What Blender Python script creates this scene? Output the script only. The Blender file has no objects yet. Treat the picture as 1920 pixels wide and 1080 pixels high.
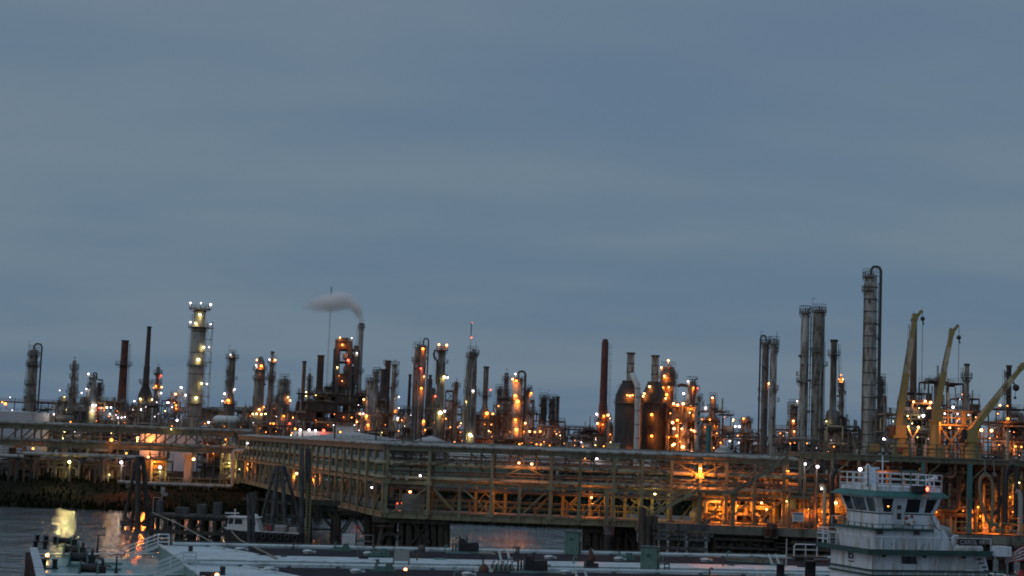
import bpy, bmesh, math, random
from mathutils import Vector, Matrix
R = math.radians
SC = bpy.context.scene
COL = SC.collection
rng = random.Random(7)

# ------------------------------------------------------------------ camera
F = 3000.0                       # focal length in photo pixels (1920 wide)
ROLL, CAM_H = R(2.2), 14.0
PITCH = math.atan((828 - 540) / F * math.cos(ROLL))
_R0 = Vector((1, 0, 0))
_F0 = Vector((0, math.cos(PITCH), math.sin(PITCH)))
_U0 = Vector((0, -math.sin(PITCH), math.cos(PITCH)))
_RT = _R0 * math.cos(ROLL) + _U0 * math.sin(ROLL)
_UP = -_R0 * math.sin(ROLL) + _U0 * math.cos(ROLL)
cam_d = bpy.data.cameras.new('camera')
cam_d.sensor_width = 36.0
cam_d.lens = F / 1920 * 36.0
cam_d.clip_start, cam_d.clip_end = 0.5, 20000
cam = bpy.data.objects.new('camera', cam_d)
COL.objects.link(cam)
m = Matrix((_RT, _UP, -_F0)).transposed().to_4x4()
m.translation = Vector((0, 0, CAM_H))
cam.matrix_world = m
SC.camera = cam

# ------------------------------------------------------------------ render / exposure
SC.render.engine = 'CYCLES'
SC.view_settings.view_transform = 'Standard'
SC.view_settings.look = 'None'
SC.view_settings.exposure = 0.0
SC.view_settings.gamma = 1.0
SC.view_settings.use_curve_mapping = False
cy = SC.cycles
cy.use_denoising = True
cy.denoiser = 'OPENIMAGEDENOISE'
cy.max_bounces = 14
cy.diffuse_bounces = 2
cy.glossy_bounces = 2
cy.transmission_bounces = 2
cy.volume_bounces = 12
cy.sample_clamp_indirect = 2.0
cy.filter_width = 1.9
cy.use_light_tree = True

# ------------------------------------------------------------------ world: dusk overcast sky
SUN_EL, SUN_ROT = R(3.0), R(235)
world = bpy.data.worlds.new('World')
SC.world = world
world.use_nodes = True
nt = world.node_tree
nt.nodes.clear()
def wn(t, **k):
    n = nt.nodes.new(t)
    for a, b in k.items():
        setattr(n, a, b)
    return n
def wl(a, b):
    nt.links.new(a, b)
tc = wn('ShaderNodeTexCoord')
sep = wn('ShaderNodeSeparateXYZ')
wl(tc.outputs['Generated'], sep.inputs[0])
zc = wn('ShaderNodeMath', operation='MAXIMUM'); zc.inputs[1].default_value = 0.0
wl(sep.outputs['Z'], zc.inputs[0])
za = wn('ShaderNodeMath', operation='ADD'); za.inputs[1].default_value = 0.16
wl(zc.outputs[0], za.inputs[0])
dx = wn('ShaderNodeMath', operation='DIVIDE'); wl(sep.outputs['X'], dx.inputs[0]); wl(za.outputs[0], dx.inputs[1])
dy = wn('ShaderNodeMath', operation='DIVIDE'); wl(sep.outputs['Y'], dy.inputs[0]); wl(za.outputs[0], dy.inputs[1])
cmb = wn('ShaderNodeCombineXYZ'); wl(dx.outputs[0], cmb.inputs[0]); wl(dy.outputs[0], cmb.inputs[1])
n1 = wn('ShaderNodeTexNoise'); n1.inputs['Scale'].default_value = 0.7; n1.inputs['Detail'].default_value = 3.5
n1.inputs['Roughness'].default_value = 0.45
mp = wn('ShaderNodeMapping'); mp.inputs['Scale'].default_value = (0.75, 1.25, 1); mp.inputs['Location'].default_value = (5.1, 2.2, 0)
mp.inputs['Rotation'].default_value = (0, 0, R(-12))
wl(cmb.outputs[0], mp.inputs[0]); wl(mp.outputs[0], n1.inputs['Vector'])
rmp = wn('ShaderNodeValToRGB')
rmp.color_ramp.interpolation = 'EASE'
e = rmp.color_ramp.elements
e[0].position = 0.36; e[0].color = (0.130, 0.200, 0.300, 1)
e[1].position = 0.66; e[1].color = (0.178, 0.242, 0.318, 1)
n2 = wn('ShaderNodeTexNoise'); n2.inputs['Scale'].default_value = 2.6; n2.inputs['Detail'].default_value = 4; n2.inputs['Roughness'].default_value = 0.5
wl(mp.outputs[0], n2.inputs['Vector'])
nm = wn('ShaderNodeMix', data_type='FLOAT'); nm.inputs['Factor'].default_value = 0.24
wl(n1.outputs['Fac'], nm.inputs['A']); wl(n2.outputs['Fac'], nm.inputs['B'])
wl(nm.outputs['Result'], rmp.inputs['Fac'])
# slightly darker greener band toward the horizon, lighter a bit above it
hr = wn('ShaderNodeValToRGB')
e = hr.color_ramp.elements
e[0].position = 0.0; e[0].color = (0.95, 0.98, 0.97, 1)
e[1].position = 1.0; e[1].color = (1.8, 1.72, 1.66, 1)
e3 = hr.color_ramp.elements.new(0.32); e3.color = (1.05, 1.03, 1.02, 1)
e2 = hr.color_ramp.elements.new(0.14); e2.color = (1.0, 1.03, 1.0, 1)
wl(zc.outputs[0], hr.inputs['Fac'])
mul = wn('ShaderNodeMix', data_type='RGBA', blend_type='MULTIPLY'); mul.inputs['Factor'].default_value = 1
wl(rmp.outputs['Color'], mul.inputs['A']); wl(hr.outputs['Color'], mul.inputs['B'])
sky = wn('ShaderNodeTexSky', sky_type='NISHITA')
sky.sun_disc = False
sky.sun_elevation, sky.sun_rotation = SUN_EL, SUN_ROT
bg1 = wn('ShaderNodeBackground'); bg1.inputs['Strength'].default_value = 0.955
wl(mul.outputs['Result'], bg1.inputs['Color'])
bg2 = wn('ShaderNodeBackground'); bg2.inputs['Strength'].default_value = 0.05
wl(sky.outputs['Color'], bg2.inputs['Color'])
mx = wn('ShaderNodeMixShader'); mx.inputs[0].default_value = 0.08
wl(bg1.outputs[0], mx.inputs[1]); wl(bg2.outputs[0], mx.inputs[2])
wo = wn('ShaderNodeOutputWorld'); wl(mx.outputs[0], wo.inputs['Surface'])

sun_d = bpy.data.lights.new('sun', 'SUN')
sun_d.energy = 0.40
sun_d.angle = R(70)
sun_d.color = (1.0, 0.9, 0.82)
sun = bpy.data.objects.new('sun', sun_d)
COL.objects.link(sun)
_az = SUN_ROT
_dir = Vector((math.sin(_az) * math.cos(R(25)), math.cos(_az) * math.cos(R(25)), math.sin(R(25))))
sun.rotation_euler = (-_dir).to_track_quat('-Z', 'Y').to_euler()

# ------------------------------------------------------------------ pixel -> place helpers
def ray(px, py):
    ix, iy = (px - 960) / F, (540 - py) / F
    return _F0 + _RT * ix + _UP * iy
def P(px, py, Y):
    d = ray(px, py)
    return Vector((0, 0, CAM_H)) + d * (Y / d.y)
def G(px, py, z):
    d = ray(px, py)
    return Vector((0, 0, CAM_H)) + d * ((z - CAM_H) / d.z)
def sx(Y):
    return Y / F

# ------------------------------------------------------------------ mesh builder
class MB:
    def __init__(s):
        s.v, s.f, s.sm = [], [], []
    def add(s, vs, fs, smooth=False):
        o = len(s.v)
        s.v += [tuple(p) for p in vs]
        s.f += [tuple(i + o for i in q) for q in fs]
        s.sm += [smooth] * len(fs)
        return s
    def box(s, c, d, rz=0.0):
        cx, cyy, cz = c; hx, hy, hz = d[0] / 2, d[1] / 2, d[2] / 2
        ca, sa = math.cos(rz), math.sin(rz)
        vs = []
        for z in (-hz, hz):
            for x, y in ((-hx, -hy), (hx, -hy), (hx, hy), (-hx, hy)):
                vs.append((cx + x * ca - y * sa, cyy + x * sa + y * ca, cz + z))
        return s.add(vs, [(0, 3, 2, 1), (4, 5, 6, 7), (0, 1, 5, 4), (1, 2, 6, 5), (2, 3, 7, 6), (3, 0, 4, 7)])
    def span(s, a, b):
        return s.box([(a[i] + b[i]) / 2 for i in range(3)], [abs(b[i] - a[i]) for i in range(3)])
    def bar(s, p, q, w, h=None):
        p, q = Vector(p), Vector(q); h = h or w
        d = q - p
        if d.length < 1e-6: return s
        d.normalize()
        a = Vector((0, 0, 1)) if abs(d.z) < 0.95 else Vector((0, 1, 0))
        u = d.cross(a).normalized() * (w / 2)
        t = u.cross(d).normalized() * (h / 2)
        vs = [p - u - t, p + u - t, p + u + t, p - u + t, q - u - t, q + u - t, q + u + t, q - u + t]
        return s.add(vs, [(0, 3, 2, 1), (4, 5, 6, 7), (0, 1, 5, 4), (1, 2, 6, 5), (2, 3, 7, 6), (3, 0, 4, 7)])
    def ibeam(s, p, q, w, h, tf=0.05):
        p, q = Vector(p), Vector(q)
        d = (q - p).normalized()
        a = Vector((0, 0, 1)) if abs(d.z) < 0.95 else Vector((0, 1, 0))
        t = d.cross(a).normalized().cross(d).normalized()
        o = t * (h / 2 - tf / 2)
        s.bar(p + o, q + o, w, tf); s.bar(p - o, q - o, w, tf)
        s.bar(p, q, tf, h - 2 * tf)
        return s
    def tube(s, p, q, r0, r1=None, n=8, caps=True):
        p, q = Vector(p), Vector(q); r1 = r0 if r1 is None else r1
        d = (q - p)
        if d.length < 1e-6: return s
        d.normalize()
        a = Vector((0, 0, 1)) if abs(d.z) < 0.95 else Vector((1, 0, 0))
        u = d.cross(a).normalized(); t = d.cross(u)
        vs = []
        for c, r in ((p, r0), (q, r1)):
            for i in range(n):
                an = 2 * math.pi * i / n
                vs.append(c + (u * math.cos(an) + t * math.sin(an)) * r)
        s.add(vs, [(i, (i + 1) % n, n + (i + 1) % n, n + i) for i in range(n)], True)
        if caps:
            s.add(vs[:n], [tuple(range(n))[::-1]]); s.add(vs[n:], [tuple(range(n))])
        return s
    def pipe(s, pts, r, n=8):
        pts = [Vector(p) for p in pts]
        rings = []
        pu = None
        for i, p in enumerate(pts):
            d = (pts[min(i + 1, len(pts) - 1)] - pts[max(i - 1, 0)]).normalized()
            if pu is None:
                a = Vector((0, 0, 1)) if abs(d.z) < 0.9 else Vector((1, 0, 0))
                pu = d.cross(a).normalized()
            else:
                pu = (pu - d * pu.dot(d)).normalized()
            t = d.cross(pu)
            rr = r[i] if isinstance(r, (list, tuple)) else r
            rings.append([p + (pu * math.cos(2 * math.pi * k / n) + t * math.sin(2 * math.pi * k / n)) * rr for k in range(n)])
        vs = [v for q in rings for v in q]
        fs = []
        for i in range(len(rings) - 1):
            for k in range(n):
                fs.append((i * n + k, i * n + (k + 1) % n, (i + 1) * n + (k + 1) % n, (i + 1) * n + k))
        s.add(vs, fs, True)
        s.add(rings[0], [tuple(range(n))[::-1]]); s.add(rings[-1], [tuple(range(n))])
        return s
    def lathe(s, prof, n=18, c=(0, 0, 0), cap=True):
        vs = []
        for z, r in prof:
            for i in range(n):
                an = 2 * math.pi * i / n
                vs.append((c[0] + r * math.cos(an), c[1] + r * math.sin(an), c[2] + z))
        fs = []
        for j in range(len(prof) - 1):
            for i in range(n):
                fs.append((j * n + i, j * n + (i + 1) % n, (j + 1) * n + (i + 1) % n, (j + 1) * n + i))
        s.add(vs, fs, True)
        if cap:
            s.add(vs[-n:], [tuple(range(n))]); s.add(vs[:n], [tuple(range(n))[::-1]])
        return s
    def ball(s, c, r, n=8, m=5, sz=1.0):
        prof = []
        for j in range(m + 1):
            a = -math.pi / 2 + math.pi * j / m
            prof.append((math.sin(a) * r * sz, max(0.001, math.cos(a) * r)))
        return s.lathe(prof, n, c, cap=False)
    def ring(s, z, ri, ro, th, n=18, a0=0.0, a1=2 * math.pi, c=(0, 0)):
        full = a1 - a0 > 6.28
        k = n if full else n + 1
        vs = []
        for i in range(k):
            an = a0 + (a1 - a0) * i / n
            x, y = math.cos(an), math.sin(an)
            for r, zz in ((ri, z), (ro, z), (ro, z + th), (ri, z + th)):
                vs.append((c[0] + r * x, c[1] + r * y, zz))
        fs = []
        for i in range(n):
            b, d = i * 4, ((i + 1) % k) * 4
            for j in range(4):
                fs.append((b + j, d + j, d + (j + 1) % 4, b + (j + 1) % 4))
        return s.add(vs, fs)
    def torus(s, c, R_, r, ax='y', n=20, m=8):
        pts = []
        for i in range(n + 1):
            a = 2 * math.pi * i / n
            if ax == 'y': pts.append((c[0] + R_ * math.cos(a), c[1], c[2] + R_ * math.sin(a)))
            else: pts.append((c[0] + R_ * math.cos(a), c[1] + R_ * math.sin(a), c[2]))
        return s.pipe(pts, r, m)
    def rail(s, pts, h=1.1, post=1.5, w=0.05, mids=1):
        """hand rail along a polyline of floor points"""
        pts = [Vector(p) for p in pts]
        up = Vector((0, 0, 1))
        for a, b in zip(pts, pts[1:]):
            L = (b - a).length
            k = max(1, round(L / post))
            for i in range(k + 1):
                q = a.lerp(b, i / k)
                s.bar(q, q + up * h, w)
            for j in range(mids + 1):
                zz = up * (h * (j + 1) / (mids + 1))
                s.bar(a + zz, b + zz, w)
        return s
    def mesh(s, name):
        me = bpy.data.meshes.new(name)
        me.from_pydata(s.v, [], s.f)
        if any(s.sm):
            me.polygons.foreach_set('use_smooth', s.sm)
        me.update()
        return me

def link(name, me, mat, parent=None, loc=None, rot=None):
    o = bpy.data.objects.new(name, me)
    COL.objects.link(o)
    if mat is not None and not me.materials:
        me.materials.append(mat)
    if parent is not None: o.parent = parent
    if loc is not None: o.location = loc
    if rot is not None: o.rotation_euler = rot
    return o
def part(name, mb, mat, parent, loc=None, label=None, rot=None, kind=None):
    if not mb.v: return None
    o = link(name, mb.mesh(name), mat, parent, loc, rot)
    if label: o['label'] = label
    if kind: o['kind'] = kind
    return o
def thing(name, label, cat, loc=(0, 0, 0), rz=0.0, group=None):
    o = bpy.data.objects.new(name, None)
    o.empty_display_size = 1
    COL.objects.link(o)
    o.location = loc; o.rotation_euler = (0, 0, rz)
    o['label'] = label; o['category'] = cat
    if group: o['group'] = group
    return o
def tag(o, label, cat, group=None):
    o['label'] = label; o['category'] = cat
    if group: o['group'] = group
    return o
def struct(name, mb, mat, kind='structure'):
    o = link(name, mb.mesh(name), mat)
    o['kind'] = kind
    return o
def to_local(t, w):
    d = Vector(w) - t.location
    a = -t.rotation_euler.z
    return Vector((d.x * math.cos(a) - d.y * math.sin(a), d.x * math.sin(a) + d.y * math.cos(a), d.z))

# ------------------------------------------------------------------ materials
MATS = {}
def mat(name, col, rough=0.6, metal=0.0, var=0.25, scale=1.0, stain=None, stain_amt=0.0, streak=True, bump=0.15, spec=0.4):
    if name in MATS: return MATS[name]
    M = bpy.data.materials.new(name); M.use_nodes = True
    t = M.node_tree; N = t.nodes; L = t.links
    b = N['Principled BSDF']
    b.inputs['Roughness'].default_value = rough
    b.inputs['Metallic'].default_value = metal
    b.inputs['Specular IOR Level'].default_value = spec
    c = N.new('ShaderNodeTexCoord')
    mp = N.new('ShaderNodeMapping')
    mp.inputs['Scale'].default_value = (scale, scale, scale * (0.22 if streak else 1))
    L.new(c.outputs['Object'], mp.inputs[0])
    n = N.new('ShaderNodeTexNoise'); n.inputs['Scale'].default_value = 1.0; n.inputs['Detail'].default_value = 5; n.inputs['Roughness'].default_value = 0.62
    L.new(mp.outputs[0], n.inputs['Vector'])
    r = N.new('ShaderNodeValToRGB')
    r.color_ramp.elements[0].position = 0.3; r.color_ramp.elements[1].position = 0.7
    r.color_ramp.elements[0].color = (*[x * (1 - var) for x in col], 1)
    r.color_ramp.elements[1].color = (*[min(1, x * (1 + var)) for x in col], 1)
    L.new(n.outputs['Fac'], r.inputs['Fac'])
    out = r.outputs['Color']
    if stain:
        n2 = N.new('ShaderNodeTexNoise'); n2.inputs['Scale'].default_value = 2.3; n2.inputs['Detail'].default_value = 6; n2.inputs['Roughness'].default_value = 0.7
        L.new(mp.outputs[0], n2.inputs['Vector'])
        r2 = N.new('ShaderNodeValToRGB')
        lo = 0.62 - 0.3 * stain_amt
        r2.color_ramp.elements[0].position = lo; r2.color_ramp.elements[1].position = lo + 0.12
        L.new(n2.outputs['Fac'], r2.inputs['Fac'])
        mx = N.new('ShaderNodeMix'); mx.data_type = 'RGBA'
        L.new(r2.outputs['Color'], mx.inputs['Factor']); L.new(out, mx.inputs['A'])
        mx.inputs['B'].default_value = (*stain, 1)
        out = mx.outputs['Result']
    L.new(out, b.inputs['Base Color'])
    if bump:
        bp = N.new('ShaderNodeBump'); bp.inputs['Strength'].default_value = bump; bp.inputs['Distance'].default_value = 0.05
        L.new(n.outputs['Fac'], bp.inputs['Height']); L.new(bp.outputs[0], b.inputs['Normal'])
    MATS[name] = M
    return M
def emit(name, col, strength):
    if name in MATS: return MATS[name]
    M = bpy.data.materials.new(name); M.use_nodes = True
    t = M.node_tree; t.nodes.clear()
    e = t.nodes.new('ShaderNodeEmission'); e.inputs[0].default_value = (*col, 1); e.inputs[1].default_value = strength
    o = t.nodes.new('ShaderNodeOutputMaterial'); t.links.new(e.outputs[0], o.inputs[0])
    M.cycles.emission_sampling = 'NONE'
    MATS[name] = M
    return M

RUST = (0.10, 0.045, 0.025)
STEEL = mat('steel_grey', (0.16, 0.155, 0.14), 0.6, 0, 0.3, 0.6, RUST, 0.35)
DSTEEL = mat('steel_dark', (0.055, 0.055, 0.052), 0.6, 0, 0.3, 0.6, RUST, 0.3)
OLIVE = mat('painted_steel_olive', (0.185, 0.186, 0.115), 0.55, 0, 0.25, 0.7, (0.12, 0.085, 0.05), 0.35)
OLIVED = mat('painted_steel_dull', (0.135, 0.135, 0.092), 0.6, 0, 0.28, 0.7, (0.075, 0.058, 0.04), 0.4)
PIPEG = mat('pipe_grey', (0.33, 0.33, 0.31), 0.5, 0, 0.22, 0.5, (0.16, 0.12, 0.08), 0.4)
PIPEY = mat('pipe_cream', (0.40, 0.37, 0.25), 0.5, 0, 0.22, 0.5, (0.15, 0.10, 0.06), 0.4)
SILO = mat('silo_grey', (0.036, 0.037, 0.036), 0.7, 0, 0.35, 0.35, (0.07, 0.063, 0.056), 0.4)
ALU = mat('insulation_cladding', (0.36, 0.36, 0.34), 0.5, 0.0, 0.25, 0.35, (0.15, 0.12, 0.09), 0.5)
ALUD = mat('insulation_dull', (0.21, 0.20, 0.185), 0.6, 0.0, 0.3, 0.35, (0.08, 0.065, 0.05), 0.55)
CONC = mat('concrete', (0.31, 0.305, 0.285), 0.8, 0, 0.2, 0.25, (0.2, 0.18, 0.15), 0.45)
BRICKR = mat('stack_red_brown', (0.115, 0.048, 0.036), 0.75, 0, 0.3, 0.4, (0.03, 0.022, 0.02), 0.45)
BLACKS = mat('stack_black', (0.036, 0.033, 0.033), 0.75, 0, 0.35, 0.4, (0.09, 0.05, 0.035), 0.4)
WHITE = mat('white_paint', (0.62, 0.63, 0.62), 0.5, 0, 0.1, 0.2, (0.36, 0.33, 0.28), 0.25)
TANKG = mat('tank_grey', (0.42, 0.43, 0.42), 0.6, 0, 0.15, 0.12, (0.28, 0.26, 0.22), 0.35)
TIMBER = mat('timber_dark', (0.048, 0.042, 0.036), 0.85, 0, 0.45, 1.2, (0.085, 0.075, 0.06), 0.4, bump=0.5)
TIMBERG = mat('timber_grey', (0.085, 0.09, 0.09), 0.85, 0, 0.4, 1.2, (0.04, 0.038, 0.034), 0.45, bump=0.5)
YELLOW = mat('yellow_paint', (0.25, 0.222, 0.082), 0.5, 0, 0.15, 0.8, (0.22, 0.17, 0.07), 0.4)
TEALP = mat('teal_paint', (0.05, 0.17, 0.17), 0.6, 0, 0.2, 0.6, (0.08, 0.08, 0.07), 0.3)
BWHITE = mat('barge_white', (0.54, 0.625, 0.645), 0.42, 0, 0.1, 0.3, (0.32, 0.35, 0.34), 0.35, streak=False)
BTEAL = mat('barge_deck_green', (0.16, 0.29, 0.27), 0.3, 0, 0.22, 0.35, (0.13, 0.2, 0.19), 0.45, streak=False, bump=0.06, spec=0.6)
BDARK = mat('barge_deck_dark', (0.03, 0.029, 0.038), 0.9, 0, 0.3, 0.5, (0.048, 0.047, 0.052), 0.35, streak=False, spec=0.08)
HULL = mat('hull_rusty', (0.07, 0.055, 0.05), 0.7, 0, 0.35, 0.5, RUST, 0.5)
BLACK = mat('machine_black', (0.025, 0.025, 0.026), 0.5, 0, 0.3, 1.5, (0.06, 0.045, 0.035), 0.3)
TWHITE = mat('vessel_white', (0.70, 0.77, 0.84), 0.42, 0, 0.07, 0.9, (0.47, 0.44, 0.40), 0.42)
TGREEN = mat('vessel_green', (0.04, 0.15, 0.135), 0.5, 0, 0.2, 0.8, (0.03, 0.09, 0.08), 0.3)
DGREEN = mat('trim_dark_green', (0.03, 0.075, 0.068), 0.5, 0, 0.2, 0.8)
BOOTH = mat('booth_green', (0.10, 0.19, 0.165), 0.5, 0, 0.2, 0.6, (0.05, 0.09, 0.08), 0.3)
GLASS = mat('window_glass', (0.012, 0.014, 0.018), 0.06, 0, 0.1, 1, bump=0, spec=0.6)
ROPE = mat('rope', (0.22, 0.20, 0.16), 0.9, 0, 0.2, 3)
ORANGE = mat('orange_plastic', (0.55, 0.10, 0.03), 0.5, 0, 0.1, 1)
RED = mat('red_paint', (0.30, 0.03, 0.025), 0.55, 0, 0.2, 1)
SIGNW = mat('sign_white', (0.6, 0.62, 0.62), 0.5, 0, 0.05, 1, bump=0)
SIGNB = mat('sign_blue', (0.06, 0.10, 0.2), 0.5, 0, 0.05, 1, bump=0)
ALUB = mat('cladding_bright', (0.55, 0.55, 0.53), 0.5, 0.0, 0.15, 0.3, (0.3, 0.27, 0.22), 0.3)
TARP = mat('tarpaulin', (0.30, 0.31, 0.28), 0.8, 0, 0.15, 1.2, bump=0.4)

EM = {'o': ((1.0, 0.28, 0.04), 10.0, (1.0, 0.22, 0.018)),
      'w': ((1.0, 0.86, 0.95), 8.0, (1.0, 0.86, 0.80)),
      'y': ((1.0, 0.80, 0.32), 13.0, (1.0, 0.76, 0.22)),
      'p': ((1.0, 0.38, 0.13), 11.0, (1.0, 0.25, 0.03)),
      'r': ((1.0, 0.10, 0.05), 8.0, (1.0, 0.10, 0.03))}
_lamp_mesh = {}
def lamp_mesh(kind):
    if kind not in _lamp_mesh:
        mb = MB(); mb.ball((0, 0, 0), 1.0, 8, 6, 0.9)
        me = mb.mesh('lamp')
        c, s, _ = EM[kind]
        me.materials.append(emit('lamp_glow_' + kind, c, s))
        _lamp_mesh[kind] = me
    return _lamp_mesh[kind]
def flood(t, loc, col, energy, aim=(0, -1, -0.12), cone=75):
    ld = bpy.data.lights.new('flood_light', 'SPOT')
    ld.energy = energy; ld.color = col; ld.spot_size = R(cone); ld.spot_blend = 0.4; ld.shadow_soft_size = 0.3
    lo = bpy.data.objects.new('flood_light', ld); COL.objects.link(lo)
    lo.parent = t; lo.location = loc; lo.rotation_euler = Vector(aim).to_track_quat('-Z', 'Y').to_euler()
LIGHT_GAIN = 0.075
_ld = {}
NL = [0]
def lamp(t, px, py, Y, kind='o', rpx=2.0, power=1.0):
    """a lamp as a part of thing t; power in rough kilowatts, 0 = no light of its own"""
    w = P(px, py, Y)
    loc = to_local(t, w)
    o = link('lamp', lamp_mesh(kind), None, t, loc)
    r = rpx * sx(Y) * 0.72 * rng.choice((.7, .85, 1.0, 1.0, 1.12))
    o.scale = (r, r, r)
    if power > 0:
        e = power * 900 * LIGHT_GAIN * (Y / 300.0) * (2.6 if Y < 330 and kind in 'op' else 1.25 if kind in 'op' else 0.9)
        key = (kind, round(e))
        if key not in _ld:
            ld = bpy.data.lights.new('lamp_light', 'POINT')
            ld.energy = e; ld.color = EM[kind][2]; ld.shadow_soft_size = 0.25
            _ld[key] = ld
        lo = bpy.data.objects.new('lamp_light', _ld[key])
        COL.objects.link(lo)
        lo.parent = t; lo.location = loc + Vector((0, -0.25, -(r + 0.3)))
        NL[0] += 1
    return loc

# ================================================================== SETTING
GZ = 3.5                                   # level of the refinery ground
def ground():
    xs = [-5000, -2500, -1200, -700] + [-500 + 10 * i for i in range(101)] + [700, 1200, 2500, 5000]
    prof = [(262, -3.0), (268, -0.5), (271, 0.25), (275, 0.9), (281, 1.7), (288, 2.6), (295, 3.2), (301, 3.5), (312, 3.5),
            (340, 3.5), (380, 3.5), (450, 3.5), (600, 3.5), (1000, 3.5), (2500, 3.5), (9000, 3.5)]
    mb = MB(); vs = []; r = random.Random(3)
    for y, z in prof:
        for x in xs:
            j = 0.35 if 266 < y < 300 else 0.0
            vs.append((x, y + (r.uniform(-1.5, 1.5) if 266 < y < 300 else 0), z + r.uniform(-j, j)))
    n = len(xs)
    fs = [(j * n + i, j * n + i + 1, (j + 1) * n + i + 1, (j + 1) * n + i) for j in range(len(prof) - 1) for i in range(n - 1)]
    mb.add(vs, fs, True)
    return struct('ground', mb, mat('ground_earth', (0.011, 0.013, 0.007), 0.95, 0, 0.4, 0.08, (0.02, 0.018, 0.013), 0.3, streak=False, bump=0.3, spec=0.05))
ground()
def water():
    M = bpy.data.materials.new('river_water'); M.use_nodes = True
    t = M.node_tree; N = t.nodes; L = t.links; b = N['Principled BSDF']
    b.inputs['Base Color'].default_value = (0.085, 0.092, 0.094, 1)
    b.inputs['Roughness'].default_value = 0.10
    b.inputs['IOR'].default_value = 1.33
    b.inputs['Specular IOR Level'].default_value = 0.55
    c = N.new('ShaderNodeTexCoord')
    def noise(sc, det, sv):
        mp = N.new('ShaderNodeMapping'); mp.inputs['Scale'].default_value = sv
        L.new(c.outputs['Object'], mp.inputs[0])
        n = N.new('ShaderNodeTexNoise'); n.inputs['Scale'].default_value = sc; n.inputs['Detail'].default_value = det
        L.new(mp.outputs[0], n.inputs['Vector'])
        return n
    n1 = noise(0.55, 4, (1, 0.8, 1)); n2 = noise(0.1, 2, (1, 0.7, 1))
    a = N.new('ShaderNodeMath'); a.operation = 'MULTIPLY_ADD'; a.inputs[1].default_value = 1.6
    L.new(n2.outputs['Fac'], a.inputs[0]); L.new(n1.outputs['Fac'], a.inputs[2])
    bp = N.new('ShaderNodeBump'); bp.inputs['Strength'].default_value = 0.8; bp.inputs['Distance'].default_value = 0.55
    L.new(a.outputs[0], bp.inputs['Height']); L.new(bp.outputs[0], b.inputs['Normal'])
    mb = MB(); mb.add([(-4000, -400, 0), (4000, -400, 0), (4000, 274, 0), (-4000, 274, 0)], [(0, 1, 2, 3)])
    o = struct('river', mb, M)
water()
def bank_grass():
    mb = MB(); r = random.Random(11)
    for i in range(15000):
        y = 269 + 44 * r.random() ** 1.3
        x = r.uniform(-110, 110)
        z = 0.05 + 3.35 * min(1, max(0, (y - 270) / 30))
        h = r.uniform(0.35, 1.3) * (1.2 if r.random() < .3 else 0.8)
        w = r.uniform(.15, .45); a = r.uniform(0, 6.28); lx, ly = r.uniform(-.4, .4), r.uniform(-.4, .4)
        ca, sa = math.cos(a) * w, math.sin(a) * w
        mb.add([(x - ca, y - sa, z - .2), (x + ca, y + sa, z - .2), (x + lx, y + ly, z + h)], [(0, 1, 2)])
    struct('bank_grass', mb, mat('grass_dark', (0.010, 0.014, 0.005), 0.9, 0, 0.4, 0.06, (0.02, 0.017, 0.009), 0.4, streak=False, bump=0, spec=0.05), 'stuff')
bank_grass()
def levee():
    mb = MB(); xs = [-60 + 6 * i for i in range(46)]; vs = []; r = random.Random(5)
    for x in xs:
        for y, z in ((396, 3.4), (408, 6.8), (413, 7.2), (424, 3.4)):
            vs.append((x, y, z + (r.uniform(-.2, .2) if z > 4 else 0)))
    mb.add(vs, [(i * 4 + j, (i + 1) * 4 + j, (i + 1) * 4 + j + 1, i * 4 + j + 1) for i in range(len(xs) - 1) for j in range(3)], True)
    struct('levee', mb, mat('grass_field', (0.03, 0.05, 0.022), 0.95, 0, 0.25, 0.1, (0.08, 0.08, 0.05), 0.25, streak=False, bump=0.2))
    mb = MB(); mb.span((-70, 352, GZ - .2), (190, 358, GZ + 0.05))
    struct('road', mb, mat('asphalt', (0.06, 0.06, 0.06), 0.85, 0, 0.2, 0.5, streak=False))
    mb = MB()
    mb.span((-65, 362, GZ), (185, 392, GZ + .03))
    struct('field', mb, MATS['grass_field'])
levee()
t = thing('guard_rail', 'long pale guard rail along the road behind the front trestle', 'guard rail', (20, 351, GZ))
mb = MB(); mb.box((10, 0, .75), (170, .1, .35)); part('rail', mb, WHITE, t)
mb = MB()
for i in range(44): mb.box((-74 + i * 4, .1, .4), (.16, .16, .8))
part('post', mb, STEEL, t, kind='stuff')

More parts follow.
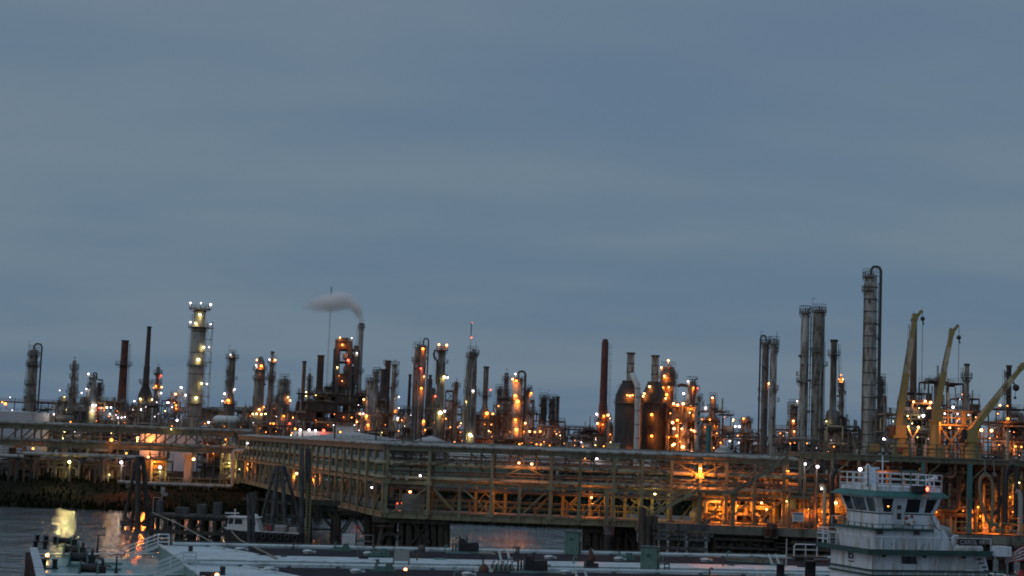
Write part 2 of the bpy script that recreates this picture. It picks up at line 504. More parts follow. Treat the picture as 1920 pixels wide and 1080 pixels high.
# ================================================================== TOWERS
def zat(px, py, Y): return P(px, py, Y).z
def tower(name, label, cat, x, ytop, w, Y, mt, segs=None, dome=0.35, plats=(), ladder=0, opipe=0, lamps=(), bands=0,
          cage=False, n=18, scaff=0, group=None, mast=0, base=GZ, pipes=(), cone=None):
    s = sx(Y)
    T = P(x, ytop, Y)
    t = thing(name, label, cat, (T.x, Y, base), group=group)
    H = T.z - base
    r = w / 2 * s
    prof = []
    if segs:
        for yy, ww in reversed(segs):
            prof.append((zat(x, yy, Y) - base, ww / 2 * s))
        if prof[0][0] > 0: prof.insert(0, (0, prof[0][1]))
    else:
        prof = [(0, r)]
    rt = prof[-1][1] if not segs else segs[0][1] / 2 * s
    if dome:
        d = rt * dome
        prof.append((H - d, rt))
        for k in (0.35, 0.7, 0.92):
            prof.append((H - d + d * k, rt * math.sqrt(max(0.02, 1 - k * k))))
        prof.append((H, rt * 0.18))
    else:
        prof.append((H, rt))
    pr = []
    for z, q in prof:
        if not pr or z >= pr[-1][0] + 1e-4 or abs(q - pr[-1][1]) > 1e-4: pr.append((max(z, pr[-1][0] if pr else 0), q))
    mb = MB(); mb.lathe(pr, n)
    part('shell', mb, mt, t)
    def rad(z):
        for (z0, r0), (z1, r1) in zip(pr, pr[1:]):
            if z0 <= z <= z1: return r0 if z1 - z0 < 1e-5 else r0 + (r1 - r0) * (z - z0) / (z1 - z0)
        return pr[-1][1]
    if not dome:
        mb = MB(); mb.ring(H - s * 2, rt * 1.0 + .02, rt * 1.0 + .18, s * 2, n); mb.ring(H - .6, rt * .8, rt + .12, .62, n)
        part('rim', mb, DSTEEL, t)
    if bands:
        zz = [H * (i + 1) / (bands + 1) for i in range(bands)]
        me = None
        for z in zz:
            rr = rad(z)
            mb = MB(); mb.ring(-.12, rr - .02, rr + .1, .24, n)
            if me is None or abs(rad(z) - r) > .05: me = mb.mesh('insulation_band')
            link('insulation_band', me, DSTEEL, t, (0, 0, z))
    for pl in plats:
        yy, ex = pl[0], pl[1]
        side = pl[2] if len(pl) > 2 else 0
        z = zat(x, yy, Y) - base
        rr = rad(z); ro = rr + ex * s
        a0, a1 = (0, 2 * math.pi) if side == 0 else ((-1.7, 1.5) if side > 0 else (1.6, 4.9))
        mb = MB(); mb.ring(z - .12, rr, ro, .2, n, a0, a1)
        k = 6 if side == 0 else 4
        for i in range(k):
            a = a0 + (a1 - a0) * i / (k if side == 0 else k - 1)
            c, q = math.cos(a), math.sin(a)
            mb.bar((rr * c, rr * q, z - 1.3), (ro * .97 * c, ro * .97 * q, z - .12), .14)
        p = part('platform', mb, STEEL, t)
        mb = MB(); pts = []
        kk = 14 if side == 0 else 9
        for i in range(kk + 1):
            a = a0 + (a1 - a0) * i / kk
            pts.append((ro * .98 * math.cos(a), ro * .98 * math.sin(a), z + .08))
        mb.rail(pts, 1.15, 9, .07, 1)
        part('handrail', mb, STEEL, p)
    if ladder:
        mb = MB()
        lx = ladder * (rad(H * .5) + .45)
        for dy in (-.3, .3):
            mb.bar((ladder * (rad(0.1) + .45), dy, 0.2), (ladder * (rad(H * .97) + .45), dy, H * .97), .09)
        k = int(H / 1.1)
        for i in range(k):
            z = .5 + i * 1.1
            if z > H * .97: break
            q = ladder * (rad(z) + .45)
            mb.bar((q, -.3, z), (q, .3, z), .05)
            if i % 2: mb.bar((ladder * rad(z), 0, z), (q + ladder * .55, 0, z), .06); mb.bar((q + ladder * .55, -.3, z), (q + ladder * .55, .3, z), .07)
        mb.bar((ladder * (rad(0.1) + 1.0), 0, 2), (ladder * (rad(H * .97) + 1.0), 0, H * .97), .07)
        part('ladder', mb, STEEL, t)
    if opipe:
        pr_ = min(.6, max(.25, rt * .22)); q = opipe * (max(rad(z_) for z_ in (0.5, H * .3, H * .6, H * .85)) + pr_ + .35)
        up = 1.5 + rt * .5
        pts = [(0, -.2, H - .2), (0, -.2, H + up * .6), (opipe * .2 * abs(q), -.2, H + up * .95), (opipe * .5 * abs(q), -.2, H + up),
               (opipe * .85 * abs(q), -.2, H + up * .9), (q, -.2, H + up * .5), (q, -.2, H - 1), (q, -.2, 0.5)]
        mb = MB(); mb.pipe(pts, pr_, 8); part('overhead_pipe', mb, DSTEEL, t)
        mb = MB()
        for i in range(1, int(H / 5)):
            z = i * 5; mb.bar((opipe * rad(z) * .9, -.2, z), (q, -.2, z), .16)
        part('pipe_bracket', mb, STEEL, t)
    if cage:
        mb = MB(); ro = rt + .55; hh = 1.5
        for i in range(6):
            a = i * math.pi / 3
            mb.bar((ro * math.cos(a), ro * math.sin(a), H - 1.4), (ro * math.cos(a), ro * math.sin(a), H + hh), .07)
        for z in (H - .2, H + hh * .5, H + hh): mb.ring(z, ro - .04, ro + .04, .07, 12)
        ck = int(x * 7) % 4
        if ck == 0: mb.bar((-ro, 0, H + hh), (-ro, 0, H + hh + 1.6), .08); mb.bar((-ro, 0, H + hh + 1.6), (-ro + .9, 0, H + hh + 1.6), .08)
        if ck == 1: mb.bar((ro * .5, 0, H), (ro * .5, 0, H + 3.2), .1)
        if ck == 2: mb.bar((-ro, 0, H + hh), (ro, 0, H + hh), .1); mb.tube((ro * .3, 0, H), (ro * .9, 0, H + 1.2), .18)
        mb.tube((0, 0, H), (0, 0, H + hh * .7), .22)
        mb.tube((.1 + ro * .3, 0, H), (.1 + ro * .3, 0, H + hh * .5), .15)
        part('top_frame', mb, DSTEEL, t)
    if cat in ('column', 'vessel', 'reactor'):
        rr_ = random.Random(int(x * 10)); pm_ = [PIPEG, STEEL, DSTEEL, ALU, ALUD]
        for k in range(rr_.randint(2, 4)):                       # risers hugging the shell
            an = rr_.uniform(-2.7, -.4); z1 = H * rr_.uniform(.35, .97); z0 = H * rr_.uniform(0, .3); pw_ = rr_.choice([.09, .13, .18])
            mb = MB(); pts_ = []
            for q in range(7):
                z_ = z0 + (z1 - z0) * q / 6; rd = rad(min(z_, H - .01)) + pw_ + .25; pts_.append((rd * math.cos(an), rd * math.sin(an), z_))
            pts_.append(((rad(min(z1, H - .01)) * .6) * math.cos(an), rad(min(z1, H - .01)) * .6 * math.sin(an), z1 + .25))
            mb.pipe(pts_, pw_, 6); part('riser_pipe', mb, rr_.choice(pm_), t)
        for k in range(rr_.randint(3, 6)):                       # nozzles and manholes
            an = rr_.uniform(-2.9, -.2); z_ = H * rr_.uniform(.2, .92); rd = rad(z_); u_ = Vector((math.cos(an), math.sin(an), 0)); q_ = u_ * (rd * .95) + Vector((0, 0, z_))
            mb = MB(); mb.tube(q_, q_ + u_ * .55, .28, None, 8); mb.tube(q_ + u_ * .5, q_ + u_ * .65, .4, None, 8); part('nozzle', mb, rr_.choice([STEEL, DSTEEL]), t)
        for k in range(rr_.randint(1, 3)):                       # small side galleries
            sd_ = rr_.choice([-1, 1]); z_ = H * rr_.uniform(.3, .9); rd = rad(z_)
            mb = MB(); a0_ = 0.0 if sd_ > 0 else math.pi; mb.ring(z_, rd, rd + .9, .12, 6, a0_ - .7, a0_ + .7); p_ = part('gallery', mb, STEEL, t)
            mb = MB(); mb.rail([((rd + .88) * math.cos(a0_ - .7 + i * .28), (rd + .88) * math.sin(a0_ - .7 + i * .28), z_ + .1) for i in range(6)], 1.1, 9, .06, 1); part('handrail', mb, STEEL, p_)
    if mast:
        mb = MB(); mb.bar((0, 0, H - .3), (0, 0, H + mast * s), .14); mb.bar((-.5, 0, H + mast * s * .7), (.5, 0, H + mast * s * .7), .08)
        part('vent_mast', mb, DSTEEL, t)
    if scaff:
        mb = MB(); x0, x1 = scaff * (r + .3), scaff * (r + .3 + 11 * s); d = 2.2
        for xx in (x0, x1):
            for yy in (-d / 2, d / 2): mb.bar((xx, yy, 0), (xx, yy, H * .93), .14)
        k = int(H / 4)
        for i in range(k):
            z = 2 + i * 4
            if z > H * .92: break
            mb.bar((x0, -d / 2, z), (x1, -d / 2, z), .12); mb.bar((x0, d / 2, z), (x1, d / 2, z), .12)
            if z + 4 < H * .93: mb.bar((x0 if i % 2 else x1, -d / 2, z), (x1 if i % 2 else x0, -d / 2, z + 4), .09)
        part('stair_frame', mb, STEEL, t)
        for i in range(2, k, 3):
            mb = MB(); z = 2 + i * 4; mb.box(((x0 + x1) / 2, 0, z), (abs(x1 - x0) + .6, d + .6, .2))
            mb.rail([(x0, -d / 2 - .3, z), (x1 + .3 * scaff, -d / 2 - .3, z)], 1.1, 2, .07)
            part('landing', mb, STEEL, t)
    for pp in pipes:                       # extra pipes: list of (x offset px, z px) points and radius
        mb = MB(); pts = [((a - x) * s, -abs(r) - .3, zat(a, b_, Y) - base) for a, b_ in pp[0]]
        mb.pipe(pts, pp[1], 8); part('side_pipe', mb, pp[2] if len(pp) > 2 else DSTEEL, t)
    if lamps:
        for L in lamps:
            br = MB()
            lx, ly, k = L[0], L[1], L[2]
            rp = L[3] if len(L) > 3 else 1.9
            pw = L[4] if len(L) > 4 else 0.6
            z = zat(lx, ly, Y) - base
            rr = rad(min(z, H - .05)) if z < H else 0.2
            loc0 = to_local(t, P(lx, ly, Y))
            off = -(math.sqrt(max(0, rr * rr - loc0.x ** 2)) + 0.9) if abs(loc0.x) < rr else -0.35
            lc = lamp(t, lx, ly, Y + off, k, rp, pw)
            if abs(lc.x) >= rr: br.bar((0 if z > H else math.copysign(rr * .9, lc.x), 0, min(z, H)), (lc.x, lc.y, z), .1)
            else: br.bar((lc.x, lc.y + 1.6, z), (lc.x, lc.y, z), .1)
            if z > H: br.bar((lc.x, lc.y, H), (lc.x, lc.y, z), .1); br.bar((0, 0, H - .2), (lc.x, lc.y, H - .2), .1)
            part('lamp_bracket', br, STEEL, t)
    return t, rad, H

COLM, STK = 'distillation_column', 'chimney_stack'
tower(COLM, 'leftmost grey column with caged top and pipe down its right side behind the white tank', 'column', 64, 656, 19, 560, ALUD, [(656, 15), (672, 15), (684, 17), (735, 18), (760, 22)], .4,
      [(666, 4), (684, 5), (720, 5, -1)], -1, 1, [(10, 752, 'o', 2, 0)] and [], cage=True, bands=5)
tower(COLM, 'slim dark column with stepped stack of ring platforms left of the pale vessel', 'column', 140, 676, 8, 540, ALUD, [(676, 7), (708, 8), (726, 10), (733, 13), (770, 14)], .4,
      [(690, 5), (707, 4), (727, 5), (738, 5)], 1, 0, [(153, 737, 'w', 1.4, 0.3), (112, 732, 'w', 1.4, .0)], mast=8)
tower('process_vessel', 'pale vessel lit yellowish with a gooseneck pipe bending right over its top', 'vessel', 176, 704, 13, 520, CONC, [(704, 10), (727, 12), (735, 18), (772, 19)], .5,
      [(708, 5, -1)], -1, 0, [(166, 701, 'w', 2.4, 1), (162, 729, 'w', 2.4, 1.2), (164, 746, 'p', 1.6, .5), (174, 760, 'w', 2, 1.2), (180, 760, 'w', 2, 1.2), (186, 765, 'r', 1.7, .4), (173, 771, 'y', 2, 2.0)],
      pipes=[([(178, 704), (178, 699), (183, 700), (184, 711), (190, 713), (195, 713), (195, 718), (188, 719), (187, 760)], .28)])
tower(COLM, 'narrow dark column close behind the gooseneck vessel', 'column', 187, 717, 9, 535, DSTEEL, None, .4, [(736, 4), (726, 4)], 1, 0, [(194, 765, 'p', 1.8, .8), (200, 764, 'y', 1.8, 1.2), (208, 764, 'w', 2, 1)])
tower(COLM, 'short column with lit yellow top above the left trestle', 'column', 120, 742, 10, 480, ALUD, None, .5, [(752, 4)], -1, 0, [(121, 744, 'y', 1.5, .9), (121, 811, 'y', 3.2, 2.4)])
tower(COLM, 'short plain column with a lamp at its foot, second from the white tank', 'column', 160, 744, 10, 478, ALUD, None, .5, [(752, 4)], 1, 0, [(151, 815, 'w', 3.4, 1.5), (160, 815, 'y', 2, .8)])
tower(STK, 'thick red-brown stack with one pale band and a ring platform', 'chimney', 235, 638, 13.5, 600, BRICKR, [(638, 13), (672, 13.5), (684, 14), (730, 15.5), (775, 18)], 0, [(684, 9)], 1, 0, n=20)
tower(STK, 'tall thin black heater stack widening into a cone at its foot', 'chimney', 280, 612, 8, 590, BLACKS, [(612, 7.5), (686, 9.5), (687, 11.5), (722, 12), (741, 26), (752, 28), (790, 28)], 0,
      [(718, 7, 1), (718, 7, -1)], 0, 0, [(252, 752, 'w', 2.4, 1), (263, 748, 'y', 2.4, 1.4), (285, 749, 'y', 2, 1.2), (248, 768, 'w', 2.2, .8), (268, 763, 'w', 1.8, .8), (273, 763, 'w', 1.8, .8), (265, 768, 'w', 2.2, .9), (294, 754, 'w', 2.2, .9), (298, 776, 'w', 1.8, .4), (314, 755, 'w', 2, .0)])
tower(COLM, 'slender column with red lamps beside the black heater stack', 'column', 297, 688, 8, 600, ALUD, [(688, 7), (718, 8), (740, 10)], .5, [(700, 5), (718, 5), (730, 5)], 1, 0,
      [(302, 704, 'r', 2.2, .6), (292, 724, 'o', 2.0, 1.2), (303, 726, 'p', 2, .6), (302, 737, 'w', 2, .6), (288, 727, 'o', 1.6, .8)], mast=6)
tower(COLM, 'very big pale concrete tower studded with white floodlights and a wide top platform', 'tower', 375, 582, 25, 560, CONC, [(582, 22), (612, 22), (614, 25), (660, 26), (757, 27), (800, 28)], 0,
      [(579, 10), (614, 8), (685, 6), (757, 6)], -1, 0,
      [(357, 568, 'w', 2.4, .8), (377, 568, 'w', 2.2, .8), (395, 571, 'w', 2.4, .8), (375, 590, 'y', 3.4, 1.20), (357, 604, 'w', 2.2, .8), (367, 606, 'y', 2.4, 0.72), (395, 608, 'w', 2, .6), (382, 651, 'y', 2.2, 0.60),
       (392, 651, 'w', 2.2, .5), (372, 674.5, 'y', 3.2, 1.32), (378, 719, 'y', 2, 0.60), (388, 720, 'w', 1.8, .5), (368, 746, 'y', 3.2, 1.32)], scaff=1, n=24, bands=6)
t_, _, _ = tower(COLM, 'tan column with one wide ring at the top and an orange lamp near its foot', 'column', 436, 664, 13, 580, ALUD, [(664, 9), (671, 13), (700, 13), (745, 14), (757, 20), (785, 20)], .3,
      [(671, 6), (700, 4, -1), (720, 4, -1), (758, 4)], -1, 0, [(432, 665, 'w', 1.9, .6), (428, 751, 'o', 3.2, 2.0), (421, 738, 'w', 1.9, .5), (440, 730, 'w', 1.9, .4), (417, 752, 'w', 1.9, .5), (421, 752, 'p', 1.9, .6), (419, 779, 'r', 2, .5)], cage=True)
tower(COLM, 'stout tan column with pointed dome and an orange lit collar', 'column', 489, 669, 19, 560, ALUD, [(669, 7), (678, 15), (692, 19), (740, 20)], .6, [(693, 4), (711, 4, -1), (711, 3, 1)], 0, 0,
      [(490, 686, 'o', 4, 2.6), (482, 675, 'p', 2.2, .8), (480, 685, 'w', 2.3, .8), (486, 768, 'p', 2.4, 1), (495, 763, 'o', 1.6, 1), (474, 776, 'y', 1.6, .3), (481, 776, 'y', 1.6, .3), (490, 777, 'y', 1.6, .3), (498, 776, 'y', 1.6, .3)])
tower(COLM, 'thin dark-capped stack between the stout tan column and the caged vessel', 'column', 511, 659, 6, 575, ALUD, [(659, 6), (672, 6), (676, 8), (704, 8), (706, 10), (770, 11)], 0, [(680, 4), (704, 4), (712, 4)], 1, 0,
      [(505, 674, 'w', 1.9, .5), (516, 675, 'p', 2.4, .8), (524, 775, 'o', 2.6, 1), (522, 794, 'o', 2.2, 1)])
tower('process_vessel', 'wide caged vessel wrapped in scaffolding left of the thin tan stack', 'vessel', 533, 710, 19, 545, ALUD, [(710, 13), (716, 19), (790, 20)], .4, [(718, 3), (738, 3), (758, 3), (774, 3)], 1, 0,
      [(540, 745, 'p', 2, .5), (544, 751, 'p', 2.6, .8), (532, 780, 'o', 2.4, 1), (543, 794, 'r', 3.0, 1), (507, 794, 'o', 2, .8), (513, 794, 'o', 2, .8)], cage=True, scaff=-1)
tower(STK, 'thin tan stack left of the square-topped black stack', 'chimney', 571, 677, 7, 620, mat('stack_tan', (0.14, 0.095, 0.07), 0.75, 0, 0.25, 0.4, RUST, 0.4), None, 0)
tower(COLM, 'slim lattice-sided column between the thin tan stack and the black stack', 'column', 581, 700, 6, 610, ALUD, None, .5, [(712, 3), (725, 3)], 1, 0, [(574, 735, 'y', 1.5, .8), (574, 742, 'y', 1.5, .8), (574, 756, 'y', 1.5, .8)], mast=10)
tower(STK, 'broad square-topped black stack on the dark furnace block', 'chimney', 602, 666, 13, 600, BLACKS, [(666, 12.5), (720, 13), (736, 15), (742, 18), (790, 18)], 0)
tower(STK, 'tall grey smoking stack with twin collars giving off the steam plume', 'chimney', 678, 606, 10, 650, CONC, [(606, 8), (613, 9), (660, 9), (740, 11), (800, 12)], 0, [(614, 2.5), (697, 4)], -1, 0)
tower(COLM, 'short grey column right of the smoking stack', 'column', 695, 712, 13, 560, ALU, None, .3, [(716, 3)], -1, 0, [(681, 775, 'w', 2, .8), (687, 780, 'o', 3, 1.6), (690, 797, 'o', 2.6, 1.6), (682, 749, 'p', 2, .8)], cage=True)
tower(COLM, 'grey column with caged top just left of the black heater stack', 'column', 706, 697, 9, 565, ALU, None, .3, [(700, 3), (712, 3, 1)], 1, 0, cage=True)
tower(STK, 'dark red stack top standing just behind the black heater stack', 'chimney', 728, 676, 10, 600, BRICKR, None, 0, [(682, 4, -1)])
tower(STK, 'black heater stack flaring to a cone above a caged furnace body', 'chimney', 721, 692, 13, 580, BLACKS, [(692, 13), (732, 14), (742, 23), (757, 26), (800, 26)], 0, [(757, 3)], 0, 0)
tower(COLM, 'grey column with ladder cage down its right side, right of the black heater stack', 'column', 740, 683, 9, 560, ALU, [(683, 8), (700, 9), (790, 10)], .3, [(684, 5), (700, 4, 1), (720, 4, 1), (745, 4, 1), (770, 4, 1)], 1, 0,
      [(748, 744, 'w', 2.2, .6), (748, 765, 'w', 2, .5), (742, 770, 'o', 2, 1), (746, 784, 'w', 2.2, .6)], mast=10)
tower(STK, 'very thin red stack left of the looped twin columns', 'chimney', 769, 702, 5, 620, BRICKR, [(702, 5), (760, 6)], 0, (), 0, 0, [(767, 783, 'p', 2.4, 1), (767, 790, 'p', 1.8, .4), (765, 818, 'w', 0.9, 0)])
tower(COLM, 'pale left half of the twin columns, no loop pipe', 'column', 783, 650, 11, 530, ALU, None, .4, [(677, 5, -1)], 0, 0, cage=True)
tower(COLM, 'tan right half of the twin columns under a tall loop pipe', 'column', 794, 646, 12, 528, ALUD, None, .4, [(655, 3)], -1, 1, [(793, 654, 'o', 3, 1.4), (789, 691, 'r', 2.2, 1), (795, 706, 'p', 2.4, .8), (790, 728, 'o', 3.4, 2), (794, 790, 'o', 3.0, 1.4), (797, 806, 'o', 1.6, .5)])
tower(STK, 'stubby black stepped stack between the looped columns and the twin-lamp column', 'chimney', 807, 703, 5, 560, BLACKS, [(703, 5), (710, 5), (711, 9), (735, 9), (737, 12), (780, 13)], 0)
tower('process_vessel', 'dark green vessel low beside the twin-lamp column', 'vessel', 812, 727, 10, 545, mat('dull_green', (0.06, 0.08, 0.06), .7, 0, .3, .5), None, .6, (), 0, 0, [(816, 743, 'r', 2.6, .8)])
tower(COLM, 'tan column with two bright pinkish lamps on its crown', 'column', 829, 655, 15, 520, ALUD, [(655, 14), (720, 15), (790, 17)], .25, [(657, 4), (708, 5, 1)], -1, 0,
      [(823, 646, 'p', 2.8, 1), (837.5, 647, 'p', 2.8, 1), (833, 707, 'y', 2.6, 1.6), (839, 708, 'w', 2.6, .8), (825.5, 774, 'y', 4, 2.6), (834, 771, 'w', 2.4, .8), (836, 785, 'o', 2.2, 1)], pipes=[([(824, 660), (816, 657), (814, 665), (816, 672), (822, 678), (822, 720)], .35)], cage=True)
tower(COLM, 'slim column tied by pipe bridges to the twin-lamp column', 'column', 856, 715, 8, 530, ALUD, None, .4, [(725, 4), (757, 4)], -1, 0, [(869.5, 772, 'w', 2.2, .6)], mast=6)
tower('process_vessel', 'round-topped grey vessel under the pipe bridges', 'vessel', 844, 748, 13, 545, ALU, None, .7, (), 0, 0)
t_, _, _ = tower(COLM, 'thick tan column with a pipe tangle on its crown, lit yellow along its lower left', 'column', 887, 659, 17, 510, ALUD, [(659, 13), (664, 16), (735, 18), (742, 20), (815, 21)], .4, [(669, 5, -1), (737, 6), (664, 4, 1)], -1, 0,
      [(887, 733, 'w', 2.4, .6), (881, 815, 'y', 3.6, 3.2), (885, 817, 'w', 2.2, .6), (873, 752, 'y', .9, 2.0)], cage=True, pipes=[([(879, 672), (877, 690), (876, 740), (873, 800)], .3, PIPEG)])
tower(STK, 'plain round grey stack on a drum furnace right of the thick tan column', 'chimney', 912, 687, 9.5, 570, ALUD, [(687, 9.5), (762, 10), (772, 18), (785, 19), (830, 19)], 0, [(742, 7)], 0, 0, [(913, 775, 'o', 4, 2.6), (924, 776, 'o', 2.2, 1), (920, 731, 'r', 2, .3), (922, 796, 'p', 1.9, .5), (919, 822, 'o', 2.2, .8), (924, 822, 'o', 2.2, .8)])
tower(COLM, 'dull column with caged top left of the spired column', 'column', 937, 729, 10, 580, ALUD, None, .3, [(733, 3)], -1, 0, cage=True)
tower(COLM, 'dull column with a thin spire on its dome', 'column', 950, 699, 9, 575, ALUD, [(699, 8), (735, 9), (740, 11)], .6, [(712, 3), (736, 4)], -1, 0, mast=9)
tower(COLM, 'broad pale column glowing orange on three levels with a hooked pipe at the top', 'column', 971, 709, 20, 540, ALU, [(709, 19), (780, 20)], .3, [(712, 3), (750, 4), (783, 4)], -1, 1,
      [(966.5, 701, 'w', 2.6, .6), (961.5, 711, 'p', 2.8, 1), (968, 714, 'o', 2.6, 1.4), (966, 742, 'o', 4, 2.4), (970.5, 753, 'o', 4.2, 3), (966.5, 787, 'o', 3.6, 2.2), (968, 805.5, 'o', 4, 2.6), (985, 793.5, 'p', 3.4, 1.2), (982, 809, 'o', 2, 1), (993, 809, 'p', 2.6, 1), (980, 830, 'o', 2.6, 1.4)])
tower(COLM, 'slim pale column right of the orange lit broad column', 'column', 990, 731, 10, 545, ALU, None, .3, [(735, 4), (770, 4, 1)], 1, 0, [(996, 737, 'o', 2.4, 1), (1013, 809, 'o', 2.2, .8)], cage=True)
tower(COLM, 'squat black reactor with pale patches, left of its near twin', 'column', 1020, 745, 12, 570, BLACKS, None, .3, [(748, 4), (762, 3)], -1, 0, cage=True)
tower(COLM, 'squat black reactor with pale patches, next to the thin coned stack', 'column', 1036, 748, 12, 570, BLACKS, None, .3, [(752, 3), (770, 3)], 1, 0, cage=True, mast=6)
tower(STK, 'thin plain brown stack on a cone at the end of the black reactors', 'chimney', 1046, 743, 6.5, 600, BRICKR, [(743, 6.5), (794, 7), (800, 14), (815, 18)], 0)
tower(STK, 'tallest red-brown chimney of the middle, chamfered cap, lit orange at its foot', 'chimney', 1135, 636, 12, 540, BRICKR, [(636, 8), (643, 13), (700, 13.5), (754, 14.5), (780, 20), (800, 22), (850, 22)], 0, [(783, 5, 1), (790, 5, -1)], 1, 0,
      [(1119, 776.5, 'w', 2.6, .8), (1140, 778.5, 'p', 3, 1.6), (1143.5, 784, 'p', 2.4, .8), (1120.5, 794, 'p', 3.2, 1.6), (1132, 780, 'o', 2.4, 1.6), (1130, 796, 'o', 1.4, 1.6), (1095.5, 822, 'w', 3, 0)], n=20)
silo_a = tower('regenerator', 'huge black coned silo with a pale chimney, left of its twin', 'silo', 1180, 714, 50, 480, SILO, [(716, 25), (719, 29), (742, 50), (850, 51)], 0, [(756, 3)], -1, 0,
      [(1176, 741, 'o', 2, 1.2), (1181, 742, 'p', 3, 1.4), (1186, 741, 'o', 2, 1.2), (1182, 843, 'o', 1.6, 1.8)], n=28)
silo_b = tower('regenerator', 'huge brown-black coned silo with orange lamps on its face, right of its twin', 'silo', 1227, 716, 48, 488, SILO, [(718, 24), (721, 28), (744, 47), (850, 48)], 0, [(755, 3)], 0, 0,
      [(1218, 725, 'p', 3, 1.4), (1208, 738, 'p', 2.6, .8), (1206, 743, 'p', 2.4, 1.2), (1222, 777.5, 'o', 3.4, 2.4), (1222, 817.5, 'o', 3.4, 2.4), (1248, 747, 'p', 2.6, 1.2), (1234, 850, 'p', 2.2, .6), (1252, 850.5, 'p', 3, .6)], n=28)
for tt, cx, yt, yb, ww, YY in ((silo_a[0], 1183, 661, 722, 14, 480), (silo_b[0], 1229, 666, 724, 13.5, 488)):
    tp, bt = to_local(tt, P(cx, yt, YY)), to_local(tt, P(cx, yb, YY)); rr = ww / 2 * sx(YY)
    mb = MB(); mb.lathe([(bt.z, rr), (tp.z, rr)], 20, (tp.x, 0, 0)); ch = part('chimney', mb, ALU, tt)
    mb = MB(); mb.ring(tp.z - .5, rr - .05, rr + .25, .5, 20, c=(tp.x, 0)); mb.ring(tp.z - 3.4, rr - .05, rr + .12, .25, 20, c=(tp.x, 0)); mb.ring(tp.z - 6, rr - .05, rr + .12, .25, 20, c=(tp.x, 0)); part('rim', mb, DSTEEL, ch)
t = thing('flue_duct', 'pale grey bent duct running down the front of the left black silo', 'duct', (P(1194, 800, 472).x, 472, GZ))
mb = MB(); mb.pipe([to_local(t, P(a, b, y_)) for a, b, y_ in ((1186, 703, 478), (1188, 707, 474), (1195, 722, 472), (1195.5, 730, 472), (1195, 790, 472), (1193, 852, 472), (1192, 905, 472))], 5.4 * sx(472), 14)
part('duct', mb, ALUB, t)
for yy in (728, 745, 770, 796, 822): mb = MB(); mb.ring(-.15, .8, 5.4 * sx(472) + .1, .3, 14); part('flange', mb, STEEL, t, to_local(t, P(1195, yy, 472)))
tower('reactor', 'domed reactor glowing orange beneath a small derrick, right of the black silos', 'reactor', 1253, 688, 28, 500, mat('reactor_tan', (0.15, 0.125, 0.10), .65, 0, .3, .4, RUST, .45), [(688, 20), (696, 28), (722, 28), (726, 24), (760, 24), (850, 24)], .8,
      [(708, 4), (724, 4), (745, 4)], 1, 0, [(1253, 676, 'p', 3, 1), (1240, 689, 'p', 2.6, .8), (1246, 705, 'p', 3, 4.5), (1254, 726, 'p', 2.4, 2), (1243, 727, 'o', 2.4, 2), (1250, 740, 'o', 3, 3)], cage=True, n=22, pipes=[([(1270, 725), (1275, 722), (1290, 724)], .5)])
tower('reactor', 'narrower orange lit vessel with capped top right of the domed reactor', 'reactor', 1298, 716, 17, 485, MATS['reactor_tan'], [(716, 13), (722, 17), (760, 18)], .4, [(730, 5, 1), (760, 6)], 1, 0,
      [(1290, 715, 'w', 2.6, .6), (1282, 738, 'w', 2.8, .8), (1300, 727, 'o', 1.5, 1.6), (1295, 762, 'p', 3.6, 2.2), (1304, 763, 'o', 2.6, 2), (1287, 762, 'o', 2.6, 2), (1277, 779, 'p', 2.8, 1.4), (1308, 728, 'r', 1.6, .4)], cage=True)
tower(COLM, 'pale narrow column at the right end of the orange glowing reactor block', 'column', 1309, 742, 10, 470, ALU, None, .3, [(746, 4, 1)], 1, 0, [(1301, 808, 'p', 2.2, 1.2)])
tower(COLM, 'small round vessel on top of the dim orange unit right of the reactor block', 'vessel', 1337, 746, 12, 500, ALUD, [(746, 9), (752, 12), (768, 13)], .6, [(765, 4)], 0, 0, [(1336, 746, 'p', 2.2, 1), (1323, 765, 'w', 2.8, .6), (1331, 787, 'o', 2.2, 2), (1316, 786, 'o', 1.8, 1.4)], cage=True)
tower(COLM, 'small orange lit column, first of a distant pair left of the twin columns', 'column', 1393, 782, 8, 560, ALUD, [(782, 6), (800, 9)], .5, [(792, 3), (812, 3)], 1, 0, [(1394, 785, 'o', 2, 1), (1392, 815, 'o', 3, 2), (1378.5, 799.5, 'w', 2.4, 0), (1386, 800, 'w', 2.4, 0), (1375, 787, 'w', 2, 0), (1383, 817, 'p', 1.8, .6)])
tower(COLM, 'small tan column, second of a distant pair left of the twin columns', 'column', 1403, 780, 9, 560, ALUD, [(780, 6), (790, 9)], .5, [(790, 5)], 1, 0, [(1400, 807, 'o', 2, 1), (1413, 818.5, 'p', 2.4, .8), (1385, 830, 'w', 2.2, .0), (1404, 848, 'w', 2.2, .4)])
tower(COLM, 'tan twin column with a dark drain pipe on its left', 'column', 1436, 642, 13, 460, ALUD, None, .3, [(646, 3)], 0, -1, [(1441.5, 719, 'p', 2.6, 1.2)], cage=True)
tower(COLM, 'pale grey twin column, right one of the medium pair', 'column', 1451, 641, 13.5, 458, ALU, None, .3, [(646, 3), (658, 3, 1), (730, 4, 1)], -1, 0, cage=True)
tower(COLM, 'short cluttered column left of the tallest twin columns', 'column', 1489, 758, 14, 500, ALUD, None, .3, [(762, 6), (775, 5), (795, 5)], -1, 0, [(1495, 752, 'w', 2.4, .6), (1487.5, 789.5, 'p', 3, 1.4), (1474.5, 810, 'w', 2.8, 0), (1489, 809, 'p', 2, .8), (1480, 822, 'o', 2, .8)], cage=True)
tower(COLM, 'tall grey column, left and thinner of the tallest twin pair', 'column', 1510, 584, 16, 440, ALU, [(584, 15), (660, 16), (830, 17)], .2, [(587, 4), (717, 6, -1)], 1, 0, cage=True)
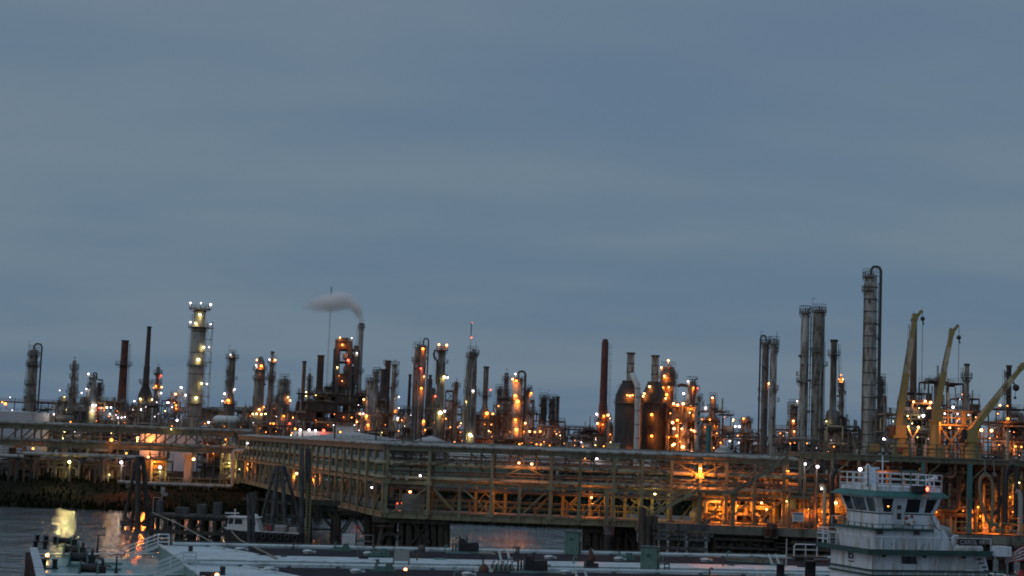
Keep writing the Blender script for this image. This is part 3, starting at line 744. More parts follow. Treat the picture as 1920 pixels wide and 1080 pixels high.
tower(COLM, 'tall grey column, right and thicker of the tallest twin pair', 'column', 1536, 581, 22, 438, ALUD, [(581, 18), (590, 22), (660, 22.5), (830, 24)], .3, [(585, 4), (660, 4, -1), (720, 4, -1)], -1, 0, cage=True)
tower(STK, 'medium brown stack with a flared cap and ring platform right of the tallest twin columns', 'chimney', 1564, 637, 12, 450, ALUD, [(637, 13), (642, 13), (643, 11.5), (700, 12), (768, 13), (772, 24), (790, 28), (850, 30)], 0, [(665, 6)], 1, 0, [(1549.5, 790, 'y', 1.3, .5)], pipes=[([(1572, 784), (1578, 781), (1585, 785), (1587, 800), (1587, 830)], .5)])
tower(COLM, 'thin pale lit column close to the medium brown stack', 'column', 1577, 706, 6.5, 455, mat('thin_tan', (.4, .34, .24), .6, 0, .2, .5), None, .3, [(718, 3), (730, 3), (760, 3)], 1, 0, [(1573, 711, 'p', 2.4, 1), (1580.5, 711, 'p', 2.4, 1), (1577, 703, 'o', 1.4, .5)])
tower(COLM, 'tallest ring-banded grey column with a black pipe looping over its top', 'column', 1633, 516, 24, 410, ALU, [(516, 23), (560, 24), (700, 25.5), (830, 27)], .4, [(520, 4, -1), (545, 5, -1)], 1, 1, bands=17, cage=True, n=24)
tower(COLM, 'thin grey column right of the tallest banded column', 'column', 1652, 712, 10, 430, ALUD, None, .3, [(716, 4), (728, 4), (742, 4)], 1, 0, cage=True)
tower(COLM, 'short plain brown column right of the tallest banded column', 'column', 1658.5, 742, 8, 425, mat('stack_tan', (0.14, 0.095, 0.07)), None, .2)
tower(STK, 'red-brown chimney partly behind the first yellow crane boom', 'chimney', 1714, 598, 11.5, 460, mat('stack_tan', (0.14, 0.095, 0.07)), [(598, 11), (690, 12), (760, 13)], 0, (), -1, 0, n=20)
tower(STK, 'grey chimney with ring platform between the second and third cranes', 'chimney', 1813, 682, 9, 420, ALU, [(682, 8.5), (760, 9.5)], 0, [(708, 6)], -1, 0)
tower(STK, 'black chimney with ladder crossed by the third crane boom', 'chimney', 1892, 685, 9, 420, BLACKS, [(685, 9), (800, 10)], 0, [(706, 4, -1), (740, 4, -1)], -1, 0)
tower('storage_tank', 'small plain grey drum tank behind the crane platform', 'tank', 1826, 758, 21, 400, DSTEEL, None, 0)

# pipe bridges, masts
t = thing('pipe_bridge', 'high girder bridge between the twin-lamp column and the slim column', 'pipe bridge', (P(836, 735, 531).x, 531, GZ))
mb = MB(); a, b = to_local(t, P(836, 733, 531)), to_local(t, P(854, 734, 531)); c, d = to_local(t, P(836, 752, 531)), to_local(t, P(854, 752, 531))
mb.bar(a, b, .5, .7); mb.bar(c, d, .3, .4); mb.bar(a, d, .2); mb.bar(b, c, .2); mb.bar(b, d, .2)
mb.bar((a.x, 0, 0), a, .4); mb.bar((b.x - .6, 0, 0), (b.x - .6, 0, b.z), .4); part('girder', mb, DSTEEL, t)
def mast(label, xt, yt, xb, Y, lamps, w=.7):
    T = P(xt, yt, Y); t = thing('radio_mast', label, 'mast', (T.x, Y, GZ)); H = T.z - GZ
    mb = MB()
    for k in range(3):
        a = k * 2.09; mb.bar((w * math.cos(a), w * math.sin(a), 0), (w * .3 * math.cos(a), w * .3 * math.sin(a), H * .93), .11)
    for i in range(int(H / 3)):
        z = i * 3; q = w * (1 - .7 * z / H)
        for k in range(3):
            a, b = k * 2.09, (k + 1) * 2.09
            mb.bar((q * math.cos(a), q * math.sin(a), z), (q * math.cos(b), q * math.sin(b), min(z + 3, H * .92)), .06)
    part('lattice', mb, mat('mast_grey', (.5, .5, .5), .7, 0, .2, .3), t)
    mb = MB(); mb.tube((0, 0, H * .9), (0, 0, H), .2); part('antenna', mb, DSTEEL, t)
    for L in lamps: lamp(t, L[0], L[1], Y - 1, L[2], L[3], 0)
mast('tall thin radio mast passing behind the steam plume', 621.5, 538, 612, 760, [])
mast('thin radio mast with red lights behind the thick tan column', 884, 604, 880, 700, [(884, 633, 'r', 2.2), (885, 605, 'r', 1.2)], .6)

# smoke plume: a real volume in a closed box
def smoke():
    Y = 652
    pts = [(678, 607, 4.0), (678, 601, 5.0), (676.5, 594, 6.5), (673, 586, 8), (668, 577, 11.5), (659, 569, 15), (647, 564, 18.5), (634, 564, 20.5), (621, 567, 20.5), (608, 568, 19.5), (595, 570, 17), (583, 572, 13), (573, 575, 9)]
    pw = [(P(a, b, Y), r * sx(Y)) for a, b, r in pts]
    lo = [min(p[i] - r * 1.7 for p, r in pw) for i in range(3)]; hi = [max(p[i] + r * 1.7 for p, r in pw) for i in range(3)]
    c = [(a + b) / 2 for a, b in zip(lo, hi)]
    mb = MB(); mb.span([lo[i] - c[i] for i in range(3)], [hi[i] - c[i] for i in range(3)])
    M = bpy.data.materials.new('steam'); M.use_nodes = True; t = M.node_tree; t.nodes.clear(); N = t.nodes; L = t.links
    tc = N.new('ShaderNodeTexCoord'); nz = N.new('ShaderNodeTexNoise'); nz.inputs['Scale'].default_value = .32; nz.inputs['Detail'].default_value = 4
    L.new(tc.outputs['Object'], nz.inputs['Vector'])
    mu = N.new('ShaderNodeVectorMath'); mu.operation = 'MULTIPLY_ADD'
    L.new(nz.outputs['Color'], mu.inputs[0]); mu.inputs[1].default_value = (2.8, 2.8, 2.8)
    ad = N.new('ShaderNodeVectorMath'); ad.operation = 'SUBTRACT'; ad.inputs[1].default_value = (1.4, 1.4, 1.4)
    L.new(tc.outputs['Object'], mu.inputs[2]); L.new(mu.outputs[0], ad.inputs[0])
    prev = None
    for i, (p, r) in enumerate(pw):
        ds = N.new('ShaderNodeVectorMath'); ds.operation = 'DISTANCE'; L.new(ad.outputs[0], ds.inputs[0]); ds.inputs[1].default_value = [p[k] - c[k] for k in range(3)]
        mr = N.new('ShaderNodeMapRange'); mr.interpolation_type = 'SMOOTHSTEP'
        mr.inputs['From Min'].default_value = r * 1.15; mr.inputs['From Max'].default_value = r * .15; mr.inputs['To Min'].default_value = 0
        f = 1 - max(0, i - 7) * .13
        mr.inputs['To Max'].default_value = (2.2 if i < 5 else .8) * f
        L.new(ds.outputs['Value'], mr.inputs['Value'])
        if prev is None: prev = mr.outputs[0]
        else:
            mxn = N.new('ShaderNodeMath'); mxn.operation = 'MAXIMUM'; L.new(prev, mxn.inputs[0]); L.new(mr.outputs[0], mxn.inputs[1]); prev = mxn.outputs[0]
    pv = N.new('ShaderNodeVolumePrincipled'); pv.inputs['Color'].default_value = (1.0, .985, .975, 1); pv.inputs['Anisotropy'].default_value = -0.25
    L.new(prev, pv.inputs['Density']); o = N.new('ShaderNodeOutputMaterial'); L.new(pv.outputs[0], o.inputs['Volume'])
    ob = link('steam_plume', mb.mesh('steam_plume'), M, None, c)
    ob['kind'] = 'stuff'
smoke()

# ================================================================== PROCESS STRUCTURES, RACKS, TANKS
CASING = mat('furnace_casing', (.05, .05, .05), .7, 0, .4, .4, (.10, .085, .07), .4)
def structure(label, x0, x1, ytop, Y, depth=8, levels=3, seed=0, lamps=(), mt=None, name='process_structure', fill=0.8, base=GZ, vessels=3, npipes=6, brace=True, top_rail=True, cat='process unit', group=None, vert=True, panels=0.0):
    r = random.Random(seed * 77 + 5)
    mt = mt or STEEL
    A, B = P(x0, ytop, Y), P(x1, ytop, Y)
    cx = (A.x + B.x) / 2; W = abs(B.x - A.x); H = (A.z + B.z) / 2 - base
    t = thing(name, label, cat, (cx, Y, base), group=group)
    nb = max(1, round(W / 6.5)); xs = [-W / 2 + W * i / nb for i in range(nb + 1)]
    zs = [H * (i + 1) / levels for i in range(levels)]
    cw = max(.28, .035 * H * .35)
    mb = MB()
    for x in xs:
        for y in (0, depth):
            hh = H * (1 if r.random() < .75 else r.uniform(.6, 1))
            mb.bar((x, y, 0), (x, y, hh), cw)
    for z in zs:
        for y in (0, depth): mb.bar((-W / 2, y, z), (W / 2, y, z), .22, .34)
        for x in xs: mb.bar((x, 0, z), (x, depth, z), .2, .3)
    if brace:
        for i in range(nb):
            for j, z in enumerate(zs):
                if r.random() < .45:
                    zb = zs[j - 1] if j else 0
                    y = 0 if r.random() < .6 else depth
                    if r.random() < .5: mb.bar((xs[i], y, zb), (xs[i + 1], y, z), .15)
                    if r.random() < .6: mb.bar((xs[i + 1], y, zb), (xs[i], y, z), .15)
    part('steel_frame', mb, mt, t)
    for j, z in enumerate(zs):
        if j == levels - 1 and not top_rail: continue
        a = r.randrange(nb); b = min(nb, a + 1 + r.randrange(nb)) if r.random() < .5 else nb
        a = a if b - a >= 1 and r.random() < .5 else 0
        mb = MB(); mb.box(((xs[a] + xs[b]) / 2, depth / 2, z + .22), (xs[b] - xs[a], depth + .8, .1))
        p = part('floor', mb, mt, t)
        mb = MB(); mb.rail([(xs[a], -.4, z + .27), (xs[b], -.4, z + .27)], 1.1, 2.2, .07)
        part('handrail', mb, mt, p)
        mb = MB(); mb.rail([(xs[a], depth + .4, z + .27), (xs[b], depth + .4, z + .27)], 1.1, 2.2, .07)
        part('handrail', mb, mt, p)
    pm = [PIPEG, ALU, ALUD, STEEL, DSTEEL, PIPEY]
    for k in range(vessels):
        lv = r.randrange(levels); zb = 0 if lv == 0 else zs[lv - 1] + .3
        hz = (zs[lv] - zb)
        x = r.uniform(-W * .42, W * .42); y = r.uniform(depth * .1, depth * .7)
        mb = MB()
        if r.random() < .5:
            rr = min(1.6, hz * .3); L = r.uniform(3, min(9, W * .6) if W > 6 else 3.2)
            L = min(L, W * .8); x = max(-W / 2 + L / 2, min(W / 2 - L / 2, x))
            z = zb + rr + .4
            mb.pipe([(x - L / 2 - rr * .4, y, z), (x - L / 2 - rr * .25, y, z), (x - L / 2, y, z), (x + L / 2, y, z), (x + L / 2 + rr * .25, y, z), (x + L / 2 + rr * .4, y, z)], [rr * .2, rr * .7, rr, rr, rr * .7, rr * .2], 12)
            mb.box((x - L * .3, y, zb + .3), (.4, rr * 1.6, .8)); mb.box((x + L * .3, y, zb + .3), (.4, rr * 1.6, .8))
            part('drum', mb, r.choice([ALU, ALUD, CONC, DSTEEL]), t)
        else:
            rr = r.uniform(.7, 1.5); hh = min(H - zb + 1.5, r.uniform(hz * .8, hz * 1.7))
            mb.lathe([(0, rr * .6), (.5, rr), (hh - rr * .5, rr), (hh - rr * .15, rr * .75), (hh, rr * .2)], 12, (x, y, zb))
            mb.tube((x, y, zb + hh - .1), (x, y, zb + hh + .8), .15)
            part('vertical_drum', mb, r.choice([ALU, ALUD, STEEL, DSTEEL]), t)
    for k in range(npipes):
        lv = r.randrange(levels); z = zs[lv] + r.choice([-.5, .6, .9, -.8]); y = r.uniform(-.5, depth * .8)
        rr = r.choice([.1, .14, .2, .28]); xa = r.uniform(-W / 2, 0); xb = r.uniform(0, W / 2)
        pts = [(xa, y, max(.3, z - r.uniform(1, 4))), (xa, y, z - .3), (xa + .3, y, z), (xb - .3, y, z), (xb, y, z + .3 * (1 if r.random() < .5 else -1))]
        pts.append((xb, y, max(.3, pts[-1][2] + r.uniform(1, 3.5) * (1 if pts[-1][2] > z else -1))))
        mb = MB(); mb.pipe(pts, rr, 7); part('pipe', mb, r.choice(pm), t)
    if vert:
        for k in range(npipes // 2):
            x = r.uniform(-W / 2, W / 2); y = r.uniform(-.4, depth * .5); zt = H * r.uniform(.5, 1.12)
            mb = MB(); mb.tube((x, y, 0), (x, y, zt), r.choice([.12, .16, .25])); part('riser', mb, r.choice(pm), t)
    if panels:
        for i in range(nb):
            for j, z in enumerate(zs):
                if r.random() < panels:
                    zb = zs[j - 1] if j else 0
                    mb = MB(); mb.box(((xs[i] + xs[i + 1]) / 2, .3, (zb + z) / 2), (xs[i + 1] - xs[i] - cw, .12, z - zb - .4)); part('panel', mb, r.choice([CASING, CASING, DSTEEL, ALUD]), t)
    if Y > 360 and name != 'pump_unit':
        lamps = list(lamps)
        rl = random.Random(seed + 901)
        for k in range(max(1, round(abs(x1 - x0) / 16))):
            lamps.append((rl.uniform(min(x0, x1) + 2, max(x0, x1) - 2), ytop + rl.uniform(.1, .9) * min(70, 835 + (x0 - 960) * .0384 - ytop + 8), rl.choice('ooopwy'), rl.uniform(.7, 1.3), rl.choice((0, .3))))
    for L in lamps:
        kk = L[2]; rp = L[3] if len(L) > 3 else 1.9; pw = L[4] if len(L) > 4 else .8
        lc = lamp(t, L[0], L[1], Y - .9, kk, rp, pw)
        mb = MB(); mb.bar((lc.x, 0, lc.z + .0), (lc.x, lc.y, lc.z), .1)
        if lc.z > H: mb.bar((lc.x, 0, H), (lc.x, 0, lc.z), .1)
        part('lamp_arm', mb, mt, t)
    return t

U = 'steel process structures across the refinery'
def S(label, x0, x1, yt, Y, **k): return structure(label, x0, x1, yt, Y, group=U, **k)
# --- left third
S('low piped steel unit right of the white tank, under the slim dark column', 97, 150, 770, 470, levels=4, seed=1, vessels=4, npipes=8, lamps=[(101, 777, 'w', 2.2, .6), (140, 809, 'w', 1.5, .4), (108, 825, 'p', 1.8, .6), (137, 822, 'w', 2, .8), (120, 830, 'y', 1.8, 1.6)])
S('brightly lit steel unit around the pale gooseneck vessel', 150, 216, 752, 525, levels=4, seed=2, vessels=5, npipes=9, lamps=[(190, 765, 'p', 1.8, 1), (206, 776, 'w', 2, 1), (165, 823, 'r', 2, .6), (157, 828, 'y', 2, 1.8), (158, 815, 'y', 2.2, 1.5)])
S('dark flat steel unit between the thick red-brown stack and the black heater stack', 216, 262, 772, 560, levels=3, seed=3, mt=DSTEEL, panels=.4, lamps=[(221, 783, 'w', 1.6, .5), (228, 783, 'w', 2, .8), (234, 782, 'w', 2.2, .8), (209, 812, 'y', 1.6, 1)])
S('steel furnace frame around the foot of the black heater stack', 258, 306, 760, 575, levels=3, seed=4, panels=.3)
S('small lit steel unit left of the big pale tower', 322, 348, 740, 540, levels=4, seed=5, depth=6, vessels=3, lamps=[(339, 726, 'y', 2.4, 1.4), (329, 739, 'p', 2.6, 1), (348, 741, 'w', 2.4, .8), (330, 760, 'o', 1.8, 1), (332, 788, 'w', 3, .8), (340, 727, 'w', 2, .6), (327, 755, 'o', 1.6, 1.2)])
S('long flat pipe deck behind the big pale tower', 330, 556, 768, 590, levels=3, seed=6, depth=12, vessels=8, npipes=18, mt=DSTEEL, panels=.5, lamps=[(316, 755, 'w', 1.8, 0), (391, 787, 'y', 1.6, .4), (550, 783, 'p', 2, .5), (537, 800, 'w', 1.4, .2)])
S('long low pipe deck left of the thick red-brown stack reaching to the frame edge', -20, 240, 757, 620, levels=3, seed=7, depth=10, vessels=6, npipes=14, mt=DSTEEL, lamps=[(10, 757, 'o', 3, 1.6), (4, 754, 'o', 2, 1), (19, 745, 'w', 1.2, 0)])
S('grey pipe rack deck below the big pale tower', 225, 345, 801, 430, levels=3, seed=8, depth=10, vessels=5, npipes=16, lamps=[(321, 806, 'y', 1.6, .6), (290, 800, 'w', 1.2, .2)])
S('grey pipe rack deck with a pale tank car, right of the big pale tower', 345, 470, 792, 440, levels=3, seed=9, depth=10, vessels=6, npipes=18, lamps=[(391, 792, 'w', 2, .5), (424, 836, 'o', 1.8, .6), (389, 834, 'o', 2.4, .8)])
S('tangled grey pipe unit at the head of the angled trestle', 455, 560, 798, 450, levels=3, seed=10, depth=9, vessels=6, npipes=16, lamps=[(463, 813, 'y', 1.0, .3), (455, 803, 'w', 1.2, .3), (475, 793, 'w', 1.6, .4)])
# --- middle
blk = S('massive dark furnace block under the square-topped black stack', 556, 668, 740, 585, levels=8, seed=11, depth=14, vessels=14, npipes=40, mt=DSTEEL, panels=.62, lamps=[(592, 741, 'y', 1.2, .3)])
S('dark tower block of steel crowned by an orange lit drum, left of the smoking stack', 627, 668, 655, 600, levels=9, seed=12, depth=12, vessels=9, npipes=16, mt=DSTEEL, panels=.55, lamps=[(653, 675.5, 'r', 3, 1), (669, 662, 'w', 2, .6)])
t = thing('overhead_frame', 'square dark frame with a bent pipe around an orange lit drum, on the dark tower', 'frame', (P(645, 655, 600).x, 600, GZ))
mb = MB()
for a, b in (((630, 800), (633, 636)), ((655, 800), (657, 638)), ((667, 720), (668, 648))): mb.bar(to_local(t, P(*a, 600)), to_local(t, P(*b, 600)), 1.6)
mb.pipe([to_local(t, P(a, b, 600)) for a, b in ((634, 642), (637, 637), (652, 637), (656, 641), (656, 660))], .8, 8); part('column', mb, DSTEEL, t)
mb = MB(); c_ = to_local(t, P(643, 648, 601)); mb.pipe([c_ + Vector((-2, 0, 0)), c_ + Vector((-1.7, 0, 0)), c_ + Vector((1.7, 0, 0)), c_ + Vector((2, 0, 0))], [1, 1.5, 1.5, 1], 12); part('drum', mb, MATS['reactor_tan'], t)
lamp(t, 637.5, 633, 599, 'p', 2.4, .8); lamp(t, 642, 646.5, 598, 'o', 3.0, 2.4); lamp(t, 659.5, 633.5, 599, 'w', 1.6, .4)
S('low steel unit at the foot of the smoking stack', 668, 752, 775, 555, levels=3, seed=13, depth=10, vessels=6, npipes=14, lamps=[(675, 776, 'p', 2.2, .8)])
S('steel unit among the looped twin columns', 752, 850, 770, 540, levels=3, seed=14, depth=10, vessels=6, npipes=14, mt=DSTEEL, lamps=[(850, 820, 'p', 1.8, .6)])
S('dark boxy furnace unit beside the thick tan column', 845, 935, 778, 575, levels=3, seed=15, depth=10, vessels=5, npipes=12, mt=DSTEEL, panels=.6, lamps=[(866, 818, 'p', 1.8, .5), (911, 824, 'o', 1.6, .6)])
S('steel unit between the dull columns and the broad orange lit column', 932, 1002, 750, 560, levels=5, seed=16, depth=10, vessels=5, npipes=14, mt=DSTEEL, lamps=[(976, 792, 'o', 2, 1), (958, 810, 'o', 2, 1), (1003, 810, 'o', 2, .6)])
S('low steel unit with a small round stack before the black reactors', 1000, 1060, 790, 560, levels=3, seed=17, depth=9, vessels=4, npipes=10, mt=DSTEEL, lamps=[(1032, 816, 'w', 2, .5), (1009, 804, 'o', 2, .6), (1006, 833, 'o', 1.6, .5)])
S('flat tangle of pale pipes left above the front trestle', 840, 945, 822, 530, levels=2, seed=18, depth=10, vessels=5, npipes=18, lamps=[(877, 837, 'w', 2.4, 0), (900, 834, 'r', 4.2, 1.6)])
S('flat tangle of pale pipes in the middle above the front trestle', 945, 1060, 826, 530, levels=2, seed=19, depth=10, vessels=5, npipes=18, lamps=[(974, 833, 'o', 1.8, .6)])
S('low steel portal frame right of the thin coned stack', 1055, 1120, 806, 530, levels=2, seed=20, depth=8, vessels=3, npipes=8, mt=DSTEEL)
S('dark low block at the foot of the red-brown chimney', 1085, 1150, 815, 530, levels=3, seed=21, depth=10, vessels=4, npipes=8, mt=mat('block_brown', (.09, .05, .04), .8, 0, .3, .4), panels=.7)
S('glowing orange reactor block packed with lamps right of the black silos', 1252, 1312, 762, 480, levels=5, seed=22, depth=12, vessels=9, npipes=22, mt=MATS['reactor_tan'],
  lamps=[(1263, 757, 'p', 3, 1.00), (1270.5, 759.5, 'p', 3, 1.00), (1281, 757, 'p', 3, 1.00), (1261, 792.5, 'p', 3, 1.20), (1270, 788, 'o', 2.6, 1.50), (1264, 803.5, 'p', 3, 1.20), (1278.5, 804, 'p', 3, 1.00), (1269, 817, 'o', 3.2, 1.70), (1254, 820, 'o', 1.4, 1.70), (1264, 833, 'p', 3, 1.00), (1261, 835, 'p', 2.4, 1.00), (1280.5, 838, 'p', 4, 1.20), (1296, 806, 'p', 2, 0.80),
         (1297, 847, 'p', 2.6, 0.80), (1287, 848, 'w', 1.6, .4), (1301, 856, 'p', 3.2, 0.50), (1312.5, 855.5, 'p', 4, 0.60), (1322, 856, 'p', 2.4, 0.40), (1283, 853, 'o', 2, 0.70), (1265, 851, 'o', 1.6, 0.70), (1257, 775, 'o', 1.4, 1.50), (1300, 780, 'o', 1.4, 1.20), (1275, 828, 'o', 1.4, 1.00)])
S('dim orange steel unit right of the glowing reactor block', 1312, 1362, 772, 500, levels=4, seed=23, depth=9, vessels=5, npipes=16, mt=MATS['reactor_tan'], lamps=[(1345, 800, 'o', 1.4, 1.4), (1337, 818, 'o', 1.5, 1.2), (1330, 797, 'o', 1.5, 1.2), (1351, 830, 'o', 1.6, 1)])
S('dark open lattice frame left of the medium twin columns', 1350, 1376, 778, 520, levels=3, seed=24, depth=7, vessels=2, npipes=5, mt=DSTEEL, lamps=[(1375, 787, 'p', 2.2, .5)])
S('low steel unit at the foot of the medium twin columns', 1362, 1470, 826, 490, levels=3, seed=25, depth=10, vessels=5, npipes=16, lamps=[(1368.5, 827, 'w', 2, .4)])
S('small steel block right of the medium twin columns', 1452, 1480, 806, 470, levels=3, seed=26, depth=8, vessels=3, npipes=6)
# --- right
S('dark steel unit between the tallest twin columns and the banded column', 1540, 1615, 806, 430, levels=4, seed=27, depth=10, vessels=5, npipes=16, mt=DSTEEL)
S('dark steel unit with bent pipes left of the tallest twin columns', 1465, 1545, 826, 420, levels=4, seed=28, depth=9, vessels=5, npipes=16, lamps=[(1404, 848, 'w', 2.4, .5)] and [])
S('open derrick tower of dark lattice just right of the second crane boom', 1741, 1776, 716, 400, levels=5, seed=29, depth=9, vessels=2, npipes=6, mt=DSTEEL, lamps=[(1767, 736.5, 'w', 2.6, .6)])
S('open square lattice tower left of the grey chimney with ring platform', 1781, 1806, 720, 395, levels=4, seed=30, depth=8, vessels=0, npipes=2, mt=DSTEEL, fill=.2)
S('dark machinery block behind the first crane boom', 1700, 1745, 752, 390, levels=5, seed=31, depth=9, vessels=5, npipes=12, mt=DSTEEL, panels=.3, lamps=[(1713, 753.5, 'p', 2.6, .8), (1735, 752.5, 'p', 2.8, .8), (1745, 754.5, 'p', 2.8, .8), (1698, 751, 'w', 1.2, .2)])
S('wide orange lit steel unit behind the loading platform at the right frame edge', 1835, 1945, 792, 370, levels=5, seed=32, depth=10, vessels=8, npipes=26, mt=DSTEEL, lamps=[(1875, 760, 'p', 3, .8), (1889, 761, 'o', 2.2, .8), (1890, 785, 'o', 4.4, 2.4), (1840, 806.5, 'p', 4, 1.6), (1859, 807.5, 'p', 3.8, 1.6), (1873, 835, 'o', 3, 2), (1904, 837, 'o', 2.6, 2), (1915, 838, 'o', 2, 1.6)])
S('steel unit with yellowish lamps behind the first crane', 1660, 1755, 778, 372, levels=5, seed=33, depth=9, vessels=6, npipes=18, mt=STEEL, lamps=[(1731.5, 780, 'w', 3.4, 1), (1723, 782, 'y', 1.8, 1.4), (1702, 780, 'y', 1.6, .6)])
S('dark steel unit between the second and third crane booms', 1756, 1838, 770, 376, levels=5, seed=34, depth=9, vessels=5, npipes=16, mt=DSTEEL, lamps=[(1787, 763.5, 'w', 3, .8), (1771.5, 775.5, 'w', 2.8, .8), (1795, 776, 'w', 2.8, .8), (1817, 778, 'w', 2.6, .8), (1794, 789, 'w', 2.6, .8), (1786, 828, 'o', 3.2, 1.6)])
S('low dark steel row behind the right loading dock', 1560, 1930, 870, 300, levels=2, seed=35, depth=8, vessels=16, npipes=40, mt=DSTEEL, base=GZ, lamps=[(1776, 866, 'y', 2, .6), (1775, 871, 'y', 2.2, .8), (1745, 873, 'o', 1.5, 1)])
S('low dark steel row of valves along the far bank behind the front trestle', 1000, 1560, 892, 330, levels=1, seed=36, depth=6, vessels=18, npipes=40, mt=DSTEEL)

# bent big pipes at the far right
t = thing('flue_duct', 'thick grey bent duct at the right frame edge beside the black chimney', 'duct', (P(1905, 800, 400).x, 400, GZ))
mb = MB(); mb.pipe([to_local(t, P(a, b, 400)) for a, b in ((1893, 777), (1908, 777), (1914, 779), (1917, 785), (1917, 900))], .85, 12)
mb.pipe([to_local(t, P(a, b, 400)) for a, b in ((1893, 792), (1905, 792), (1912, 793))], .85, 12); part('duct', mb, ALUD, t)
t = thing('pipe_loop', 'black swan-necked pipe beside the medium brown stack', 'pipe', (P(1600, 830, 415).x, 415, GZ))
mb = MB(); mb.pipe([to_local(t, P(a, b, 415)) for a, b in ((1592, 900), (1592, 812), (1594, 808), (1600, 808), (1602, 803), (1604, 801), (1609, 801), (1611, 805), (1611, 900))], .4, 10); part('pipe', mb, DSTEEL, t)


# low pipe tangles and small vents filling the ground between the towers
FN = 'low pipe tangles between the refinery towers'
for i, (x0, x1, yt, Y, lab, kinds) in enumerate((
    (64, 100, 768, 545, 'low pipe tangle right of the leftmost caged column', 'w'),
    (98, 135, 758, 575, 'low pipe tangle behind the short column with the lit yellow top', 'wo'),
    (200, 232, 756, 560, 'low pipe tangle between the gooseneck vessel and the thick red-brown stack', 'wwp'),
    (238, 262, 764, 610, 'low pipe tangle between the red-brown stack and the black heater stack', 'w'),
    (304, 330, 752, 610, 'low pipe tangle between the red-lamp column and the small lit unit', 'po'),
    (388, 418, 772, 565, 'low pipe tangle at the right foot of the big pale tower', 'wy'),
    (440, 474, 772, 570, 'low pipe tangle between the tan ringed column and the stout tan column', 'pw'),
    (500, 526, 748, 600, 'mid-high pipe tangle behind the thin dark-capped stack', 'po'),
    (546, 572, 776, 565, 'low pipe tangle right of the scaffolded vessel', 'o'),
    (575, 592, 738, 620, 'mid-high pipe tangle between the thin tan stack and the square black stack', 'y'),
    (608, 630, 726, 612, 'mid-high pipe tangle right of the square-topped black stack', 'o'),
    (664, 690, 738, 590, 'mid-high pipe tangle behind the short grey column right of the smoking stack', 'po'),
    (708, 722, 752, 575, 'mid-high pipe tangle left foot of the flared black heater stack', 'o'),
    (745, 770, 768, 580, 'low pipe tangle left of the very thin red stack', 'pw'),
    (798, 822, 748, 575, 'mid-high pipe tangle behind the dark green vessel', 'o'),
    (838, 872, 762, 575, 'low pipe tangle around the round-topped grey vessel', 'wo'),
    (892, 928, 788, 545, 'low pipe tangle in front of the drum furnace', 'op'),
    (925, 962, 762, 590, 'mid-high pipe tangle behind the dull caged column', 'o'),
    (980, 1012, 776, 585, 'low pipe tangle right of the slim pale column', 'oop'),
    (1010, 1062, 800, 545, 'low pipe tangle at the foot of the squat black reactors', 'ow'),
    (1056, 1112, 822, 500, 'very low pipe tangle left of the red-brown chimney', 'w'),
    (1140, 1150, 800, 520, 'low pipe tangle between the red-brown chimney and the left silo', 'o'),
    (1318, 1350, 790, 480, 'low pipe tangle in front of the dim orange unit', 'oop'),
    (1372, 1424, 812, 540, 'low pipe tangle at the foot of the distant small pair of columns', 'wop'),
    (1462, 1500, 806, 520, 'low pipe tangle behind the short cluttered column', 'wo'),
    (1545, 1592, 788, 470, 'mid-high pipe tangle around the medium brown stack', 'o'),
    (1590, 1622, 815, 440, 'low pipe tangle left foot of the tallest banded column', 'w'),
    (1640, 1672, 775, 440, 'mid-high pipe tangle right foot of the tallest banded column', 'w'),
    (1700, 1740, 738, 440, 'mid-high pipe tangle around the foot of the red-brown chimney behind the crane', 'w'),
    (1795, 1836, 748, 430, 'mid-high pipe tangle around the grey chimney with ring platform', 'pw'),
    (1868, 1925, 768, 430, 'mid-high pipe tangle around the black chimney at the right', 'op'))):
    r_ = random.Random(i * 13 + 3); H_ = 845 + (x0 - 960) * .0384 - yt
    L_ = [(r_.uniform(x0 + 2, x1 - 2), yt + r_.uniform(.15, .8) * H_, k, r_.uniform(1.0, 1.9), .5) for k in kinds]
    structure(lab, x0, x1, yt, Y, depth=7, levels=max(3, int(H_ / 16)), seed=200 + i, lamps=L_, mt=STEEL if i % 2 else DSTEEL, name='pipe_structure', vessels=4, npipes=14, group=FN)
# --- storage tanks
def tank(label, xc, w, ytop, Y, mt, cone_px=0, base=GZ, lamps=(), bands=3, stair=True, name='storage_tank'):
    T = P(xc, ytop, Y); s = sx(Y); r = w / 2 * s; c = cone_px * s
    t = thing(name, label, 'tank', (T.x, Y + r, base)); H = T.z - base - c
    mb = MB(); mb.lathe([(0, r), (H, r)], 48, cap=False); part('shell', mb, mt, t)
    mb = MB(); mb.lathe([(H, r + .06), (H + .12, r + .06), (H + .12 + max(c, .02), .4)], 48); part('roof', mb, mt, t)
    mb = MB()
    for i in range(bands): mb.ring(H * (i + 1) / (bands + 1), r - .02, r + .05, .08, 48)
    part('wind_girder', mb, mt, t)
    mb = MB(); k = 20
    mb.rail([((r - .1) * math.cos(-2.6 + i * .11), (r - .1) * math.sin(-2.6 + i * .11), H + .15) for i in range(k)], 1.0, 3, .07); part('handrail', mb, STEEL, t)
    if stair:
        mb = MB()
        for i in range(26):
            a = -2.1 + i * .045; z = H * i / 26
            mb.box(((r + .5) * math.cos(a), (r + .5) * math.sin(a), z + .15), (.9, .5, .1), a)
        mb.rail([((r + 1.0) * math.cos(-2.1 + i * .045), (r + 1.0) * math.sin(-2.1 + i * .045), H * i / 26 + .1) for i in range(26)], 1.1, 4, .06)
        part('stairway', mb, STEEL, t)
    for L in lamps:
        lc = lamp(t, L[0], L[1], Y + L[5] if len(L) > 5 else Y - 1.2, L[2], L[3], L[4])
        mb = MB(); mb.bar((lc.x, lc.y, 0), (lc.x, lc.y, lc.z), .14); part('lamp_post', mb, STEEL, t)
    return t
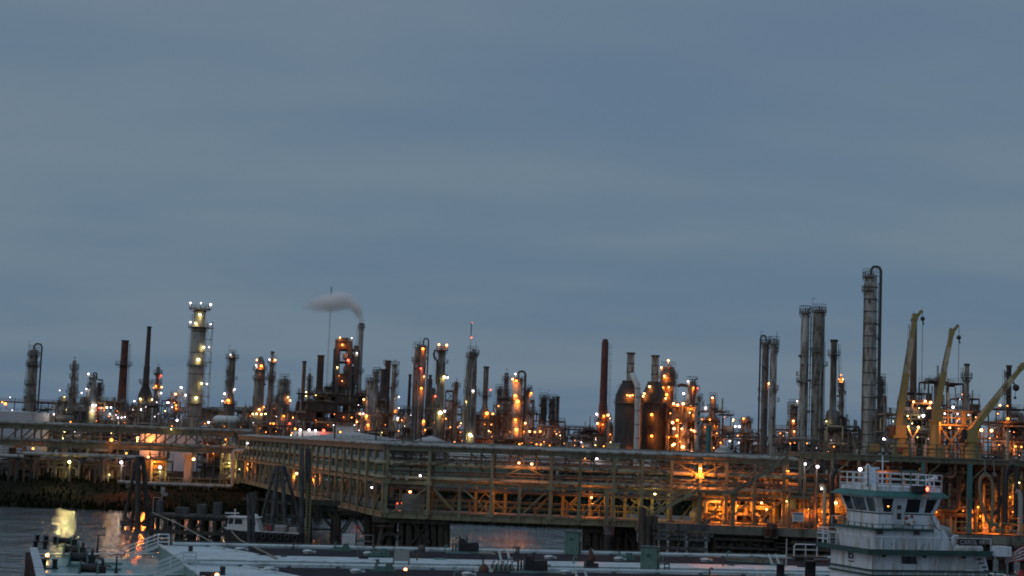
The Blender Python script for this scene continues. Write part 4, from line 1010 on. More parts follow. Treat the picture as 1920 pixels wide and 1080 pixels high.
tank('big white tank at the left frame edge behind the shore trestle', -95, 300, 762, 450, WHITE, 6, stair=False)
tank('white tank washed by an orange lamp behind the shore trestle', 310, 118, 812, 400, WHITE, 3, lamps=[(258, 820, 'p', 3.4, 34), (364, 838, 'o', 1.5, 2)], bands=1, stair=False)
tank('wide grey cone-roofed tank above the bend of the trestle', 655, 196, 810, 470, TANKG, 13)
tank('smaller grey cone-roofed tank left of the tall twin-lamp column', 806, 92, 818, 480, TANKG, 15)
tank('pale flat-topped tank seen through the lattice of the front trestle', 905, 130, 851, 450, WHITE, 2, stair=False)
tank('long pale tank wall behind the right half of the front trestle lattice', 1030, 120, 856, 452, TANKG, 3, stair=False)
tank('small white domed tank at the foot of the glowing reactor block', 1360, 34, 836, 440, WHITE, 10, stair=False)
tank('small pale cone-roofed tank low at the foot of the black silos', 1218, 40, 858, 400, WHITE, 12, stair=False)
# tank car on rack
t = thing('horizontal_tank', 'pale horizontal bullet tank on the pipe deck right of the big pale tower', 'tank', tuple(P(425, 787, 432)))
mb = MB(); mb.pipe([(-3.6, 0, 0), (-3.3, 0, 0), (-2.7, 0, 0), (2.7, 0, 0), (3.3, 0, 0), (3.6, 0, 0)], [.3, .8, 1.1, 1.1, .8, .3], 14); part('shell', mb, WHITE, t)
mb = MB(); mb.box((-2, 0, -1.2), (.4, 1.8, 1)); mb.box((2, 0, -1.2), (.4, 1.8, 1)); mb.span((-3, -.8, -1.8), (3, .8, -1.6))
for q in (-2.6, 2.6):
    for w_ in (-.7, .7): mb.bar((q, w_, -(t.location.z - GZ)), (q, w_, -1.7), .3)
part('saddle', mb, STEEL, t)
# low buildings
def building(label, x0, x1, ytop, Y, mt, depth=8, lamps=(), win=3, roof=None):
    A, B = P(x0, ytop, Y), P(x1, ytop, Y); W = B.x - A.x; H = A.z - GZ
    t = thing('low_building', label, 'building', ((A.x + B.x) / 2, Y + depth / 2, GZ))
    mb = MB(); mb.box((0, 0, H / 2), (W, depth, H)); part('wall', mb, mt, t)
    mb = MB(); mb.box((0, 0, H + .12), (W + .5, depth + .5, .24)); part('roof', mb, roof or TANKG, t)
    for i in range(win):
        mb = MB(); mb.box((-W / 2 + W * (i + .5) / win, -depth / 2 - .03, H * .55), (W / win * .4, .12, H * .25)); part('window', mb, GLASS, t)
    for L in lamps:
        lc = lamp(t, L[0], L[1], Y - 1, *L[2:]); mb = MB(); mb.bar((lc.x, -depth / 2, lc.z), lc, .1)
        if lc.z > H: mb.bar((lc.x, -depth / 2, H), (lc.x, -depth / 2, lc.z), .1)
        part('lamp_arm', mb, STEEL, t)
building('long white flat-roofed shed with white lamps above the angled trestle', 545, 630, 808, 520, WHITE, lamps=[(563, 806, 'w', 2.6, .5), (579.5, 806, 'w', 3, .4), (591.5, 807.5, 'w', 2.4, .3), (607, 807, 'r', 3, .8), (638, 810, 'o', 1.8, .4)])
building('low white block above the wide cone-roofed tank', 624, 666, 799, 540, WHITE)
building('beige hut at the foot of the red-brown chimney', 1140, 1162, 832, 450, PIPEY, 6, win=1)
building('low grey control hut behind the lattice of the front trestle', 1080, 1180, 862, 420, TANKG, 10, win=5, lamps=[(1097, 860, 'p', 2, .4), (1119, 860.5, 'w', 2.8, .4)])
building('dark low pump house on the grass behind the front trestle', 1010, 1060, 884, 380, DSTEEL, 6, win=2)
t = thing('post', 'thick teal post rising behind the front trestle before the reactor block', 'post', (P(1328, 830, 380).x, 380, GZ))
mb = MB(); zt_ = zat(1328, 800, 380) - GZ; mb.tube((0, 0, 0), (0, 0, zt_), .62, .62, 14); mb.box((.15, 0, zt_ + .1), (1.6, 1.2, .3)); part('shaft', mb, TEALP, t)
# tree
def tree(label, xc, yt, Y, w):
    T = P(xc, yt, Y); t = thing('tree', label, 'tree', (T.x, Y, GZ)); H = T.z - GZ; r = random.Random(int(xc)); R_ = w / 2 * sx(Y)
    mb = MB(); mb.tube((0, 0, -.3), (0.2, 0, H * .45), .35, .2, 8)
    for k in range(6): a = k * 1.05; mb.tube((.1, 0, H * .3), (R_ * .6 * math.cos(a), R_ * .6 * math.sin(a), H * .62), .14, .05, 6)
    part('trunk', mb, TIMBER, t)
    mb = MB()
    for k in range(1500):
        u = Vector((r.gauss(0, 1), r.gauss(0, 1), r.gauss(0, 1))).normalized() * (r.random() ** .4)
        lump = 1 + .25 * math.sin(u.x * 5 + 1) * math.cos(u.y * 4)
        c = Vector((u.x * R_ * lump, u.y * R_ * lump, H * .58 + u.z * H * .42)); q = r.uniform(.2, .5)
        a = Vector((r.gauss(0, 1), r.gauss(0, 1), r.gauss(0, 1))).normalized() * q; b = a.cross(Vector((r.gauss(0, 1), r.gauss(0, 1), 1))).normalized() * q
        mb.add([c - a, c + b * .6, c + a, c - b * .6], [(0, 1, 2, 3)])
    part('crown', mb, mat('foliage', (.045, .06, .022), .9, 0, .5, .8, streak=False, bump=0), t)
tree('broad dark round tree behind the front trestle left of the medium twin columns', 1385, 845, 400, 66)
tree('low dark shrub tree beside the small white domed tank', 1345, 862, 395, 34)

# ================================================================== TRESTLES AND DOCK
YF = 187.0
# ---- front trestle
t = thing('pipe_trestle', 'long olive steel truss trestle carrying pipes across the water in front', 'trestle', (P(725, 900, YF).x, YF, 0))
FT = t
def fl(px, z): return Vector((P(px, 900, YF).x - FT.location.x, 0, z))
def fp(px, py, dy=0.0): return to_local(FT, P(px, py, YF)) + Vector((0, dy, 0))
Lx = fl(1480, 0).x; DW = 5.5
for dy in (0, DW):
    mb = MB(); mb.ibeam((-.2, dy, 5.05), (Lx, dy, 5.05), .4, .75, .08); part('bottom_chord', mb, OLIVE, t)
    mb = MB(); mb.ibeam((-.2, dy, 12.75), (Lx, dy, 12.75), .4, .55, .07); part('top_chord', mb, OLIVED, t)
    mb = MB(); mb.ibeam((-.2, dy, 8.83), (Lx, dy, 8.83), .32, .36, .06); part('middle_chord', mb, OLIVE, t)
for i, px in enumerate((725, 804, 922, 1033, 1087, 1151, 1204, 1259, 1312, 1362, 1415, 1470)):
    x = fl(px, 0).x
    mb = MB(); mb.bar((x, -.03, 4.7), (x, -.03, 12.5), .36, .34); part('post', mb, OLIVE, t)
    mb = MB(); mb.bar((x + .25, DW, 4.7), (x + .25, DW, 12.5), .36, .32); part('post', mb, OLIVE, t)
    mb = MB(); mb.bar((x, 0, 12.3), (x, DW, 12.3), .25, .3); mb.bar((x, 0, 8.5), (x, DW, 8.5), .22, .28); mb.bar((x, 0, 4.9), (x, DW, 4.9), .3, .4); mb.bar((x, 0, 10.75), (x, DW, 10.75), .2, .24); part('cross_beam', mb, OLIVED, t)
    mb = MB()
    for z in (5.45, 8.83): mb.box((x, -.26, z), (.9, .05, .5))
    part('gusset_plate', mb, OLIVE, t)
for px in (760, 863, 892, 949, 975, 1060, 1112, 1139, 1180, 1232):
    x = fl(px, 0).x
    near = px in (863, 975, 1139)
    y = -.04 if near else DW
    mb = MB(); mb.bar((x, y, 4.75), (x, y, 9.0), .5 if px == 1139 else .36); part('short_post', mb, OLIVE, t)
for a, b, dy in (((799, 916), (732, 962), 0), ((813, 916), (855, 963), 0), ((866, 915), (920, 962), 0), ((841, 958), (800, 918), DW), ((900, 920), (948, 963), DW), ((1029, 918), (981, 962), 0), ((1003, 962), (1030, 936), DW), ((1038, 918), (1084, 962), DW), ((1095, 925), (1060, 962), DW),
                 ((1135, 925), (1090, 966), 0), ((1157, 927), (1198, 969), 0), ((1221, 922), (1250, 968), 0), ((1190, 940), (1240, 968), DW), ((1320, 985), (1358, 935), 0), ((1372, 970), (1408, 938), 0), ((1420, 975), (1465, 940), 0)):
    mb = MB(); mb.bar(fp(*a, dy + .12), fp(*b, dy + .12), .26, .2); part('diagonal', mb, OLIVE, t)
for a, b in (((1209, 866), (1256, 889)), ((1256, 866), (1209, 889)), ((1209, 892), (1256, 914)), ((1256, 892), (1209, 914)), ((1264, 866), (1310, 890)), ((1264, 914), (1310, 896)), ((1316, 890), (1358, 870)), ((1316, 896), (1358, 914)),
             ((930, 900), (985, 874)), ((985, 874), (1028, 898)), ((812, 872), (860, 856)), ((735, 874), (798, 856)), ((1094, 868), (1146, 886)), ((1040, 866), (1082, 886)), ((1368, 866), (1410, 890)), ((1410, 866), (1368, 890))):
    mb = MB(); mb.bar(fp(*a, .14), fp(*b, .14), .2, .16); part('diagonal', mb, OLIVED, t)
mb = MB(); mb.box((fl(1312, 0).x, .02, (fp(1312, 893).z)), (1.0, .08, .6)); part('gusset_plate', mb, OLIVE, t)
# secondary bracing, conduits and cable trays of the front trestle
for i, px in enumerate((765, 830, 880, 900, 955, 1005, 1062, 1112, 1175, 1230, 1285, 1340, 1388, 1440)):
    x = fl(px, 0).x
    mb = MB(); mb.bar((x, DW, 9.0), (x, DW, 12.5), .2); part('hanger', mb, OLIVED, t)
    if i % 2: mb = MB(); mb.bar((x, .2, 10.75), (x, .2, 12.5), .14); part('hanger', mb, OLIVED, t)
    x2 = x + 2.6
    mb = MB(); mb.bar((x, DW + .05, 5.4), (x2, DW + .05, 8.7), .18); part('diagonal', mb, OLIVED, t)
    mb = MB(); mb.bar((x2, DW + .05, 9.1), (x, DW + .05, 12.4), .15); part('diagonal', mb, OLIVED, t)
for z, y, r in ((12.3, .3, .06), (11.6, 2.0, .12), (11.5, 3.0, .1), (8.3, 1.4, .12), (8.2, 2.6, .1), (10.0, 3.6, .12), (10.3, .2, .08), (9.95, .3, .06), (8.2, .1, .07), (7.9, 4.9, .09), (12.0, 4.8, .1), (13.5, 2.2, .1), (13.6, 4.6, .08)):
    mb = MB(); mb.tube((0, y, z), (Lx, y, z), r, r, 6); part('conduit', mb, STEEL, t)
mb = MB(); mb.box((Lx / 2, 4.6, 10.2), (Lx, .6, .12)); part('cable_tray', mb, STEEL, t)
mb = MB()
for i in range(9):
    a, b = 820 + i * 18, 838 + i * 18
    mb.bar(fp(a, 854 + i * .4, .3), fp(b, 871 + i * .4, .3), .1); mb.bar(fp(a, 871 + i * .4, .3), fp(b, 854 + i * .4, .3), .1); mb.bar(fp(b, 854 + i * .4, .3), fp(b, 871 + i * .4, .3), .12)
part('lattice', mb, OLIVED, t)
mb = MB()
k = int(Lx / 1.0)
for i in range(k): mb.box((Lx * (i + .5) / k, DW / 2, 5.5), (Lx / k - .04, DW - .5, .08))
part('deck_grating', mb, STEEL, t, kind='stuff')
for dy, z, r, m_ in ((.5, 11.05, .23, PIPEY), (1.4, 11.0, .18, PIPEG), (2.4, 11.1, .3, PIPEG), (3.6, 11.0, .2, PIPEY), (.55, 9.38, .2, PIPEY), (1.3, 9.3, .14, PIPEG), (2.2, 9.4, .26, PIPEG), (3.3, 9.3, .18, PIPEY), (4.4, 9.3, .2, PIPEG), (.1, 13.16, .13, ALU), (.8, 13.2, .2, PIPEG), (1.7, 13.25, .25, PIPEG), (2.8, 13.2, .18, PIPEG), (3.7, 13.2, .2, STEEL)):
    mb = MB(); mb.tube((-1.5, dy, z), (Lx + 2, dy, z), r, r, 10)
    for q in range(6): mb.tube((Lx * (q + .5 + .1 * dy) / 6 - .1, dy, z), (Lx * (q + .5 + .1 * dy) / 6 + .1, dy, z), r * 1.3, r * 1.3, 10)
    part('pipe', mb, m_, t)
for dy in (.35, DW - .35):
    mb = MB(); mb.rail([(0, dy, 5.54), (Lx * .66, dy, 5.54)], 1.3, 1.9, .07, 1); part('handrail', mb, YELLOW if dy > 1 else OLIVE, t)
mb = MB(); mb.box((fl(775, 0).x, 1.6, 6.5), (2.6, 1.4, 1.9)); part('pump_cabinet', mb, CONC, t)
mb = MB(); mb.box((fl(735, 0).x, 1.4, 6.3), (1.0, .5, 1.4)); part('pump_cabinet', mb, BLACK, t)
for L in ((769, 922, 'p', 4, 4.5), (922, 925, 'p', 4.4, 3.2), (1109, 933, 'p', 3.8, 5), (1228, 926, 'y', 3.6, 9), (1313, 878.5, 'p', 3.8, 8), (1345, 935, 'p', 3.2, 2.4), (745, 944, 'r', 2.2, .3), (754, 943, 'r', 2.2, .3), (754, 949, 'w', 2, .2), (788, 892, 'w', 2.4, .2), (973, 868, 'p', 4, .7), (997, 870, 'p', 4.6, .8), (697, 914, 'w', 2, .2)):
    inside = L[1] > 900
    lc = lamp(t, L[0], L[1], YF + (1.8 if inside else -.7), *L[2:])
    mb = MB(); mb.bar(lc, (lc.x, lc.y, lc.z + .9), .07); mb.bar((lc.x, lc.y, lc.z + .9), (lc.x, 0.0, lc.z + .9), .07); mb.box((lc.x, lc.y, lc.z + .16), (.4, .4, .12)); part('lamp_hood', mb, STEEL, t)

# ---- angled trestle
A0, A1 = Vector((P(447, 860, 302).x, 302, 0)), Vector((P(722, 860, 188).x, 187.6, 0))
d_ = A1 - A0; LA = d_.length
t = thing('pipe_trestle', 'receding olive trestle of close-set posts running from the bank to the front trestle', 'trestle', tuple(A0), math.atan2(d_.y, d_.x))
for dy in (0, 5.5):
    mb = MB(); mb.ibeam((0, dy, 5.0), (LA, dy, 5.0), .4, .7, .08); part('bottom_chord', mb, OLIVE, t)
    mb = MB(); mb.ibeam((0, dy, 12.75), (LA, dy, 12.75), .4, .6, .08); part('top_chord', mb, OLIVED, t)
    mb = MB(); mb.ibeam((0, dy, 8.8), (LA, dy, 8.8), .34, .4, .06); part('middle_chord', mb, OLIVE, t)
    n_ = 26
    for i in range(n_ + 1):
        x = LA * i / n_
        mb = MB(); mb.bar((x, dy, 4.7), (x, dy, 12.5), .36 if i % 3 else .48, .3); part('post', mb, OLIVE, t)
        if dy == 0 or i % 2:
            if i < n_:
                mb = MB(); mb.bar((x, dy + .1, 5.4 if i % 2 else 8.6), (x + LA / n_, dy + .1, 8.6 if i % 2 else 5.4), .16); part('diagonal', mb, OLIVED, t)
    mb = MB(); mb.rail([(0, dy + .35, 5.5), (LA, dy + .35, 5.5)], 1.3, 2.2, .07); part('handrail', mb, OLIVED, t)
mb = MB()
for i in range(14):
    x = LA * i / 13
    for z in (12.3, 10.7, 8.45, 4.9): mb.bar((x, 0, z), (x, 5.5, z), .22, .3)
part('cross_beam', mb, OLIVED, t)
mb = MB(); mb.box((LA / 2, 2.75, 5.5), (LA, 5.0, .1)); part('deck_grating', mb, STEEL, t)
for dy, z, r, m_ in ((.6, 11.0, .25, PIPEY), (1.6, 11.0, .2, PIPEG), (3, 11.05, .3, PIPEG), (.5, 9.3, .2, PIPEY), (1.4, 9.3, .2, PIPEG), (2.5, 9.35, .28, PIPEG), (3.8, 9.3, .2, PIPEY), (.1, 13.2, .14, ALU), (.9, 13.2, .2, PIPEG), (1.9, 13.25, .25, ALU), (3, 13.2, .2, PIPEG)):
    mb = MB(); mb.tube((-3, dy, z), (LA + 1, dy, z), r, r, 10); part('pipe', mb, m_, t)
for L in ((466, 870, 'p', 2.8, 2), (556, 888, 'p', 3.4, 2.4), (592, 893, 'o', 2.0, 1.8), (481, 869, 'o', 1.6, .6), (464, 831, 'w', 1.8, .3)):
    f_ = (L[0] - 447) / (722 - 447); Yl = 1 / (1 / 302 + (1 / 187.6 - 1 / 302) * f_)
    lc = lamp(t, L[0], L[1], Yl + 1.5, *L[2:]); mb = MB(); mb.bar(lc, (lc.x, lc.y, 8.7), .07); mb.bar((lc.x, lc.y, 8.7), (lc.x, 0, 8.7), .07); part('lamp_hood', mb, STEEL, t)
    if L[4] > 1.5:
        mb = MB(); mb.bar((lc.x + .3, lc.y + .8, 4.9), (lc.x + .3, lc.y + .8, 8.8), .5); part('post', mb, OLIVE, t)

# ---- shore trestle on the left
YS = 302.0
t = thing('pipe_trestle', 'shore trestle with open diagonals crossing in front of both white tanks at left', 'trestle', (P(-30, 815, YS).x, YS, GZ))
ST = t
def sp(px, py, dy=0.0): return to_local(ST, P(px, py, YS)) + Vector((0, dy, 0))
zt, zb = sp(200, 806).z, sp(200, 837.5).z
xe = sp(437, 830).x
for dy in (0, 4.5):
    mb = MB(); mb.ibeam((0, dy, zt), (xe, dy, zt), .5, .9, .1); part('top_chord', mb, OLIVED, t)
    mb = MB(); mb.ibeam((0, dy, zb), (xe, dy, zb), .5, .9, .1); part('bottom_chord', mb, OLIVED, t)
    pxs = [3, 40, 77, 114, 151, 188, 202 if 0 else 225, 272, 310, 349, 388, 426]
    for i, px in enumerate(pxs):
        x = sp(px, 820).x + dy * .25
        mb = MB(); mb.bar((x, dy, zb), (x, dy, zt), .3, .3); part('post', mb, OLIVED, t)
        if i < len(pxs) - 1:
            x2 = sp(pxs[i + 1], 820).x + dy * .25
            a, b = (zb, zt) if px < 340 else (zt, zb)
            mb = MB(); mb.bar((x + .2, dy + .05, a), (x2 - .2, dy + .05, b), .22); part('diagonal', mb, OLIVED, t)
mb = MB()
for i in range(14):
    x = xe * i / 13
    mb.bar((x, 0, zt), (x, 4.5, zt), .25, .3); mb.bar((x, 0, zb), (x, 4.5, zb), .25, .3)
part('cross_beam', mb, OLIVED, t)
for dy, z, r, m_ in ((.4, zt + .75, .28, PIPEG), (1.5, zt + .8, .34, ALUD), (2.8, zt + .7, .25, PIPEG), (.8, zb + .7, .22, PIPEG), (2.0, zb + .8, .3, PIPEG), (3.3, zb + .7, .22, STEEL)):
    mb = MB(); mb.tube((0, dy, z), (xe + 3, dy, z), r, r, 10); part('pipe', mb, m_, t)
mb = MB(); mb.rail([(xe * .35, -.2, zt + .5), (xe, -.2, zt + .5)], 1.2, 3, .08); part('handrail', mb, OLIVED, t)
for px in (18, 190, 352):
    x = sp(px, 820).x
    mb = MB(); mb.box((x, 2.2, (zb - .9) / 2), (1.25 if px > 300 else .8, 1.6, zb - .9)); pr_ = part('pier', mb, CONC if px > 300 else DSTEEL, t)
    mb = MB(); mb.box((x, 2.2, zb - .68), (2.1, 5.2, .44)); part('pier_cap', mb, CONC, t)
for L in ((62, 841, 'o', 3.8, .5), (209, 825, 'o', 3.4, .4), (237, 850, 'o', 2, .4), (278, 857, 'p', 3.6, 5), (363, 861, 'p', 3.4, 1.8), (321, 805, 'y', 1.6, .5), (423, 824, 'o', 1.4, .4)):
    lc = lamp(t, L[0], L[1], YS - 1, *L[2:]); mb = MB(); mb.bar(lc, (lc.x, 0, lc.z + .1), .08); mb.bar((lc.x, 0, min(lc.z, zb)), (lc.x, 0, max(zb, lc.z + .1)), .1); part('lamp_arm', mb, STEEL, t)

def pipe_thing(label, pts, Y, r, mt, sup=(), name='pipeline', n=12):
    w0 = P(pts[0][0], pts[0][1], Y); t = thing(name, label, 'pipe', (w0.x, Y, GZ))
    mb = MB(); mb.pipe([to_local(t, P(a, b, Y)) for a, b in pts], r, n); part('pipe', mb, mt, t)
    for px in sup:
        p = to_local(t, P(px, pts[0][1] + (px - pts[0][0]) * (pts[-1][1] - pts[0][1]) / max(1, pts[-1][0] - pts[0][0]), Y))
        mb = MB(); mb.bar((p.x - .6, .2, -.2), (p.x - .6, .2, p.z - r), .3); mb.bar((p.x + .6, .2, -.2), (p.x + .6, .2, p.z - r), .3); mb.bar((p.x - 1, .1, p.z - r - .12), (p.x + 1, .1, p.z - r - .12), .3)
        part('pipe_support', mb, DSTEEL, t)
    return t
pipe_thing('fat grey pipeline under the shore trestle ending behind the timber dolphin', [(42, 850), (120, 852), (268, 858)], 298, .36, PIPEG, (52, 66, 128, 186, 240))
pipe_thing('grey pipeline stub at the left frame edge, lower than its neighbour', [(-20, 853), (44, 856)], 296, .33, PIPEG, (24, 40))
t = pipe_thing('long pale pipeline low along the bank turning up a tall riser to the trestle', [(220, 904), (400, 911), (431, 912), (434.5, 911), (436, 908), (437, 850), (438, 846.5), (442, 845), (458, 845)], 294, .34, PIPEG, ())
mb = MB()
for px in (240, 290, 340, 390): p = to_local(t, P(px, 908, 294)); mb.box((p.x, 0, p.z / 2 - .5), (.5, .6, max(.3, p.z - .3) + 1))
part('pipe_support', mb, STEEL, t)
# shore equipment
def SH(label, x0, x1, yt, Y, **k): return structure(label, x0, x1, yt, Y, group='shore pump and valve units on the left bank', name='pump_unit', **k)
SH('shore pipe frame behind the shore trestle between the two white tanks', 100, 250, 815, 345, levels=3, seed=56, depth=6, vessels=6, npipes=26, mt=DSTEEL, lamps=[(118, 822, 'y', 1.2, .6), (140, 812, 'w', 1.4, .3), (156, 830, 'y', 1.4, .8), (184, 838, 'p', 1.2, .4)])
SH('dark shore unit behind the shore trestle right of the lit white tank', 372, 440, 830, 340, levels=3, seed=57, depth=6, vessels=5, npipes=20, mt=DSTEEL, lamps=[(400, 850, 'o', 1.2, .6), (389, 834, 'o', 1.8, .6)])
SH('shore valve unit with pale pipes at the far left under the pipeline', -10, 66, 858, 306, levels=2, seed=51, depth=5, vessels=3, npipes=8, base=GZ)
SH('lit shore valve unit with yellow glow around a bright floodlight', 66, 150, 868, 307, levels=1, seed=52, depth=6, vessels=6, npipes=34, mt=OLIVE, lamps=[(121, 885, 'y', 2, 1.0)], top_rail=False)
SH('shore pump unit with white goosenecks left of the timber dolphin', 150, 226, 872, 308, levels=1, seed=53, depth=6, vessels=6, npipes=34, mt=OLIVE, lamps=[(205, 890, 'y', 1.2, .8), (232, 873, 'w', 1.2, .4)], top_rail=False)
SH('shore pump unit lit orange behind the timber dolphin', 268, 312, 866, 309, levels=2, seed=54, depth=6, vessels=5, npipes=14, mt=OLIVE, lamps=[(300, 884, 'y', 2, 1.6), (290, 866, 'o', 1.8, 2.4)])
SH('tall yellow lit riser unit at the corner of the shore and angled trestles', 416, 448, 842, 312, levels=2, seed=55, depth=5, vessels=2, npipes=14, mt=OLIVE, lamps=[(424, 838, 'y', 1.6, 1.2), (430, 868, 'y', 1.6, 3.4), (418, 837, 'w', 1.6, .5), (449, 880, 'y', 1.2, 3)])
t = thing('fence', 'low bank-top hand rail right of the timber dolphin', 'fence', (P(370, 900, 303).x, 303, GZ))
mb = MB(); mb.rail([(-8, 0, 0), (5, 0, 0)], 1.3, 2.5, .1); part('rail', mb, OLIVE, t)
# the small yellow lit stair
def stair(label, a, b, Y, w=1.1, mt=OLIVE, h=1.1, legs=True, base=None):
    A, B = P(*a, Y), P(*b, Y); t = thing('stairway', label, 'stairs', tuple(A)); D = B - A
    for yy in (0, w):
        mb = MB(); mb.bar((0, yy, 0), (D.x, yy, D.z), .1, .36); part('stringer', mb, mt, t)
        mb = MB()
        k = max(3, int(abs(D.x) / 1.3))
        for i in range(k + 1): q = Vector((D.x * i / k, yy, D.z * i / k)); mb.bar(q, q + Vector((0, 0, h)), .07)
        for q in (h, h * .5): mb.bar((0, yy, q), (D.x, yy, D.z + q), .07)
        part('handrail', mb, mt, t)
    n = max(4, int(abs(D.z) / .21)); me = None
    for i in range(n):
        f = (i + .5) / n
        if me is None: q = MB(); q.box((0, 0, 0), (.28, w, .05)); me = q.mesh('tread')
        link('tread', me, STEEL, t, (D.x * f, w / 2, D.z * f + .1))
    return t
stair('small yellow lit stair beside the corner riser on the bank', (414, 898), (434, 884), 300, mt=OLIVE)

# ---- light poles
def pole(label, px, py, Y, kind, rpx=2.4, power=1.4, base=GZ, group=None):
    w = P(px, py, Y); t = thing('light_pole', label, 'light pole', (w.x, Y + .5, base), group=group)
    H = w.z - base
    mb = MB(); mb.tube((0, 0, 0), (0, 0, H + .3), .14, .09, 8); mb.bar((0, 0, H + .25), (0, -.6, H + .3), .07); part('pole', mb, STEEL, t)
    mb = MB(); mb.box((0, -.5, H + rpx * sx(Y) + .1), (.6, .7, .12)); part('lamp_hood', mb, STEEL, t)
    lamp(t, px, py, Y, kind, rpx, power)
    return t
pp_ = pole('bank floodlight with the brightest yellow-white glow above the water streak at left', 130, 866, 297, 'y', 5, 2.2)
flood(pp_, to_local(pp_, P(130, 866, 296.2)), (1, .8, .32), 1200)
flood(ST, to_local(ST, P(274, 862, 292.5)), (1, .16, .015), 5200)
flood(ST, to_local(ST, P(222, 868, 296.5)), (1, .6, .25), 260)
pole('bank floodlight, white, just left of the timber dolphin', 227.5, 867, 299, 'w', 3.4, 2)
pole('bank floodlight, white, just right of the timber dolphin', 300, 876, 300, 'w', 4, 2.6)
pole('small white lamp pole left of the second white tank', 234, 792, 420, 'w', 1.6, .3) if 0 else None
for q, lab in enumerate(('thin dark unlit pole above the wide cone-roofed tank, left one', 'thin dark unlit pole above the wide cone-roofed tank, middle one', 'thin dark unlit pole between the two cone-roofed tanks', 'thin dark unlit pole in front of the smaller cone-roofed tank')):
    px, py = ((629, 780), (706, 800), (757, 797), (791, 775))[q]
    w = P(px, py, 330); t = thing('utility_pole', lab, 'pole', (w.x, 330, GZ)); mb = MB(); mb.tube((0, 0, 0), (0, 0, w.z - GZ), .2, .14, 8); part('shaft', mb, TIMBER, t)
    mb = MB(); mb.box((0, 0, w.z - GZ - .8), (1.6, .14, .14)); part('crossarm', mb, TIMBER, t)

# ---- dock
ZD = 5.4
XD0, XD1 = P(1200, 990, 183).x, P(1990, 990, 183).x
mb = MB(); mb.span((XD0, 183, ZD - .55), (XD1, 206, ZD))
mb.span((XD0, 182.7, ZD - .9), (XD1, 183, ZD + .06))
for i in range(16): mb.bar((XD0 + (XD1 - XD0) * i / 15, 183.5, ZD - .8), (XD0 + (XD1 - XD0) * i / 15, 205, ZD - .8), .5, .5)
struct('dock_deck', mb, mat('dock_concrete', (.17, .16, .13), .85, 0, .3, .3, (.08, .075, .06), .4))
def dp(px, py, dy=0.0, Y=186.0): return P(px, py, Y + dy)
# upper crane platform
A, B = P(1500, 848, 186), P(1985, 866, 186); zp = 14.0
t = thing('crane_platform', 'high steel platform with railing that carries the three yellow cranes', 'platform', ((A.x + B.x) / 2, 186, ZD)); W = B.x - A.x; H = zp - ZD
CP = t
for dy in (0, 9):
    mb = MB(); mb.ibeam((-W / 2, dy, H - .3), (W / 2, dy, H - .3), .4, .6, .08); part('girder', mb, OLIVED, t)
mb = MB(); mb.box((0, 4.5, H + .06), (W, 9.4, .1)); part('floor', mb, STEEL, t)
for px in (1500, 1560, 1610, 1730, 1818, 1880, 1935):
    x = P(px, 900, 186).x - t.location.x
    for dy in (0, 9): mb = MB(); mb.bar((x, dy, 0), (x, dy, H - .6), .5 if px in (1818,) else .34); part('column', mb, TEALP if px in (1818, 1730) else OLIVED, t)
    mb = MB(); mb.bar((x, 0, H - .25), (x, 9, H - .25), .25, .4); mb.bar((x, .1, H - 2.6), (x + 2.2, .1, H - .5), .18); part('brace', mb, OLIVED, t)
for i in range(20):
    x = -W / 2 + W * i / 19
    mb = MB(); mb.bar((x, -.1, H + .1), (x, -.1, H + 1.5), .16); part('rail_post', mb, OLIVED, t)
mb = MB()
for z in (.55, 1.0, 1.5): mb.bar((-W / 2, -.1, H + z), (W / 2, -.1, H + z), .09)
part('rail', mb, OLIVED, t)
mb = MB(); mb.box((P(1650, 850, 186).x - t.location.x, 3, H + .9), (1.1, .8, .9)); part('locker', mb, YELLOW, t)
mb = MB(); mb.box((P(1698, 850, 186).x - t.location.x, 3, H + .75), (.8, .7, .5)); part('locker', mb, BRICKR, t)
mb = MB(); mb.box((P(1590, 850, 186).x - t.location.x, 4, H + .7), (1.2, .7, .5)); part('locker', mb, BRICKR, t)
for L in ((1657, 823, 'w', 2.8, 0), (1660, 824, 'w', 1, 0)): lamp(t, L[0], L[1], 190, *L[2:])
# orange framed landing tower
t = thing('access_tower', 'orange lit access tower with bright railing between the second and third cranes', 'tower', (P(1782, 850, 192).x, 192, ZD))
zt_ = zat(1782, 797, 192) - ZD; W = (1802 - 1758) * sx(192)
for x in (-W / 2, W / 2):
    for y in (0, 4): mb = MB(); mb.bar((x, y, 0), (x, y, zt_ + 1.7 if y == 0 else zt_), .32); part('column', mb, OLIVE, t)
mb = MB(); mb.box((0.6, 2, zt_), (W + 1.6, 5, .2)); part('floor', mb, OLIVE, t)
mb = MB(); mb.rail([(-W / 2, -.3, zt_ + .1), (W / 2 + 1.2, -.3, zt_ + .1), (W / 2 + 1.2, 4, zt_ + .1)], 1.55, .9, .12, 1); part('handrail', mb, YELLOW, t)
for a in (0, 4): mb = MB(); mb.bar((-W / 2, a, zt_ - 4), (W / 2, a, zt_), .16); mb.bar((W / 2, a, zt_ - 4), (-W / 2, a, zt_), .16); part('brace', mb, OLIVE, t)
for L in ((1742, 767, 'p', 5.5, 1.0), (1760, 791, 'p', 1.6, 3.0), (1752, 802, 'p', 3, 1.2), (1781, 802, 'p', 2.8, .8), (1772, 790, 'o', 1.2, 2.4), (1798, 786, 'o', 1.2, 2.0)):
    lc = lamp(t, L[0], L[1], 191 - .6, *L[2:]); mb = MB(); mb.bar(lc, (max(-W / 2, min(W / 2, lc.x)), 0, lc.z), .1); part('lamp_arm', mb, STEEL, t)
t = thing('light_pole', 'twin-armed light pole in front of the first crane on the platform', 'light pole', tuple(P(1712, 850, 187)))
